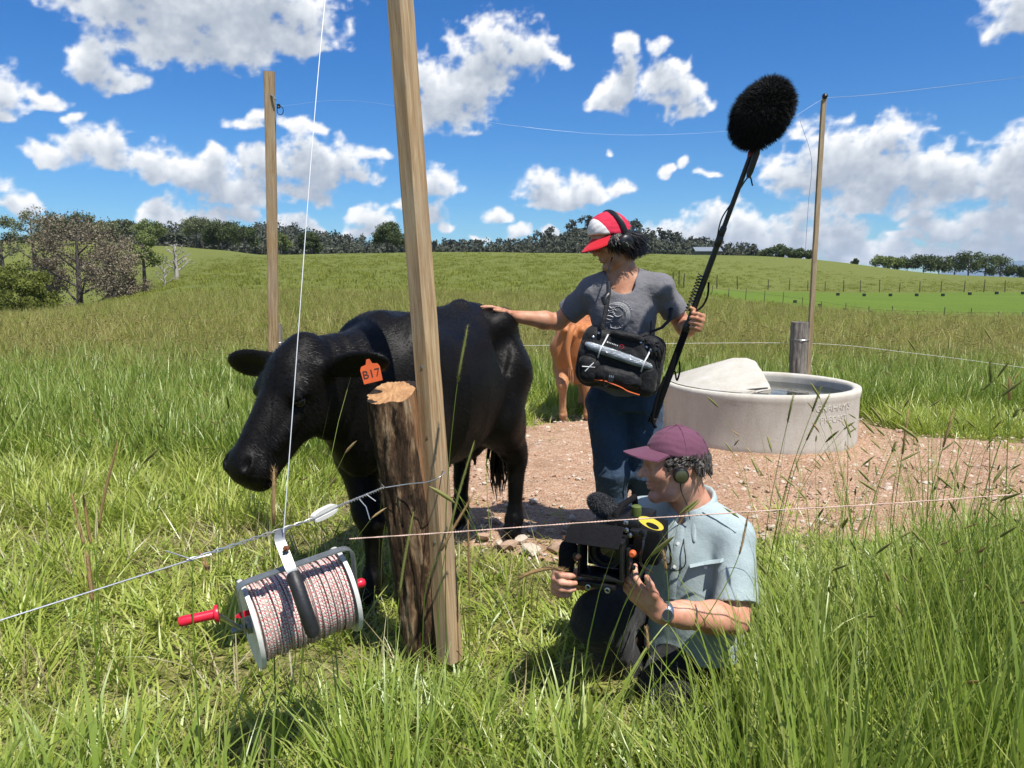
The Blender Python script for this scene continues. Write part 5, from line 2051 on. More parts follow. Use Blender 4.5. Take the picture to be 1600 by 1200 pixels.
M_PINE = mat_timber('weathered_pine', (.27, .165, .078), (.45, .33, .19), 60, .65)
M_PINE2 = mat_timber('grey_pine', (.27, .19, .10), (.44, .34, .21), 70, .5)
M_GALV = simple('galvanised_steel', (.30, .32, .32), .5, .8, var=.2, scale=35, bmp=.1)
M_WIRE = simple('galvanised_wire', (.50, .51, .52), .38, .8, var=.15, scale=200, bmp=0)
M_THINWIRE = simple('pale_wire', (.62, .64, .66), .5, .3, var=.1, bmp=0)
M_WHITEPL = simple('weathered_white_plastic', (.62, .61, .57), .45, var=.12, scale=25, bmp=.08)
M_RUST = simple('rusty_bolt', (.16, .055, .022), .75, .3, var=.4, scale=90, bmp=.3)
M_RUBBER = simple('black_rubber_grip', (.014, .014, .015), .5, var=.35, scale=40, bmp=.15)


def bark_mat():
    m, nt, b = new_mat('charred_bark')
    v = coords(nt, 'Object', (1, 1, .16))
    n1 = noise(nt, v, 26, 7, .7, .4)
    n2 = noise(nt, v, 120, 5, .7)
    v3 = coords(nt, 'Object', (1, 1, .5))
    n3 = noise(nt, v3, 11, 4, .6)
    c = ramp(nt, n1, [(.36, (.009, .006, .005)), (.46, (.040, .022, .014)), (.53, (.14, .080, .042)), (.60, (.33, .225, .13)), (.72, (.52, .42, .29))])
    c = mixcol(nt, ramp(nt, n3, [(.52, (0, 0, 0)), (.60, (1, 1, 1))]), c, (.008, .006, .005))
    c = mixcol(nt, .25, c, ramp(nt, n2, [(.3, (.01, .008, .006)), (.7, (.25, .16, .09))]))
    nt.links.new(c, b.inputs['Base Color'])
    b.inputs['Roughness'].default_value = .92
    b.inputs['Specular IOR Level'].default_value = .15
    bump(nt, b, math_node(nt, 'ADD', n1, math_node(nt, 'MULTIPLY', n2, .5)), .9, .02)
    return m


def sawn_mat():
    m, nt, b = new_mat('sawn_end')
    v = coords(nt, 'Object')
    mp = nd(nt, 'ShaderNodeMapping')
    mp.inputs['Scale'].default_value = (30, 8, 1)
    nt.links.new(v, mp.inputs[0])
    n1 = noise(nt, mp.outputs[0], 3, 5, .65)
    n2 = noise(nt, v, 25, 5, .6)
    c = ramp(nt, n1, [(.3, (.24, .105, .042)), (.55, (.42, .23, .10)), (.75, (.50, .32, .17))])
    c = mixcol(nt, .3, c, ramp(nt, n2, [(.35, (.16, .07, .03)), (.7, (.55, .33, .16))]))
    nt.links.new(c, b.inputs['Base Color'])
    b.inputs['Roughness'].default_value = .85
    bump(nt, b, n1, .5, .005)
    return m


M_BARK, M_SAWN = bark_mat(), sawn_mat()
M_GREYLOG = mat_timber('silvered_log', (.12, .105, .09), (.30, .27, .235), 45, .6)


def rough_log(base, top, half, split_to, seed, depth=.010, na=72, nz=150, square=3.2, slant=0.0, flat_face=False):
    """split log: rounded square section, furrowed bark; half = (a, b) half sizes"""
    base, top = Vector(base), Vector(top)
    ax = (top - base).normalized()
    X = Vector(split_to)
    X = (X - ax * X.dot(ax)).normalized()
    Y = ax.cross(X)
    t = np.linspace(0, 2 * math.pi, na, endpoint=False)
    z = np.linspace(0, 1, nz)
    T, Z = np.meshgrid(t, z)
    c, s = np.cos(T), np.sin(T)
    r = 1.0 / (np.abs(c) ** square + np.abs(s) ** square) ** (1 / square)
    L = (top - base).length
    f1 = fbm(c * 6 + seed, s * 6 + seed, Z * L * 3.0, 5, .6)
    f2 = fbm(c * 22 + seed, s * 22 + 9, Z * L * 9, 4, .6)
    d = (f1 - .5) * 2 * depth * 1.6 + (f2 - .5) * depth * 1.5
    if flat_face:
        d = d * np.clip(1.1 - np.clip((c - .55) * 4, 0, 1), .12, 1)
    u, w = c * r * half[0] + c * d, s * r * half[1] + s * d
    taper = 1.0 + .06 * (1 - Z)
    P = np.array(base)[None, None] + (Z * L)[..., None] * np.array(ax) + (u * taper)[..., None] * np.array(X) + (w * taper)[..., None] * np.array(Y)
    P[..., 2] += slant * (P[..., 1] - top.y) * Z ** 6
    idx = np.arange(na * nz).reshape(nz, na)
    nx = np.roll(idx, -1, 1)
    F = np.stack([idx[:-1], nx[:-1], nx[1:], idx[1:]], -1).reshape(-1, 4)
    me = mesh_np('log', P.reshape(-1, 3), F)
    ring = P[-1]
    ctr = ring.mean(0)
    cv = [tuple(q) for q in ring] + [tuple(lerp(Vector(q), Vector(ctr), .5) + ax * .004 * math.sin(i * 1.3)) for i, q in enumerate(ring)] + [tuple(ctr)]
    cf = [(i, (i + 1) % na, na + (i + 1) % na, na + i) for i in range(na)] + [(na + i, na + (i + 1) % na, 2 * na) for i in range(na)]
    return me, cv, cf, ax, X, Y


def stump_post():
    base, top = Vector((-.275, 2.52, -.08)), at(613, 612, 2.50)
    root = empty('strainer_post', (base.x, base.y, 0), 'short charred split log post with a fresh sawn top in front of the cow', 'post')
    me, cv, cf, ax, X, Y = rough_log(base, top, (.078, .078), Vector((.985, -.17, 0)), 3, slant=.30, flat_face=True)
    tk = link('trunk', me, [M_BARK, mat_timber('split_face', (.16, .075, .032), (.30, .17, .085), 40, .1)], root)
    fi = np.arange(len(me.polygons)) % 72
    ang = (fi + .5) / 72 * 2 * math.pi
    me.polygons.foreach_set('material_index', (np.cos(ang) > .86).astype(np.int32))
    MB().add(cv, cf).build('sawn_top', M_SAWN, root, auto=0)
    return root


stump_post()


def timber(name, base, top, sx, sy, xdir, mat, label, cat='post', parts=True, seed=1):
    base, top = Vector(base), Vector(top)
    root = empty(name, (base.x, base.y, gz(base.x, base.y)), label, cat)
    M = frame(top - base, xdir, base)
    L = (top - base).length
    n = 40
    vs, fs = [], []
    b = min(sx, sy) * .09
    sec = [(-sx / 2 + b, -sy / 2), (sx / 2 - b, -sy / 2), (sx / 2, -sy / 2 + b), (sx / 2, sy / 2 - b), (sx / 2 - b, sy / 2), (-sx / 2 + b, sy / 2), (-sx / 2, sy / 2 - b), (-sx / 2, -sy / 2 + b)]
    rg = random.Random(seed)
    for i in range(n + 1):
        z = i / n * L
        wx, wy = .0035 * math.sin(z * 1.1 + seed), .0035 * math.cos(z * .9 + seed)
        for k, (x, y) in enumerate(sec):
            vs.append(Vector((x + wx + rg.gauss(0, .0006), y + wy + rg.gauss(0, .0006), z)))
    for i in range(n):
        for k in range(8):
            k2 = (k + 1) % 8
            fs.append((i * 8 + k, i * 8 + k2, (i + 1) * 8 + k2, (i + 1) * 8 + k))
    fs += [tuple(reversed(range(8))), tuple(n * 8 + k for k in range(8))]
    me = bpy.data.meshes.new('shaft')
    me.from_pydata(vs, [], fs)
    me.update()
    o = link('shaft', me, mat, root)
    me.set_sharp_from_angle(angle=math.radians(30))
    obj_at(o, M)
    return root, M, L


# tall squared timber nailed beside the stump, leaning left and away
TB, TT = at(701, 1004, 2.42), at(627, 0, 2.66)
_td = (TT - TB).normalized()
tall, TM, TL = timber('timber_post', TB - _td * .06, TB + _td * 3.35, .070, .068, (.80, -.60, 0), M_PINE, 'tall squared pine post leaning left beside the charred log', seed=2)
for q in (.42, .78, 1.02):
    MB().lathe([(.006, 0), (.006, .003), (.003, .004), (0, .004)], 10, TM @ Matrix.Translation((.006, -.0355, q)) @ Matrix.Rotation(math.pi / 2, 4, 'X')).build('nail', M_STEEL, tall)
# post far at the left and the thin pole behind the trough
lp, LM, LL = timber('timber_post', at(425, 560, 7.5) * Vector((1, 1, 0)) + Vector((0, 0, -.1)), at(420.5, 112, 7.5), .098, .05, (1, .05, 0), M_PINE, 'upright pale pine post on the hillside behind the cow', seed=5)
MB().tube([LM @ Vector(p) for p in ((.02, -.026, LL - .22), (.05, -.05, LL - .24), (.075, -.06, LL - .27))], .008, 6).build('hook', M_GALV, lp)
MB().lathe([(.012, -.02), (.02, -.012), (.012, 0), (.02, .012), (.012, .02)], 12, LM @ Matrix.Translation((.10, -.06, LL - .33))).build('insulator', M_BLACKP, lp)
MB().tube([LM @ (Vector((.115, -.06, LL - .37)) + Vector((.03 * math.cos(t), 0, .04 * math.sin(t)))) for t in np.linspace(0, 6.3, 14)], .004, 5).build('wire_loop', M_BLACKP, lp)
rp, RM, RL = timber('timber_pole', at(1262, 590, 8.0) * Vector((1, 1, 0)) + Vector((0, 0, -.1)), at(1287.5, 154, 8.0), .046, .042, (1, 0, 0), M_PINE2, 'thin pale pole standing behind the concrete trough', 'pole', seed=9)
MB().lathe([(.0, .03), (.022, .02), (.03, 0), (.022, -.02), (.01, -.03)], 14, RM @ Matrix.Translation((0, -.02, RL + .02))).build('insulator', M_BLACKP, rp)


def weathered_stump(px, ptop, y, half, h0, name, label, seed):
    b = at(px, ptop, y)
    root = empty(name, (b.x, b.y, gz(b.x, b.y)), label, 'post')
    me, cv, cf, ax, X, Y = rough_log((b.x, b.y, -.1), (b.x - .01, b.y, b.z), half, (1, 0, 0), seed, .012, 40, 60, 2.2)
    link('trunk', me, M_GREYLOG, root)
    MB().add(cv, cf).build('end_grain', M_GREYLOG, root, auto=0)
    w = MB()
    zc = b.z - .19
    w.tube([(b.x + (half[0] + .012) * math.cos(t), b.y + (half[1] + .012) * math.sin(t), zc) for t in np.linspace(0, 2 * math.pi, 26)], .003, 5)
    w.build('wire_wrap', M_WIRE, root)
    return root


weathered_stump(1252, 503, 8.05, (.092, .09), .9, 'fence_post', 'silvery weathered round log post behind the concrete trough', 21)
weathered_stump(435, 506, 7.62, (.035, .035), .9, 'fence_post', 'dark short stake touching the pale pine post', 27)


# wires
def wire(name, pts, r, label, mat=None, n=40, twist=None, parent=None, group=None):
    c = curve_pts(pts, n) if len(pts) > 2 else [lerp(Vector(pts[0]), Vector(pts[1]), i / n) for i in range(n + 1)]
    mb = MB()
    mb.tube(c, r, 6)
    o = mb.build(name, mat or M_WIRE, parent)
    if label:
        tag(o, label, 'wire', group)
    return o


def twisted(c, r, rad, turns, mb, ph0=0.0):
    for s in (0, math.pi):
        pts = []
        for i, p in enumerate(c):
            d = (c[min(i + 1, len(c) - 1)] - c[max(i - 1, 0)]).normalized()
            a = d.cross(Vector((0, 0, 1))).normalized()
            b = d.cross(a)
            t = ph0 + s + turns * 2 * math.pi * i / (len(c) - 1)
            pts.append(p + (a * math.cos(t) + b * math.sin(t)) * rad)
        mb.tube(pts, r, 5)


def fence_wire():
    wl, wi, wr = at(-260, 1052, 1.20), at(492, 810, 1.965), at(523, 794, 2.045)
    pst = at(601, 762, 2.40)
    root = empty('fence_wire', (-.6, 1.9, 0), 'galvanised fence wire tied round the log post and run off to the left', 'wire')
    left = [lerp(wl, at(300, 874, 1.66), i / 30) for i in range(31)]
    m = MB().tube(left, .0019, 6)
    m.build('strand', M_WIRE, root)
    seg = [lerp(at(292, 876, 1.65), wi, i / 90) for i in range(91)]
    tw = MB()
    twisted(seg, .0017, .0032, 5.5, tw)
    tw.build('twisted_strand', M_WIRE, root)
    seg = [lerp(wr, pst, i / 90) for i in range(91)]
    tw = MB()
    twisted(seg, .0017, .0034, 9, tw)
    tw.build('twisted_strand', M_WIRE, root)
    MB().tube([at(260, 861, 1.62), at(300, 874, 1.655), at(330, 866, 1.68)], .0017, 5).build('wire_end', M_WIRE, root)
    MB().tube([at(560, 778, 2.20), at(572, 792, 2.19), at(578, 812, 2.185)], .0017, 5).build('wire_end', M_WIRE, root)
    MB().tube([at(572, 772, 2.25), at(587, 783, 2.24)], .0017, 5).build('wire_end', M_WIRE, root)
    loop = [pst, at(640, 756, 2.392), at(668, 753, 2.365), at(688, 745, 2.355), at(694, 736, 2.42), at(670, 740, 2.60), at(600, 748, 2.62), at(594, 752, 2.50), at(601, 762, 2.405)]
    MB().tube(curve_pts(loop, 40), .0019, 6).build('tie_loop', M_WIRE, root)
    # insulator between the two twisted ends
    a, b = at(486, 812, 1.96), at(527, 791, 2.05)
    I = MB()
    n = (b - a).normalized()
    up = Vector((0, 0, 1))
    up = (up - n * up.dot(n)).normalized()
    Mi = frame(n.cross(up), n, (a + b) / 2)
    for s in (1, -1):
        prof = [(.046 * math.cos(t), s * .0035 + s * (.012 * abs(math.sin(t)) ** .7)) for t in np.linspace(0, math.pi, 14)]
        I.prism(prof if s > 0 else list(reversed(prof)), .016, Mi)
    I.box((a + b) / 2, (.084, .008, .010), Mi.to_3x3(), .001)
    I.build('insulator', M_WHITEPL, root, auto=30)
    return root


fence_wire()


def reel():
    L, R = at(393, 975, 1.80), at(540, 920, 1.93)
    ax = (R - L).normalized()
    C = (L + R) / 2
    W = (R - L).length
    root = empty('fencing_reel', C, 'hand reel wound with red and white electric fence twine, hanging from the wire', 'reel')
    up = Vector((0, 0, 1))
    up = (up - ax * up.dot(ax)).normalized()
    M = frame(ax, up, C)                              # local z along the axle, x up, y = z cross x
    near = M.to_3x3() @ Vector((0, 1, 0))
    if near.y > 0:
        near = -near
    R0 = .118
    for s in (-1, 1):
        fl = MB().lathe([(.018, -.003), (.060, -.004), (R0 - .012, -.004), (R0 - .002, -.008), (R0, -.002), (R0, .003), (R0 - .008, .004), (.06, .003), (.018, .004)], 56, M @ Matrix.Translation((0, 0, s * W / 2))).build('flange', M_WHITEPL, root)
        hub = MB().lathe([(.012, -.014), (.022, -.010), (.022, .010), (.012, .014)], 20, M @ Matrix.Translation((0, 0, s * (W / 2 + .004)))).build('hub', M_GALV, fl)
    MB().lathe([(.008, -W / 2 - .05), (.008, W / 2 + .04)], 14, M).build('axle', M_GALV, root)
    # twine: one long winding over a full core
    m, nt, b = new_mat('red_white_twine')
    uv = nd(nt, 'ShaderNodeAttribute', attribute_name='along')
    v = coords(nt, 'Object')
    w1 = math_node(nt, 'FRACT', math_node(nt, 'MULTIPLY', uv.outputs['Fac'], 1.0))
    n1 = noise(nt, v, 22, 4, .6)
    n2 = noise(nt, v, 9, 3, .6)
    base = ramp(nt, w1, [(0.0, (.62, .055, .08)), (.20, (.62, .055, .08)), (.24, (.74, .69, .63)), (.58, (.78, .74, .68)), (.62, (.07, .05, .045)), (.72, (.10, .07, .06)), (.76, (.72, .66, .60)), (1.0, (.74, .69, .63))], 'CONSTANT')
    dirt = mixcol(nt, math_node(nt, 'MULTIPLY', ramp(nt, n2, [(.45, (0, 0, 0)), (.75, (1, 1, 1))]), .55), base, (.20, .135, .085))
    nt.links.new(dirt, b.inputs['Base Color'])
    b.inputs['Roughness'].default_value = .8
    bump(nt, b, noise(nt, v, 500, 2), .5, .002)
    turns, seg = 50, 60
    N = turns * seg
    vs, al = [], []
    rg = np.random.default_rng(3)
    wobr = rg.normal(size=turns + 2) * .0028
    wobz = rg.normal(size=turns + 2) * .0017
    pts = []
    for i in range(N + 1):
        t = i / seg
        a = 2 * math.pi * t
        k = int(t)
        fr = t - k
        r = .098 + lerp(wobr[k], wobr[k + 1], fr) + .0022 * math.sin(a * .5 + t)
        z = lerp(-W / 2 + .010, W / 2 - .010, i / N) + lerp(wobz[k], wobz[k + 1], fr) + .0016 * math.sin(a * 1.0 + t * .7)
        pts.append(M @ Vector((r * math.cos(a), r * math.sin(a), z)))
    mb = MB()
    mb.tube(pts, .0029, 5, cap=False)
    o = mb.build('twine_winding', m, root, auto=0)
    at_ = o.data.attributes.new('along', 'FLOAT', 'POINT')
    arr = np.repeat(np.arange(N + 1) / seg * 34.37, 5) + np.tile(np.arange(5) / 5.0, N + 1)
    arr = arr + np.repeat(np.cumsum(rg.normal(size=N + 1) * .09), 5)
    at_.data.foreach_set('value', arr.astype(np.float32))
    MB().lathe([(.094, -W / 2 + .004), (.0955, 0), (.094, W / 2 - .004)], 48, M).build('twine_core', simple('dirty_twine', (.42, .34, .29), .9, var=.5, scale=60, bmp=.6), root)
    # steel bow over the top: flat strap from axle to axle
    def strap(pts, w, th, name, wdir):
        q = curve_pts(pts, 6 * len(pts))
        vs, fs = [], []
        for i, p in enumerate(q):
            d = (q[min(i + 1, len(q) - 1)] - q[max(i - 1, 0)]).normalized()
            a = wdir - d * wdir.dot(d)
            a.normalize()
            b_ = d.cross(a)
            for sx, sy in ((-1, -1), (1, -1), (1, 1), (-1, 1)):
                vs.append(p + a * (w / 2 * sx) + b_ * (th / 2 * sy))
        for i in range(len(q) - 1):
            for k in range(4):
                k2 = (k + 1) % 4
                fs.append((i * 4 + k, i * 4 + k2, (i + 1) * 4 + k2, (i + 1) * 4 + k))
        fs += [(3, 2, 1, 0), tuple(len(q) * 4 - 4 + k for k in range(4))]
        return MB().add(vs, fs).build(name, M_GALV, root, auto=35)
    vx = M.to_3x3() @ Vector((1, 0, 0))

    def loc(z, x, n=0.0):
        return C + ax * z + vx * x + near * n
    h = W / 2 + .022
    bow = [loc(-h, -.005, .02), loc(-h, .07, .045), loc(-h, .118, .055), loc(-h + .006, .133, .058), loc(-h + .025, .140, .060), loc(-.05, .141, .060), loc(.05, .141, .060), loc(h - .03, .140, .060), loc(h - .008, .133, .058), loc(h, .115, .055), loc(h, .06, .04), loc(h, -.005, .02)]
    strap(bow, .030, .0035, 'frame_bow', near)
    # hanger hook, strap and rubber grip down the front
    strap([at(449, 826, 1.87), at(440, 829, 1.84), at(437, 842, 1.80), at(444, 862, 1.775), at(455, 890, 1.745), at(462, 906, 1.715)], .026, .0035, 'hanger_strap', ax)
    gp = [at(458, 898, 1.712), at(464, 915, 1.690), at(488, 985, 1.672), at(490, 992, 1.673)]
    MB().tube(gp, [.0165, .0175, .0175, .014], 18).build('grip', M_RUBBER, root)
    bt = MB().lathe([(.0085, 0), (.0085, .006), (.0045, .007), (.004, .013), (0, .013)], 6, frame(Vector((-.1, -.9, .3)), None, at(448, 857, 1.772))).build('bolt', M_RUST, root)
    # crank with a red handle on the left
    a0, a1 = loc(-W / 2 - .030, 0), at(343, 962, 1.735)
    MB().tube([a0, lerp(a0, a1, .25), lerp(a0, a1, .8), a1, at(337, 959, 1.73)], .0085, 8, flat=.7).build('crank_arm', M_STEEL, root)
    h0, h1 = at(338, 959, 1.73), at(279, 972, 1.70)
    d = (h1 - h0)
    hd = MB().lathe([(.006, -.006), (.021, -.005), (.022, 0), (.021, .004), (.0125, .006), (.0120, d.length * .5), (.0132, d.length - .008), (.011, d.length - .001), (0, d.length)], 24, frame(d, None, h0)).build('handle', M_REDP, root)
    MB().lathe([(.004, -.012), (.010, -.010), (.013, .0), (.013, .010), (.008, .016), (0, .017)], 16, frame(ax, None, loc(W / 2 + .040, 0))).build('knob', M_REDP, root)
    MB().prism([(-.006, -.02), (.006, -.02), (.010, .015), (.002, .028), (-.005, .015)], .005, frame(near, vx, loc(-W / 2 - .012, .055, .05))).build('ratchet_pawl', M_REDP, root, smooth=False)
    return root


reel()

# thin line going up to the tall post from the reel, and the twine strung to the right past the crew
POST_TOP = TM @ Vector((-.02, -.03, TL - .12))
wire('lead_wire', [at(443, 832, 1.80), at(508, 0, 2.30), POST_TOP], .0012, 'thin steel line rising from the reel to the leaning post', M_THINWIRE, 30)


def twine_line():
    pts = [at(546, 842, 1.90), at(700, 832, 1.93), at(920, 816, 1.955), at(1180, 799, 1.985), at(1400, 786, 2.03), at(1700, 764, 2.12)]
    c = curve_pts(pts, 240)
    m, nt, b = new_mat('braided_twine')
    v = coords(nt, 'Object', (260, 260, 260))
    w = nd(nt, 'ShaderNodeTexWave', wave_type='BANDS', bands_direction='DIAGONAL', inp={'Scale': .6, 'Distortion': 2.0})
    nt.links.new(v, w.inputs['Vector'])
    nt.links.new(ramp(nt, w.outputs['Fac'], [(.35, (.62, .52, .42)), (.6, (.70, .63, .54)), (.75, (.40, .12, .09))]), b.inputs['Base Color'])
    b.inputs['Roughness'].default_value = .8
    mb = MB()
    twisted(c, .0014, .0012, 130, mb)
    o = mb.build('fence_twine', m)
    tag(o, 'pale braided electric twine stretched across in front of the squatting man', 'wire')


twine_line()
wire('fence_tape', [at(560, 541, 7.9), at(817, 540, 8.02), at(1236, 536, 8.15), at(1420, 551, 8.0), at(1700, 588, 7.7)], .0018, 'faint white electric tape running across the meadow behind the crew', M_WHITEPL, 50)
wire('overhead_line', [LM @ Vector((.10, -.06, LL - .33)), at(560, 158, 7.4), at(800, 196, 7.0), at(1000, 211, 7.3), at(1200, 196, 7.8), RM @ Vector((0, -.02, RL))], .0006, 'hair-thin line slung across the sky between pine post and pole', M_THINWIRE, 60)
wire('overhead_line', [RM @ Vector((0, -.02, RL)), at(1400, 144, 8.0), at(1700, 108, 8.0)], .0014, 'hair-thin line leaving the pole top to the right', M_BLACKP, 30)
wire('hanging_line', [at(1250, 188, 7.9), at(1268, 250, 7.95), at(1263, 320, 8.0), at(1258, 400, 8.0)], .0016, 'dark loose line hanging beside the thin pole', M_BLACKP, 30)


# ------------------------------------------------------------------ concrete water trough
def mat_concrete():
    m, nt, b = new_mat('weathered_concrete')
    v = coords(nt, 'Object')
    v2 = coords(nt, 'Object', (1, 1, .22))
    n1 = noise(nt, v, 3.2, 6, .65)
    n2 = noise(nt, v2, 9, 6, .7)
    n3 = noise(nt, v, 70, 4, .65)
    c = ramp(nt, n1, [(.3, (.46, .43, .365)), (.55, (.56, .535, .465)), (.75, (.63, .61, .54))])
    c = mixcol(nt, .42, c, ramp(nt, n2, [(.35, (.36, .31, .23)), (.65, (.56, .53, .47))]))
    c = mixcol(nt, .16, c, ramp(nt, n3, [(.3, (.28, .26, .22)), (.7, (.62, .60, .55))]))
    vo = nd(nt, 'ShaderNodeTexVoronoi', feature='F1', inp={'Scale': 16.0})
    nt.links.new(v, vo.inputs['Vector'])
    c = mixcol(nt, math_node(nt, 'MULTIPLY', ramp(nt, vo.outputs['Distance'], [(.04, (1, 1, 1)), (.075, (0, 0, 0))]), .6), c, (.16, .13, .10))
    nt.links.new(c, b.inputs['Base Color'])
    b.inputs['Roughness'].default_value = .85
    b.inputs['Specular IOR Level'].default_value = .25
    bump(nt, b, math_node(nt, 'ADD', n3, n2), .25, .006)
    return m


M_CONC = mat_concrete()


def trough():
    O, R, H = Vector((2.165, 6.42, 0)), .81, .50
    root = empty('water_trough', O, 'round grey concrete water trough on the gravel', 'trough')
    prof = [(R - .02, -.02), (R - .004, .02), (R, .08), (R - .002, H - .09), (R + .006, H - .06), (R + .010, H - .03), (R + .006, H - .006), (R - .010, H), (R - .045, H - .001), (R - .062, H - .012), (R - .068, H - .04), (R - .075, H - .15), (R - .09, .06), (0.001, .05)]
    M = Matrix.Translation(O)
    MB().lathe(prof, 120, M, close=False).build('basin', M_CONC, root, auto=60)
    m, nt, b = new_mat('trough_water')
    b.inputs['Base Color'].default_value = (.018, .024, .020, 1)
    b.inputs['Roughness'].default_value = .03
    b.inputs['IOR'].default_value = 1.33
    bump(nt, b, noise(nt, coords(nt, 'Object'), 9, 3, .5), .12, .02)
    MB().lathe([(R - .071, H - .085), (.001, H - .085)], 80, M, close=False).build('water', m, root)
    # hipped cover over the float valve
    hz = H + .002
    base = []
    for t in np.linspace(math.radians(172), math.radians(258), 9):
        base.append((O.x + (R - .030) * math.cos(t), O.y + (R - .030) * math.sin(t)))
    base += [(2.04, 5.84), (2.16, 6.95)]
    for t in np.linspace(math.radians(120), math.radians(168), 4):
        base.append((O.x + (R - .030) * math.cos(t), O.y + (R - .030) * math.sin(t)))
    bm = bmesh.new()
    for x, y in base:
        bm.verts.new((x, y, hz))
        if x > 1.98:
            bm.verts.new((x + .002, y, hz + .055))
        else:
            bm.verts.new((x + .01, y, hz + .012))
    for p in ((1.94, 6.30, .700), (2.07, 6.22, .702), (1.95, 6.52, .700), (2.08, 6.50, .702)):
        bm.verts.new(p)
    r = bmesh.ops.convex_hull(bm, input=list(bm.verts))
    bmesh.ops.delete(bm, geom=[g for g in r['geom_interior'] if isinstance(g, bmesh.types.BMVert)], context='VERTS')
    bmesh.ops.dissolve_limit(bm, angle_limit=.03, verts=list(bm.verts), edges=list(bm.edges))
    bmesh.ops.bevel(bm, geom=list(bm.edges), offset=.010, segments=2, affect='EDGES')
    me = bpy.data.meshes.new('float_cover')
    bm.to_mesh(me)
    bm.free()
    cov = link('float_cover', me, M_CONC, root)
    me.set_sharp_from_angle(angle=math.radians(35))
    # maker's letters cast into the wall
    for body, z, size, mid in (("GRAHAM'S", .392, .080, 296.5), ('PRECAST', .300, .072, 296.5)):
        tm = text_mesh(body, size, .0025, 'cast_letters')
        co = np.zeros(len(tm.vertices) * 3, np.float32)
        tm.vertices.foreach_get('co', co)
        co = co.reshape(-1, 3)
        a = math.radians(mid) + co[:, 0] / R
        rr = R - .0005 + co[:, 2]
        new = np.stack([O.x + rr * np.cos(a), O.y + rr * np.sin(a), z + co[:, 1]], -1)
        tm.vertices.foreach_set('co', new.astype(np.float32).ravel())
        tm.update()
        link('cast_letters', tm, M_CONC, root, smooth=False)
    return root


trough()
# ------------------------------------------------------------------ film gear
M_FUR = simple('black_fur', (.006, .006, .007), .85, var=.5, scale=80, bmp=0, sheen=.0)
M_GREYFUR = simple('grey_fur', (.045, .047, .052), .9, var=.4, scale=80, bmp=0)
M_CLEAR = simple('rolled_clear_film', (.30, .33, .36), .14, .25, var=.45, scale=14, bmp=.5, bdist=.02, stretch=(1, 4, 4))
M_TIE = simple('white_tie', (.68, .68, .67), .5, var=.1, bmp=0)
M_ORANGE = simple('orange_cord', (.62, .11, .025), .6, var=.15, bmp=0)
M_GREEN = simple('green_clip', (.01, .16, .07), .35, var=.1, bmp=0)
M_YELLOW = simple('yellow_plastic', (.70, .55, .05), .45, var=.08, bmp=0)
M_GLASS = simple('coated_lens', (.012, .010, .016), .04, var=.1, bmp=0, spec=.8)


def fur(name, M, radii, n, length, width, mat, parent, seed, lean=(0, 0, -1)):
    """ellipsoid of shaggy strands, each a bent blade"""
    rg = np.random.default_rng(seed)
    d = rg.normal(size=(n, 3))
    d /= np.linalg.norm(d, axis=1)[:, None]
    r = np.array(radii)
    p = d * r
    nr = d / r
    nr /= np.linalg.norm(nr, axis=1)[:, None]
    R = np.array(M.to_3x3())
    p = p @ R.T + np.array(M.translation)
    nr = nr @ R.T
    t = np.cross(nr, rg.normal(size=(n, 3)))
    t /= np.linalg.norm(t, axis=1)[:, None]
    L = length * rg.uniform(.5, 1.15, (n, 1))
    g = np.array(lean) * .45
    clump = np.sin(p * 55) * .35
    dirn = nr + clump + g + rg.normal(size=(n, 3)) * .25
    dirn /= np.linalg.norm(dirn, axis=1)[:, None]
    a, b = p - t * width, p + t * width
    m = p + (nr * .6 + dirn * .4) * L * .5
    c, e = m - t * width * .8, m + t * width * .8
    tip = m + dirn * L * .55
    V = np.stack([a, b, e, c, tip], 1).reshape(-1, 3)
    i = np.arange(n) * 5
    F = [(k, k + 1, k + 2, k + 3) for k in i] + [(k + 3, k + 2, k + 4) for k in i]
    me = bpy.data.meshes.new(name)
    me.from_pydata(V.tolist(), [], [tuple(int(q) for q in f) for f in F])
    me.update()
    o = link(name, me, mat, parent)
    o['kind'] = 'stuff'
    return o


def ellipsoid(mb, M, radii, n=24):
    return mb.lathe([(math.sin(t), -math.cos(t)) for t in np.linspace(0, math.pi, 16)], n, M @ Matrix.Diagonal((radii[0], radii[1], radii[2], 1)))


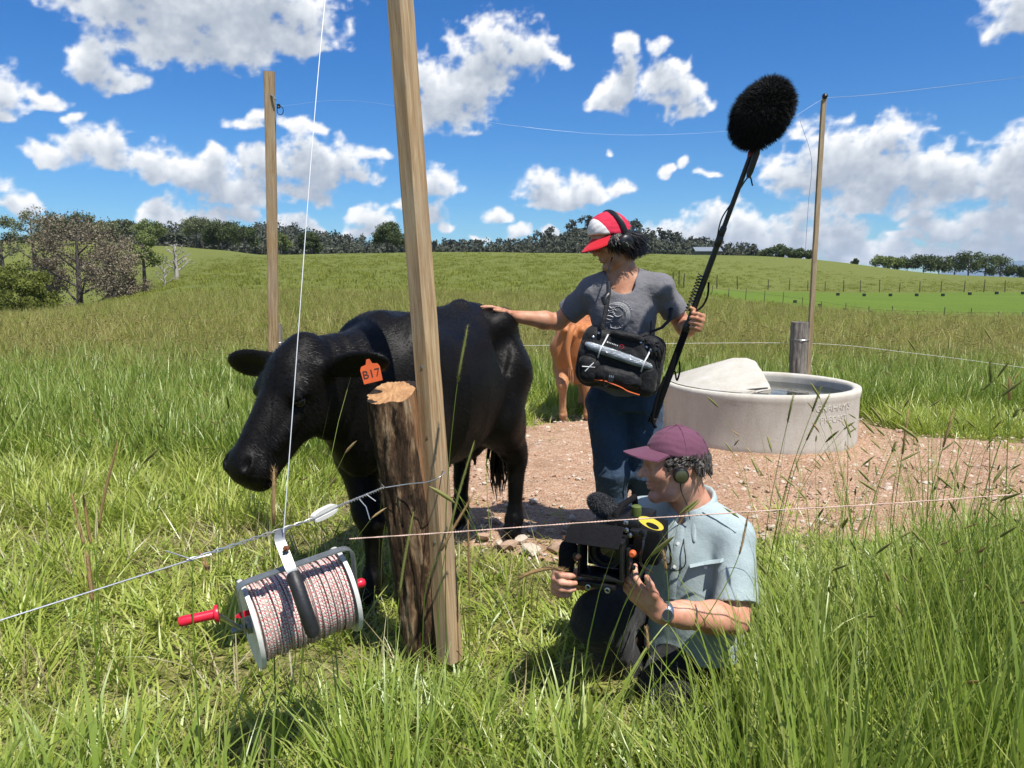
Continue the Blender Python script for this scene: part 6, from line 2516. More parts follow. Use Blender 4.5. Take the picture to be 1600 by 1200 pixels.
def boom():
    b0, b1 = at(1020, 655, 3.46), at(1172, 245, 3.25)
    ax = (b1 - b0).normalized()
    L = (b1 - b0).length
    root = empty('boom_pole', b0, 'black telescopic boom pole with a shaggy black windshield held by the standing man', 'microphone boom')

    def q(t, off=(0, 0, 0)):
        return b0 + ax * (L * t) + Vector(off)
    MB().tube([q(0), q(.012), q(.37), q(.38)], [.014, .0175, .0165, .013], 16).build('grip_section', M_BLACKM, root)
    MB().tube([q(.37), q(.70)], .0135, 14).build('middle_section', M_BLACKP, root)
    MB().tube([q(.69), q(1.0)], .0105, 14).build('upper_section', M_BLACKP, root)
    for t, r in ((.37, .0185), (.695, .0165), (.73, .0145)):
        MB().tube([q(t - .012), q(t - .008), q(t + .02), q(t + .026)], [r * .8, r, r, r * .8], 16).build('locking_collar', M_BLACKP, root)
    MB().lathe([(.014, -.005), (.021, 0), (.021, .022), (.016, .026)], 16, frame(-ax, None, q(.006))).build('end_cap', M_BLACKP, root)
    side = ax.cross(Vector((0, 1, 0))).normalized()
    coil = []
    for i in range(150):
        t = i / 149
        a = t * 2 * math.pi * 12
        coil.append(q(lerp(.44, .58, t), Vector((-.028, -.01, 0)) + side * .011 * math.cos(a) + Vector((0, -1, 0)) * .011 * math.sin(a)))
    MB().tube(coil, .0026, 5).build('coiled_cable', M_BLACKP, root)
    MB().tube(curve_pts([q(.55, (.02, -.01, 0)), q(.50, (.035, -.02, 0)), q(.46, (.03, -.02, 0)), q(.44, (.012, -.015, 0))], 16), .010, 8, flat=.4).build('cable_loop', M_BLACKM, root)
    MB().tube(curve_pts([q(.18, (-.02, -.015, 0)), q(.12, (-.030, -.02, -.02)), q(.05, (-.024, -.02, -.05)), q(.02, (.004, -.02, -.06))], 16), .007, 8).build('hand_strap', M_BLACKM, root)
    MB().tube(curve_pts([q(.24, (.022, -.01, 0)), q(.21, (.036, -.012, -.01)), q(.19, (.032, -.012, -.03)), q(.21, (.014, -.012, -.01))], 16), .008, 8, flat=.5).build('hand_strap', M_BLACKM, root)
    MB().tube(curve_pts([q(.70, (-.010, 0, 0)), q(.78, (-.024, 0, 0)), q(.84, (-.006, 0, 0)), q(.93, (.024, 0, 0)), at(1176, 290, 3.245)], 24), .0032, 6).build('cable', M_BLACKP, root)
    # mount: red swivel and the handle of the blimp
    MB().tube([q(1.0), q(1.012)], .012, 12).build('thread', M_STEEL, root)
    MB().tube([at(1172, 246, 3.25), at(1174, 240, 3.25), at(1177, 232, 3.245)], [.013, .016, .012], 12).build('swivel', simple('dark_red_swivel', (.22, .015, .02), .4, var=.2, bmp=0), root)
    MB().tube([at(1169, 278, 3.23), at(1172, 268, 3.23), at(1182, 240, 3.22), at(1185, 226, 3.21)], [.008, .014, .014, .011], 12).build('pistol_grip', M_BLACKP, root)
    c = at(1190, 178, 3.17)
    A = at(1218, 140, 3.10) - at(1160, 216, 3.24)
    M = frame(A, (1, 0, .6), c)
    ws = ellipsoid(MB(), M, (.098, .098, .140)).build('windshield', M_FUR, root)
    fur('fur', M, (.100, .100, .142), 15000, .030, .0011, M_FUR, ws, 5)
    return root


boom()


def sound_bag():
    C = at(969, 565, 3.475)
    f = Vector((-.16, -.98, .10)).normalized()
    x = Vector((.96, -.14, -.17))
    M = frame(f, x, C) @ Matrix.Scale(.90, 4)
    R3 = M.to_3x3()
    root = empty('sound_bag', C, 'black sound recordist bag with a rolled clear cover slung at the standing man\'s waist', 'bag')

    def P(a, b, c):
        return M @ Vector((a, b, c))
    Bd = Body()
    for sx in (-.15, .15):
        Bd.cone(P(sx, -.09, -.01), P(sx, .10, -.01), .055, .055, k=.03)
    Bd.cone(P(-.15, .09, -.01), P(.15, .09, -.01), .058, .058, k=.03)
    Bd.cone(P(-.15, -.085, -.01), P(.15, -.085, -.01), .058, .058, k=.03)
    Bd.cone(P(-.12, 0, -.02), P(.12, 0, -.02), .08, .08, k=.05)
    Bd.warp(lambda q: folds(q, .005, 25, 25, 25))
    main = link('main_compartment', Bd.mesh('main_compartment', .006), M_NYLON, root)
    MB().tube([P(-.07, .135, .045), P(-.05, .140, .060), P(.06, .136, .062), P(.10, .128, .048)], [.012, .018, .018, .012], 12).build('carry_handle', M_NYLON, root)
    MB().box(P(-.01, .070, .050), (.33, .095, .016), R3, .006).build('front_flap', M_NYLON, root)
    MB().tube([P(-.190, .060, .052), P(-.17, .052, .066), P(-.05, .035, .080), P(.06, .018, .080), P(.155, .004, .066), P(.168, .002, .058)], [.010, .019, .0215, .021, .015, .008], 16).build('rolled_cover', M_CLEAR, root)
    for a, b in ((-.115, .072), (.115, .045)):
        MB().tube(curve_pts([P(a + .028, b + .055, .060), P(a + .018, b + .015, .080), P(a + .006, b - .025, .098), P(a + .002, b - .055, .092), P(a, b - .075, .070)], 14), .0042, 6, flat=.5).build('tie', M_TIE, root)
    w = MB().box(P(-.005, -.035, .054), (.30, .040, .008), R3, .002).build('webbing', M_NYLON, root)
    for i in range(6):
        MB().box(P(-.115 + i * .044, -.033 - .002, .0595), (.0035, .028, .003), R3 @ Matrix.Rotation(-.2, 3, 'Z'), .0005).build('stitch', M_TIE, w)
    Lo = Body()
    Lo.cone(P(-.08, -.085, .055), P(.10, -.090, .050), .040, .036, k=.02)
    Lo.cone(P(-.06, -.060, .06), P(.06, -.062, .06), .028, .028, k=.02)
    Lo.warp(lambda q: folds(q, .004, 30, 30, 30))
    link('front_pouch', Lo.mesh('front_pouch', .005), M_NYLON, root)
    sp = Body()
    sp.cone(P(-.165, -.040, .045), P(-.155, -.095, .045), .042, .040, k=.02)
    sp.cone(P(-.130, -.040, .045), P(-.125, -.095, .045), .038, .036, k=.02)
    sp = link('side_pouch', sp.mesh('side_pouch', .005), M_NYLON, root)
    MB().tube([P(-.185, -.06, .090), P(-.155, -.056, .093), P(-.12, -.052, .085)], .0025, 5).build('tie', M_TIE, sp)
    MB().tube([P(-.165, -.082, .088), P(-.148, -.055, .093), P(-.130, -.030, .088)], .0028, 5).build('tie', M_TIE, sp)
    rp_ = Body()
    rp_.cone(P(.155, -.03, .03), P(.158, -.105, .03), .045, .045, k=.02)
    rp_.cone(P(.160, .03, .03), P(.160, .075, .03), .034, .030, k=.02)
    link('side_pouch', rp_.mesh('side_pouch', .005), M_NYLON, root)
    bk = MB().box(P(-.028, -.095, .098), (.030, .036, .010), R3, .003).build('buckle', M_BLACKP, root)
    for k in (-1, 0, 1):
        MB().box(P(-.028 + k * .009, -.082, .1035), (.004, .012, .002), R3).build('prong', M_STEEL, bk, smooth=False)
    MB().tube(curve_pts([P(-.12, -.118, .07), P(-.06, -.112, .095), P(-.02, -.118, .098), P(.03, -.128, .092), P(.07, -.142, .080), P(.13, -.150, .065)], 24), .0030, 6).build('orange_cord', M_ORANGE, root)
    MB().tube(curve_pts([P(-.055, -.05, .092), P(-.062, -.10, .102), P(-.050, -.140, .098), P(-.035, -.125, .100)], 18), .0028, 5).build('black_cord', M_BLACKP, root)
    # small maker's mark: white letters and a red ring on the flap
    mk = MB()
    for i, wdt in enumerate((.010, .006, .006, .006, .007, .006, .006)):
        mk.box(P(-.082 + i * .0088, .088 - i * .0014, .0590), (wdt * .7, .0085 if i == 0 else .0062, .0012), R3)
    mk.build('maker_mark', M_TIE, root, smooth=False)
    MB().tube([P(-.006 + .0105 * math.cos(t), .078 + .0100 * math.sin(t), .0595) for t in np.linspace(0, 2 * math.pi, 18)], .0013, 5, cap=False).build('mark_ring', M_REDP, root)
    # clips and leads at the right corner
    MB().tube([P(.205 + .008 * math.cos(t), .01 + .034 * math.sin(t), .01) for t in np.linspace(0, 2 * math.pi, 18)], .0045, 6, cap=False).build('carabiner', M_GREEN, root)
    MB().box(P(.205, .048, .012), (.012, .012, .01), R3, .002).build('red_clip', M_REDP, root)
    rg = random.Random(2)
    for i in range(9):
        a = Vector((rg.uniform(.06, .17), rg.uniform(.10, .14), rg.uniform(.03, .06)))
        b = Vector((rg.uniform(.15, .21), rg.uniform(-.05, .06), rg.uniform(.02, .07)))
        MB().tube(curve_pts([P(*a), P((a.x + b.x) / 2 + .02, (a.y + b.y) / 2 + .03, .085), P(*b)], 14), .0030, 5).build('lead', M_BLACKP, root)
    for a, b in ((-.135, .125), (.085, .118), (.12, .100), (.145, .085), (.165, .095), (-.16, .10), (.165, .045)):
        MB().lathe([(.004, -.006), (.007, -.004), (.007, .004), (.004, .006)], 10, M @ Matrix.Translation((a, b, .058)) @ Matrix.Rotation(rg.uniform(0, 3), 4, 'X')).build('connector', M_STEEL, root)
    for a in (-.14, .13):
        MB().tube([P(a, .14, 0), P(a * .95, .19, -.01), P(a * .9, .235, -.03)], .012, 8, flat=.3).build('shoulder_strap', M_NYLON, root)
    return root


sound_bag()


def film_camera():
    O = at(938, 874, 2.13)
    f = Vector((-.40, -.91, -.02)).normalized()
    M = frame(f, (.91, -.40, 0), O)
    R3 = M.to_3x3()
    root = empty('film_camera', O, 'black film camera with matte box and grey furry microphone held by the squatting man', 'camera')

    def P(a, b, c):
        return M @ Vector((a, b, c))
    w, h, t = .142, .116, .010
    mbx = MB()
    mbx.box(P(0, h / 2, -.03), (w, t, .075), R3, .003)
    mbx.box(P(0, -h / 2, -.03), (w, t, .075), R3, .003)
    mbx.box(P(-w / 2 + t / 2, 0, -.03), (t, h - t, .075), R3, .003)
    mbx.box(P(w / 2 - t / 2, 0, -.03), (t, h - t, .075), R3, .003)
    mt = mbx.build('matte_box', M_BLACKP, root)
    bp = MB().lathe([(.044, 0), (.046, .006), (.095, .006), (.095, 0)], 4, M @ Matrix.Translation((0, 0, -.062)) @ Matrix.Diagonal((.72, .58, 1, 1)) @ Matrix.Rotation(math.pi / 4, 4, 'Z')).build('back_plate', M_BLACKM, mt, smooth=False)
    MB().tube([P(0.052 * math.cos(q), .046 * math.sin(q), -.050) for q in np.linspace(0, 2 * math.pi, 28)], .0035, 6, cap=False).build('lens_ring', M_BLACKP, mt)
    MB().lathe([(.043, 0), (.03, .006), (0, .010)], 32, M @ Matrix.Translation((0, 0, -.060))).build('front_lens', M_GLASS, root)
    MB().lathe([(.052, -.30), (.052, -.10), (.046, -.09), (.046, -.055)], 30, M).build('lens_barrel', M_BLACKP, root)
    MB().box(P(0, 0, -.092), (.128, .104, .040), R3, .006).build('bellows', M_BLACKM, root)
    # flags
    Tf = R3 @ Matrix.Rotation(math.radians(-52), 3, 'X')
    MB().box(P(-.012, .086, .028), (.168, .078, .003), Tf, .0008).build('top_flag', M_BLACKM, root)
    for s in (-.04, .03):
        MB().box(P(s, .064, .004), (.016, .012, .010), R3, .002).build('hinge', simple('pink_hinge', (.5, .3, .26), .4, bmp=0), root)
    MB().box(P(w / 2 + .008, -.004, -.04), (.012, .085, .05), R3, .004).build('side_bracket', M_BLACKP, root)
    # body
    MB().box(P(.045, .010, -.235), (.105, .125, .17), R3, .008).build('camera_body', M_BLACKP, root)
    MB().box(P(.115, .022, -.16), (.085, .105, .13), R3, .010).build('recorder_module', M_BLACKM, root)
    MB().box(P(.10, -.05, -.25), (.06, .06, .10), R3, .008).build('battery', M_BLACKP, root)
    MB().box(P(.05, -.085, -.16), (.09, .018, .22), R3, .004).build('base_plate', M_BLACKP, root)
    for s in (-.03, .03):
        MB().tube([P(s, -.084, -.30), P(s, -.084, .02)], .0075, 12).build('rod', M_BLACKP, root)
        MB().lathe([(.006, 0), (.009, .001), (.009, .004), (.006, .005)], 14, M @ Matrix.Translation((s, -.084, .021)), close=False).build('rod_ring', M_STEEL, root)
    MB().box(P(-.01, -.080, .0), (.12, .016, .03), R3, .003).build('rod_clamp', M_BLACKP, root)
    # grip the far hand holds
    G = Body()
    G.cone(P(-.105, .015, -.01), P(-.110, -.045, .0), .028, .024, k=.015)
    G.cone(P(-.075, .0, -.02), P(-.105, -.005, -.01), .02, .022, k=.015)
    link('side_grip', G.mesh('side_grip', .004), M_BLACKM, root)
    MB().lathe([(.009, 0), (.011, .002), (.011, .006), (0, .008)], 16, frame(f, None, P(-.075, .002, .005))).build('grip_knob', M_BLACKP, root)
    # top works
    MB().tube([P(.03, .078, -.30), P(.03, .115, -.28), P(.02, .122, -.16), P(.02, .112, -.09), P(.025, .075, -.08)], .011, 10).build('top_handle', M_BLACKM, root)
    MB().box(P(.045, .092, -.10), (.10, .030, .05), R3, .006).build('top_mount', M_BLACKP, root)
    MB().box(P(.10, .075, -.06), (.05, .026, .03), R3, .006).build('focus_bracket', M_BLACKP, root)
    for a, b, c in ((.062, .105, -.065), (.082, .078, -.035), (.07, .09, -.04), (.115, .088, -.04), (.038, .082, -.055), (.10, .020, -.03), (.095, -.02, -.03)):
        MB().lathe([(.006, -.004), (.0075, 0), (.0075, .005), (.004, .007), (0, .007)], 12, frame(f, None, P(a, b, c + .004))).build('screw', M_STEEL if a < .09 else M_BLACKP, root)
    MB().lathe([(.007, -.006), (.0105, -.003), (.0105, .009), (.007, .013), (0, .013)], 16, frame(f, None, P(.094, .026, -.020))).build('orange_knob', M_ORANGE, root)
    MB().tube(curve_pts([P(.115, .085, -.06), P(.125, .06, -.02), P(.118, .0, -.02), P(.14, -.05, -.08)], 20), .0042, 7).build('cable', M_BLACKP, root)
    MB().tube(curve_pts([P(.15, .05, -.14), P(.18, .03, -.12), P(.185, -.03, -.13), P(.16, -.06, -.18)], 20), .0035, 7).build('cable', M_BLACKP, root)
    MB().tube(curve_pts([P(-.085, -.035, .0), P(-.09, -.075, .0), P(-.07, -.09, -.01), P(-.03, -.085, -.01)], 16), .003, 6).build('cable', M_BLACKP, root)
    MB().lathe([(.012, -.02), (.016, 0), (.016, .03), (.010, .034), (0, .034)], 16, frame(Vector((0, 0, 1)), None, P(.075, .105, -.13))).build('level_cap', simple('olive_cap', (.10, .13, .03), .4, bmp=0), root)
    # yellow crescent tag
    cy = at(1018, 818, 2.09)
    My = frame(Vector((-.1, -.95, .35)), Vector((.92, 0, -.42)), cy)
    outer = [(.044 * math.cos(t), -.006 + .024 * math.sin(t)) for t in np.linspace(math.pi, 0, 18)]
    inner = [(.030 * math.cos(t), -.010 + .012 * math.sin(t)) for t in np.linspace(0, math.pi, 14)]
    ring_o = [(.037 * math.cos(t), .015 * math.sin(t)) for t in np.linspace(0, 2 * math.pi, 32, endpoint=False)]
    ring_i = [(.005 + .020 * math.cos(t), -.0055 + .0075 * math.sin(t)) for t in np.linspace(0, 2 * math.pi, 32, endpoint=False)]
    vs, fs = [], []
    for zz in (-.0015, .0015):
        vs += [My @ Vector((x_ * (1.1 if x_ < 0 else 1), y_, zz)) for x_, y_ in ring_o] + [My @ Vector((x_, y_, zz)) for x_, y_ in ring_i]
    for k in range(32):
        k2 = (k + 1) % 32
        fs += [(k, k2, 32 + k2, 32 + k), (64 + k2, 64 + k, 96 + k, 96 + k2), (k2, k, 64 + k, 64 + k2), (32 + k, 32 + k2, 96 + k2, 96 + k)]
    MB().add(vs, fs).build('yellow_tag', M_YELLOW, root, auto=30)
    # microphone in its fur cover
    m0, m1 = at(922, 778, 2.20), at(962, 803, 2.27)
    Mm = frame(m1 - m0, (0, 0, 1), (m0 + m1) / 2)
    ms = ellipsoid(MB(), Mm, (.030, .030, .064)).build('microphone', M_GREYFUR, root)
    fur('fur', Mm, (.0305, .0305, .065), 6000, .0085, .0007, M_GREYFUR, ms, 8)
    MB().tube([m1, at(975, 822, 2.25), P(.03, .10, -.10)], .006, 8).build('microphone_mount', M_BLACKP, root)
    return root


film_camera()
# ------------------------------------------------------------------ grass, gravel, stalks
def mat_grass(name, ramp_rand, tipmix=(.42, .40, .14), trans=.34, gloss=.08):
    m = bpy.data.materials.new(name)
    m.use_nodes = True
    nt = m.node_tree
    nt.nodes.clear()
    out = nd(nt, 'ShaderNodeOutputMaterial')
    oi = nd(nt, 'ShaderNodeObjectInfo')
    pos = nd(nt, 'ShaderNodeNewGeometry').outputs['Position']
    n1 = noise(nt, pos, .9, 3, .6)
    at_ = nd(nt, 'ShaderNodeAttribute', attribute_name='tip')
    br = nd(nt, 'ShaderNodeAttribute', attribute_name='tone')
    f = math_node(nt, 'ADD', math_node(nt, 'MULTIPLY', oi.outputs['Random'], .35), math_node(nt, 'ADD', math_node(nt, 'MULTIPLY', br.outputs['Fac'], .45), math_node(nt, 'MULTIPLY', math_node(nt, 'SUBTRACT', n1, .35), .6)))
    c = ramp(nt, f, ramp_rand)
    c = mixcol(nt, math_node(nt, 'MULTIPLY', math_node(nt, 'POWER', at_.outputs['Fac'], 4.0), .45), c, tipmix)
    d = nd(nt, 'ShaderNodeBsdfDiffuse')
    t = nd(nt, 'ShaderNodeBsdfTranslucent')
    g = nd(nt, 'ShaderNodeBsdfGlossy', inp={'Roughness': .42})
    g.inputs[0].default_value = (.9, .95, .85, 1)
    nt.links.new(c, d.inputs[0])
    nt.links.new(c, t.inputs[0])
    mx = nd(nt, 'ShaderNodeMixShader', inp={0: trans})
    nt.links.new(d.outputs[0], mx.inputs[1])
    nt.links.new(t.outputs[0], mx.inputs[2])
    m2 = nd(nt, 'ShaderNodeMixShader', inp={0: gloss})
    nt.links.new(mx.outputs[0], m2.inputs[1])
    nt.links.new(g.outputs[0], m2.inputs[2])
    nt.links.new(m2.outputs[0], out.inputs[0])
    return m


G_LUSH = mat_grass('lush_grass', [(0.02, (.135, .205, .020)), (.30, (.255, .345, .038)), (.60, (.38, .455, .070)), (.82, (.51, .52, .135)), (.98, (.60, .54, .22))], (.54, .50, .20), .42, .04)
G_TALL = mat_grass('tall_grass', [(0.02, (.085, .150, .015)), (.35, (.185, .285, .030)), (.65, (.285, .385, .055)), (.97, (.46, .48, .14))], (.48, .45, .15), .42, .045)
G_DRY = mat_grass('dry_grass', [(0.0, (.17, .145, .055)), (.5, (.28, .235, .10)), (1.0, (.40, .34, .17))], (.45, .38, .2), .2)
G_MEADOW = mat_grass('meadow_grass', [(0.05, (.175, .210, .032)), (.45, (.25, .28, .048)), (.8, (.32, .325, .075)), (1.0, (.40, .36, .14))], (.40, .36, .14), .40, .02)
G_OLIVE = mat_grass('olive_grass', [(0.05, (.24, .235, .055)), (.45, (.35, .32, .10)), (.8, (.45, .39, .15)), (1.0, (.52, .44, .21))], (.48, .41, .2), .40, .01)
G_FAR = mat_grass('far_grass', [(0.05, (.190, .225, .040)), (.45, (.235, .262, .052)), (.8, (.28, .29, .068)), (1.0, (.32, .31, .09))], (.30, .29, .10), .4, .0)
G_SEED = mat_grass('seed_heads', [(0.0, (.23, .205, .07)), (.5, (.32, .27, .11)), (1.0, (.42, .36, .17))], (.44, .37, .18), .4, .0)

G_HEADG = mat_grass('green_seed_head', [(0.0, (.17, .20, .06)), (.5, (.26, .27, .09)), (1.0, (.38, .34, .14))], (.46, .40, .18), .35, .0)
G_HEADB = mat_grass('brown_seed_head', [(0.0, (.34, .22, .10)), (.5, (.46, .32, .16)), (1.0, (.58, .43, .24))], (.60, .46, .26), .35, .0)
PROTO = {}


def tuft(key, n, h, w, radius, lean, curve, mat, seed, segs=4, mat2=None, seeds=0, seed_len=.08, droop=.0):
    """a clump of n blades; h=(min,max), lean=(min,max) at the base, curve = extra bend by the tip"""
    rg = np.random.default_rng(seed)
    V, F, tip, tone, mi = [], [], [], [], []
    for b in range(n):
        a = rg.uniform(0, 6.283)
        r = radius * math.sqrt(rg.random())
        p = np.array([r * math.cos(a), r * math.sin(a), -.01])
        az = a + rg.normal() * .9
        out = np.array([math.cos(az), math.sin(az), 0])
        sidev = np.array([-out[1], out[0], 0])
        H = rg.uniform(*h) * (1 - .3 * (r / max(radius, 1e-4)) ** 2)
        th = rg.uniform(*lean)
        cv = curve * rg.uniform(.3, 1.3)
        sd = b < seeds
        ww = w * rg.uniform(.65, 1.2) * (.45 if sd else 1)
        tw = rg.normal() * .7
        tn = rg.random()
        o = len(V)
        for s in range(segs + 1):
            q = s / segs
            wd = ww * (1 - q ** 1.8) * (.55 + .45 * min(1, q * 3)) if not sd else ww * (1 - .6 * q)
            ca, sa = math.cos(tw * q), math.sin(tw * q)
            sv = sidev * ca + out * sa
            if s == segs and not sd:
                V.append(p)
                tip.append(1)
                tone.append(tn)
            else:
                V += [p - sv * wd / 2, p + sv * wd / 2]
                tip += [q, q]
                tone += [tn, tn]
            t2 = th + cv * q * q + droop * q ** 3
            p = p + (out * math.sin(t2) + np.array([0, 0, 1]) * math.cos(t2)) * H / segs
        for s in range(segs):
            i = o + s * 2
            if s == segs - 1 and not sd:
                F.append((i, i + 1, i + 2))
            else:
                F.append((i, i + 1, i + 3, i + 2))
            mi.append(0)
        if sd:
            # seed head: bristly spike along the last stretch
            d = out * math.sin(th + cv + droop) + np.array([0, 0, 1]) * math.cos(th + cv + droop)
            q0 = V[-1] * .5 + V[-2] * .5
            o = len(V)
            L = seed_len * rg.uniform(.6, 1.3)
            rr = L * .045 + w * .18
            ring = 4
            for s, (u, k) in enumerate(((0, .4), (.3, 1), (.75, .8), (1, .1))):
                c = q0 + d * L * u + out * .12 * L * u * u
                for j in range(ring):
                    aa = j / ring * 6.283
                    V.append(c + (sidev * math.cos(aa) + np.cross(d, sidev) * math.sin(aa)) * rr * k)
                    tip.append(u)
                    tone.append(tn)
            for s in range(3):
                for j in range(ring):
                    j2 = (j + 1) % ring
                    F.append((o + s * ring + j, o + s * ring + j2, o + (s + 1) * ring + j2, o + (s + 1) * ring + j))
                    mi.append(1)
    me = bpy.data.meshes.new(key)
    me.from_pydata([tuple(v) for v in V], [], F)
    me.update()
    me.materials.append(mat)
    me.materials.append(mat2 or mat)
    me.polygons.foreach_set('material_index', mi)
    for nm, arr in (('tip', tip), ('tone', tone)):
        x = me.attributes.new(nm, 'FLOAT', 'POINT')
        x.data.foreach_set('value', np.array(arr, np.float32))
    me.polygons.foreach_set('use_smooth', np.ones(len(me.polygons), bool))
    o = bpy.data.objects.new(key, me)
    PROTO[key] = o
    return o


def scatter(name, keys, pts, rot, scl, idx, label, cat='grass'):
    """plants one prototype at each point"""
    col = bpy.data.collections.new(name + '_kinds')
    for i, k in enumerate(keys):
        o = PROTO[k].copy()
        o.name = '%02d_%s' % (i, k)
        col.objects.link(o)
    me = bpy.data.meshes.new(name)
    pts = np.asarray(pts, np.float32)
    me.vertices.add(len(pts))
    me.vertices.foreach_set('co', pts.ravel())
    a = me.attributes.new('rot', 'FLOAT_VECTOR', 'POINT')
    a.data.foreach_set('vector', np.asarray(rot, np.float32).ravel())
    a = me.attributes.new('scl', 'FLOAT_VECTOR', 'POINT')
    a.data.foreach_set('vector', np.asarray(scl, np.float32).ravel())
    a = me.attributes.new('kind', 'INT', 'POINT')
    a.data.foreach_set('value', np.asarray(idx, np.int32))
    o = bpy.data.objects.new(name, me)
    COL.objects.link(o)
    g = bpy.data.node_groups.new(name, 'GeometryNodeTree')
    g.interface.new_socket('Geometry', in_out='INPUT', socket_type='NodeSocketGeometry')
    g.interface.new_socket('Geometry', in_out='OUTPUT', socket_type='NodeSocketGeometry')
    gi, go = g.nodes.new('NodeGroupInput'), g.nodes.new('NodeGroupOutput')
    ci = g.nodes.new('GeometryNodeCollectionInfo')
    ci.inputs['Collection'].default_value = col
    ci.inputs['Separate Children'].default_value = True
    ci.inputs['Reset Children'].default_value = True
    ip = g.nodes.new('GeometryNodeInstanceOnPoints')
    ip.inputs['Pick Instance'].default_value = True

    def attr(nm, typ):
        n = g.nodes.new('GeometryNodeInputNamedAttribute')
        n.data_type = typ
        n.inputs[0].default_value = nm
        return n.outputs[0]
    g.links.new(gi.outputs[0], ip.inputs['Points'])
    g.links.new(ci.outputs[0], ip.inputs['Instance'])
    g.links.new(attr('kind', 'INT'), ip.inputs['Instance Index'])
    er = g.nodes.new('FunctionNodeEulerToRotation')
    g.links.new(attr('rot', 'FLOAT_VECTOR'), er.inputs[0])
    g.links.new(er.outputs[0], ip.inputs['Rotation'])
    g.links.new(attr('scl', 'FLOAT_VECTOR'), ip.inputs['Scale'])
    g.links.new(ip.outputs[0], go.inputs[0])
    md = o.modifiers.new('scatter', 'NODES')
    md.node_group = g
    return tag(o, label, cat, kind='stuff')


for _k in range(3):
    tuft('short%d' % _k, 38, (.05, .15), .0072, .085, (.45, 1.42), .8, G_LUSH, 100 + _k, 3)
for _k in range(3):
    tuft('medium%d' % _k, 28, (.14, .36), .0098, .07, (.15, .95), 1.1, G_LUSH, 110 + _k, 4)
for _k in range(3):
    tuft('tall%d' % _k, 20, (.38, .80), .0105, .055, (.02, .32), .75, G_TALL, 120 + _k, 5, G_SEED, 0, .06)
for _k in range(2):
    tuft('straw%d' % _k, 22, (.05, .16), .0035, .10, (.7, 1.45), .5, G_DRY, 130 + _k, 3)
for _k in range(3):
    tuft('mid_meadow%d' % _k, 44, (.20, .58), .0095, .16, (.02, .6), 1.0, G_MEADOW, 140 + _k, 4, G_SEED, 3, .09, .35)
for _k in range(2):
    tuft('mid_green%d' % _k, 42, (.20, .52), .011, .16, (.05, .6), .8, G_TALL, 146 + _k, 4, G_SEED, 1, .08)
for _k in range(2):
    tuft('olive%d' % _k, 44, (.22, .60), .0085, .16, (.02, .55), 1.0, G_OLIVE, 160 + _k, 4, G_SEED, 6, .09, .4)
for _k in range(2):
    tuft('dead%d' % _k, 7, (.16, .42), .006, .06, (.35, 1.3), .8, G_DRY, 190 + _k, 4)
for _k in range(3):
    tuft('wisp%d' % _k, 5, (.70, 1.08), .0085, .05, (.02, .24), .45, G_TALL, 180 + _k, 6, G_HEADG if _k else G_HEADB, 4, .055, .2)
for _k in range(3):
    tuft('broad%d' % _k, 8, (.28, .62), .017, .05, (.12, .85), 1.2, G_TALL, 170 + _k, 6)
for _k in range(2):
    tuft('far_meadow%d' % _k, 46, (.10, .32), .035, .55, (.2, .9), .6, G_FAR, 150 + _k, 2, G_SEED, 0, .12, .3)


def frand(n, x0, x1, y0, y1, rg):
    """points spread evenly over the ground seen between two distances"""
    y = np.sqrt(rg.uniform(y0 * y0, y1 * y1, n))
    return rg.uniform(x0, x1, n) * y, y


def plant(name, x, y, idx, keys, s0, s1, label, rg, tilt=.12, zs=None):
    z = ground_z(x, y)
    n = len(x)
    rot = np.stack([rg.normal(size=n) * tilt, rg.normal(size=n) * tilt, rg.uniform(0, 6.283, n)], -1)
    s = rg.uniform(s0, s1, n)
    sc = np.stack([s, s, s * (rg.uniform(.75, 1.2, n) if zs is None else zs)], -1)
    return scatter(name, keys, np.stack([x, y, z], -1), rot, sc, idx, label)


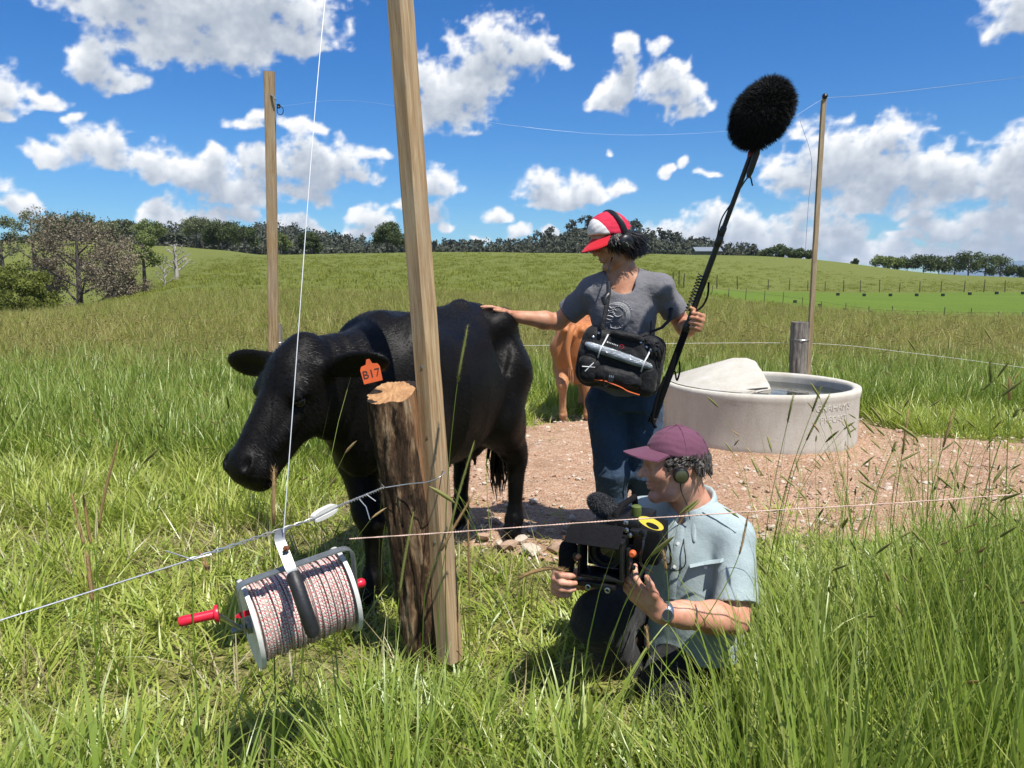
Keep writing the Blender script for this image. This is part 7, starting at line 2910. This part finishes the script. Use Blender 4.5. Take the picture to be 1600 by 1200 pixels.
def build_grass():
    rg = np.random.default_rng(21)
    # --- short trampled turf near the camera
    x, y = frand(9500, -1.05, 1.1, 1.25, 9.0, rg)
    d = yard_d(x, y)
    bare = wob(x + 4, y, 2.2) + .35 * wob(x, y, 6.0)
    keep = ((d > -.05) | ((d > -.75) & (rg.random(len(x)) < .07))) & (bare > -.95)
    x, y, d, bare = x[keep], y[keep], d[keep], bare[keep]
    idx = np.where(rg.random(len(x)) < np.clip(.24 - bare * .22, .06, .75), rg.integers(3, 5, len(x)), rg.integers(0, 3, len(x)))
    plant('turf', x, y, idx, ['short0', 'short1', 'short2', 'straw0', 'straw1'], .85, 1.5, 'short trampled grass and straw round the fence and the cow', rg, .2)
    # --- medium tussocks
    x, y = frand(8000, -1.1, 1.15, 1.15, 9.5, rg)
    d = yard_d(x, y)
    w = wob(x, y, 1.3)
    p = np.where(x / y < -.05, .16, .6)
    p = np.where((y < 2.0), .5, p)
    p = np.where((y > 3.9) & (x < -1.2), .95, p)
    p = np.where((x > .95) & (y < 3.8), .55, p)
    p = p + .35 * w
    clear = (np.abs(x + .3) < .75) & (y > 2.2) & (y < 3.6)            # trodden round the cow and the stump
    p = np.where(clear & (x < .35), p * .15, p)
    man = (np.hypot(x - .55, y - 2.42) < .30) | ((np.abs(x - .72) < .5) & (y > 5.5) & (y < 7.7))
    keep = (d > -.02) & (rg.random(len(x)) < p) & ~man
    x, y = x[keep], y[keep]
    zs = rg.uniform(.7, 1.15, len(x))
    zs = np.where((x / y > -.1) & (y > 2.2) & (y < 4), np.clip((1.42 - .376 * y) / .30, .3, 1.1) * zs, zs)
    plant('tussocks', x, y, rg.integers(0, 3, len(x)), ['medium0', 'medium1', 'medium2'], .7, 1.25, 'knee-low green grass tussocks round the yard', rg, .12, zs)
    # --- tall rank grass: right foreground, the bottom edge and round the stump
    x, y = frand(5200, -.9, 1.15, 1.1, 4.2, rg)
    d = yard_d(x, y)
    u = x / y
    right = np.clip((u - .30) / .12, 0, 1) * (y > 1.5) * (y < 4.0)
    low = ((y < 1.95) & (u > -.25)) * np.where((u > .0) & (u < .28), .22, .45)
    low2 = ((y < 1.7) & (u <= -.25)) * .18
    stump = np.exp(-((x + .22) ** 2 + (y - 2.20) ** 2) / .05) * .5
    man = np.exp(-((x - .70) ** 2 + (y - 1.98) ** 2) / .03) * .4
    p = np.maximum.reduce([right * np.clip(.46 + .4 * wob(x, y, 3.0), .10, .9), low, low2, stump, man])
    keep = (d > .0) & (rg.random(len(x)) < p) & (np.hypot(x - .56, y - 2.42) > .34)
    x, y = x[keep], y[keep]
    u = x / y
    slope = np.interp(u, [-.6, -.12, -.02, .26, .36, .50, .60, .70], [.565, .53, .60, .60, .385, .372, .315, .285])
    hs = np.clip((1.37 - slope * y + rg.normal(size=len(x)) * .05) / .72, .14, 1.15) * rg.uniform(.75, 1.12, len(x))
    plant('rank_grass', x, y, rg.integers(0, 3, len(x)), ['tall0', 'tall1', 'tall2'], .85, 1.1, 'tall rank grass in the right foreground', rg, .10, hs)
    # --- broad arching blades here and there
    x, y = frand(900, -.95, 1.1, 1.15, 3.6, rg)
    d = yard_d(x, y)
    u = x / y
    keep = (d > .05) & (rg.random(len(x)) < np.where(u > .3, .75, np.where(y < 2.1, .4, .10))) & (np.hypot(x - .56, y - 2.42) > .36) & ~((np.abs(x + .45) < .35) & (y > 1.5) & (y < 2.6))
    x, y, u = x[keep], y[keep], u[keep]
    slope = np.interp(u, [-.6, .25, .36, .50, .60, .70], [.50, .48, .37, .36, .305, .275])
    zs = np.clip((1.37 - slope * y) / .5, .2, 1.2) * rg.uniform(.7, 1.15, len(x))
    plant('broad_grass', x, y, rg.integers(0, 3, len(x)), ['broad0', 'broad1', 'broad2'], .8, 1.1, 'broad arching grass blades among the finer foreground grass', rg, .15, zs)
    # --- dead stems and flattened straw
    x, y = frand(1500, -1.0, 1.1, 1.25, 5.5, rg)
    keep = (yard_d(x, y) > -.15) & (rg.random(len(x)) < np.clip(.5 + .5 * wob(x, y, 1.9), .05, 1)) & (np.hypot(x - .56, y - 2.42) > .30)
    x, y = x[keep], y[keep]
    plant('dead_stems', x, y, rg.integers(0, 2, len(x)), ['dead0', 'dead1'], .7, 1.2, 'dry straw-coloured stems lying among the green grass', rg, .25)
    # --- seeding stems that rise out of the tall grass
    x, y = frand(420, -.8, 1.0, 1.7, 3.6, rg)
    u = x / y
    keep = (yard_d(x, y) > .02) & (rg.random(len(x)) < np.where(u > .52, .9, np.where(u > .33, .38, np.where(u < -.3, .07, .03)))) & (np.hypot(x - .56, y - 2.42) > .36)
    x, y = x[keep], y[keep]
    plant('seeding_stems', x, y, rg.integers(0, 3, len(x)), ['wisp0', 'wisp1', 'wisp2'], .8, 1.1, 'thin seeding stems standing above the right foreground grass', rg, .08)
    # --- meadow beyond the yard
    x, y = frand(10500, -1.15, 1.1, 5.2, 15.0, rg)
    d = yard_d(x, y)
    left = (x < -1.3) & (y > 4.6 + .6 * wob(x, y, .8))
    back = y > 7.4 + .4 * wob(x, y, .9)
    trough_gap = (np.hypot(x - 2.16, y - 6.42) < 1.05)
    calf_gap = (np.abs(x - .76) < .6) & (y < 8.1)
    keep = (left | back) & (d > .12) & ~trough_gap & ~calf_gap
    x, y = x[keep], y[keep]
    green = rg.random(len(x)) < np.clip(1.25 - (y - 7.5) / 5.0, .15, 1)
    ol = (~green) & (rg.random(len(x)) < .25 + .3 * wob(x, y, .5))
    idx = np.where(green, rg.integers(3, 5, len(x)), np.where(ol, rg.integers(5, 7, len(x)), rg.integers(0, 3, len(x))))
    plant('meadow_grass', x, y, idx, ['mid_meadow0', 'mid_meadow1', 'mid_meadow2', 'mid_green0', 'mid_green1', 'olive0', 'olive1'], .8, 1.25, 'long seeding meadow grass behind the yard', rg)
    x, y = frand(19000, -1.12, 1.05, 14.0, 42.0, rg)
    k = poly_dist(x, y, PADDOCK) > .4
    x, y = x[k], y[k]
    ol = rg.random(len(x)) < np.clip(.42 - (y - 14) / 40, .05, 1) + .35 * wob(x, y, .22)
    idx = np.where(ol, rg.integers(3, 5, len(x)), rg.integers(0, 3, len(x)))
    plant('meadow_grass_beyond', x, y, idx, ['mid_meadow0', 'mid_meadow1', 'mid_meadow2', 'olive0', 'olive1'], 1.0, 1.7, 'olive seeding grass across the middle of the meadow', rg)
    x, y = frand(18500, -1.1, 1.05, 40.0, 150.0, rg)
    k = (poly_dist(x, y, PADDOCK) > .8) & (rg.random(len(x)) < np.clip((150 - y) / 80, 0, 1))
    x, y = x[k], y[k]
    plant('meadow_sward', x, y, rg.integers(0, 2, len(x)), ['far_meadow0', 'far_meadow1'], .8, 1.5, 'far meadow sward running up to the ridge', rg)


build_grass()


# --- stones
M_STONE = simple('pinkish_stone', (.40, .27, .19), .9, var=.35, scale=14, bmp=.4, bdist=.01)
M_STONE2 = simple('pale_stone', (.52, .44, .35), .9, var=.25, scale=14, bmp=.4, bdist=.01)


def stone_mesh(seed, mat):
    rg = np.random.default_rng(seed)
    bm = bmesh.new()
    bmesh.ops.create_icosphere(bm, subdivisions=1, radius=1)
    for v in bm.verts:
        v.co *= rg.uniform(.72, 1.15)
        v.co.z *= .55
    me = bpy.data.meshes.new('stone')
    bm.to_mesh(me)
    bm.free()
    me.materials.append(mat)
    return me


def build_stones():
    rg = np.random.default_rng(31)
    protos = [stone_mesh(200 + i, M_STONE if i % 3 else M_STONE2) for i in range(7)]
    for i, me in enumerate(protos):
        PROTO['pebble%d' % i] = bpy.data.objects.new('pebble%d' % i, me)
    n = 14000
    x, y = rg.uniform(-1.6, 6.6, n), rg.uniform(3.1, 8.4, n)
    k = (yard_d(x, y) < -.02) & (np.hypot(x - 2.16, y - 6.42) > .86)
    x, y = x[k], y[k]
    s = .004 + .019 * rg.random(len(x)) ** 3
    z = ground_z(x, y) + .03
    scatter('gravel', ['pebble%d' % i for i in range(7)], np.stack([x, y, z], -1), rg.uniform(0, 6.28, (len(x), 3)) * np.array([.1, .1, 1]), np.stack([s, s, s], -1), rg.integers(0, 7, len(x)), 'loose reddish gravel chips over the yard', 'gravel')
    # stones one can pick out lie in the yard as pieces of it
    big = [(0.10, 3.55, .055), (-.02, 3.62, .045), (.22, 3.58, .05), (.05, 3.70, .04), (.30, 3.72, .035), (-.15, 3.75, .04), (.32, 3.45, .06)]
    for i in range(90):
        a, b = rg.uniform(-.9, 5.5), rg.uniform(3.6, 7.2)
        if yard_d(np.array([a]), np.array([b]))[0] < -.1 and math.hypot(a - 2.16, b - 6.42) > .95:
            big.append((a, b, rg.uniform(.014, .034)))
    for i in range(26):
        a = rg.uniform(.9, 4.6)
        big.append((a, np.interp(a, [.8, 2.3, 3, 3.8, 4.9], [3.55, 3.70, 3.82, 4.02, 4.4]) + rg.normal() * .05, rg.uniform(.02, .045)))
    for i, (a, b, r) in enumerate(big):
        o = bpy.data.objects.new('stone', protos[i % 7])
        COL.objects.link(o)
        o.parent = yard
        o.location = (a, b, gz(a, b) + .03 + r * .15)
        o.rotation_euler = (rg.normal() * .2, rg.normal() * .2, rg.uniform(0, 6.28))
        o.scale = (r * rg.uniform(.9, 1.5), r, r)


build_stones()


# --- single seed stalks that stand out



def stalk(pts, head_frac, r, mat, label, group, seed):
    rg = random.Random(seed)
    c = curve_pts(pts, 26)
    base = c[0]
    root = empty('grass_stalk', base, label, 'grass stalk', group)
    k = max(3, int(len(c) * head_frac))
    stem = c[:-k + 1]
    MB().tube(stem, [lerp(.0022, .0012, i / len(stem)) for i in range(len(stem))], 5).build('stem', G_TALL, root)
    hd = c[-k:]
    mb = MB()
    mb.tube(hd, [r * (.5 + .5 * math.sin(math.pi * min(1, .15 + .8 * i / (len(hd) - 1)))) * (1 if i < len(hd) - 1 else .3) for i in range(len(hd))], 7)
    for i in range(220):
        t = rg.random() * (len(hd) - 1.001)
        j = int(t)
        p = lerp(hd[j], hd[j + 1], t - j)
        d = (hd[j + 1] - hd[j]).normalized()
        o = Vector((rg.gauss(0, 1), rg.gauss(0, 1), rg.gauss(0, 1)))
        o = (o - d * o.dot(d)).normalized()
        s = d.cross(o) * .0005
        q = p + o * r * .7
        e = q + (o * .8 + d) * r * 2.1
        mb.add([q - s, q + s, e], [(0, 1, 2)])
    mb.build('seed_head', mat, root, auto=0)
    return root


_st = [
    ([(697, 1010), (697, 800), (712, 620), (731, 508)], .24, .0042, G_HEADG, 2.28, 'tall green-headed stalk rising against the cow beside the leaning post', None),
    ([(684, 1010), (690, 900), (712, 790), (741, 690)], .42, .0040, G_HEADG, 2.25, 'dark green bristly spike leaning right below the cow\'s belly', None),
    ([(660, 1080), (664, 930), (690, 860), (742, 768)], .30, .0042, G_HEADB, 2.22, 'yellow-brown seed head arching right beside the leaning post', None),
    ([(428, 1010), (427, 900), (428, 730)], .20, .0052, G_HEADB, 1.86, 'stubby orange seed spike under the cow\'s chin', None),
    ([(620, 1110), (618, 1000), (628, 900), (646, 800)], .36, .0042, G_HEADG, 2.12, 'green seed spike in front of the charred log', None),
    ([(733, 960), (733, 890), (731, 812)], .55, .0040, G_HEADB, 2.35, 'short upright brown spike right of the leaning post', None),
    ([(700, 1150), (750, 1010), (800, 915), (850, 889), (884, 892)], .42, .0058, G_HEADB, 1.95, 'golden seed head arching over before the camera\'s grip', None),
    ([(1190, 900), (1205, 780), (1240, 616)], .10, .0042, G_HEADG, 2.9, 'thin stalk with a small dark head reaching the left part of the trough wall', None),
    ([(1205, 920), (1230, 760), (1283, 604)], .14, .0042, G_HEADG, 2.9, 'thin stalk crossing the trough rim', None),
    ([(1200, 930), (1240, 740), (1297, 614)], .24, .0042, G_HEADG, 2.95, 'stalk with a long dark head in front of the cast letters', None),
    ([(1390, 960), (1395, 820), (1420, 640)], .16, .0042, G_HEADB, 2.6, 'brown-headed stalk right of the trough', None),
    ([(1440, 1000), (1450, 800), (1490, 640)], .16, .0042, G_HEADB, 2.5, 'second brown-headed stalk right of the trough', None),
    ([(1535, 1100), (1545, 800), (1548, 560)], .10, .0042, G_HEADG, 2.3, 'very tall straight stalk near the right edge', None),
    ([(1560, 1100), (1570, 820), (1578, 590)], .12, .0042, G_HEADB, 2.3, 'tall stalk next to the very tall one at the right edge', None),
    ([(1490, 1100), (1505, 900), (1560, 700), (1590, 640)], .14, .0042, G_HEADG, 2.35, 'tall stalk bending towards the right edge', None),
    ([(1330, 980), (1360, 800), (1400, 690)], .14, .0038, G_HEADG, 2.7, 'slender stalk over the gravel right of the squatting man', None),
    ([(150, 900), (158, 800), (184, 690)], .45, .0052, G_HEADB, 2.6, 'brown seed spike standing in the left tussocks', None),
    ([(150, 880), (140, 840), (130, 772)], .45, .0048, G_HEADB, 2.35, 'pale seed spike left of the cow, the right one of a pair', None),
    ([(142, 886), (128, 840), (112, 770)], .45, .0048, G_HEADB, 2.35, 'pale seed spike left of the cow, the left one of a pair', None),
    ([(150, 1000), (142, 920), (136, 862)], .5, .0048, G_HEADB, 1.75, 'brown spike crossing the fence wire at the left', None),
    ([(300, 900), (325, 890), (310, 860), (303, 900)][:3], .5, .0036, G_HEADB, 1.7, 'small brown spike above the reel handle', None),
    ([(1060, 1200), (1020, 1060), (1010, 980)], .2, .0036, G_HEADB, 1.85, 'pale dry stalk in front of the squatting man', None),
    ([(1040, 1080), (1044, 930), (1037, 862)], .2, .0040, G_HEADB, 2.0, 'brown spike in front of the squatting man\'s shirt', None),
    ([(990, 1120), (1100, 970), (1150, 880), (1170, 800)], .25, .0030, G_HEADB, 1.95, 'long thin stalk leaning across the squatting man\'s sleeve', None),
]
for _i, (_p, _hf, _r, _m, _y, _l, _g) in enumerate(_st):
    _q = [at(a, b, _y + .02 * j) for j, (a, b) in enumerate(_p)]
    if _q[0].z > .05:
        _b0 = Vector((_q[0].x, _q[0].y - .02, gz(_q[0].x, _q[0].y)))
        _q = [_b0] + _q
    else:
        _q[0].z = max(_q[0].z, -.02)
    stalk(_q, _hf, _r, _m, _l, _g, 300 + _i)
# ------------------------------------------------------------------ the air: a faint blue haze that only the far ranges show
def build_haze():
    zl, zh, r = -520.0, 230.0, 6600.0
    vs = [(x, y, z) for z in (zl, zh) for x, y in ((-r, -r), (r, -r), (r, r), (-r, r))]
    fs = [(3, 2, 1, 0), (4, 5, 6, 7), (0, 1, 5, 4), (1, 2, 6, 5), (2, 3, 7, 6), (3, 0, 4, 7)]
    me = bpy.data.meshes.new('haze')
    me.from_pydata(vs, [], fs)
    me.update()
    m = bpy.data.materials.new('haze')
    m.use_nodes = True
    nt = m.node_tree
    nt.nodes.clear()
    out = nd(nt, 'ShaderNodeOutputMaterial')
    v = nd(nt, 'ShaderNodeVolumePrincipled')
    v.inputs['Color'].default_value = (.62, .78, 1.0, 1)
    v.inputs['Density'].default_value = 0.00007
    v.inputs['Anisotropy'].default_value = 0.2
    nt.links.new(v.outputs[0], out.inputs['Volume'])
    tag(link('haze', me, m, smooth=False), kind='stuff')


build_haze()
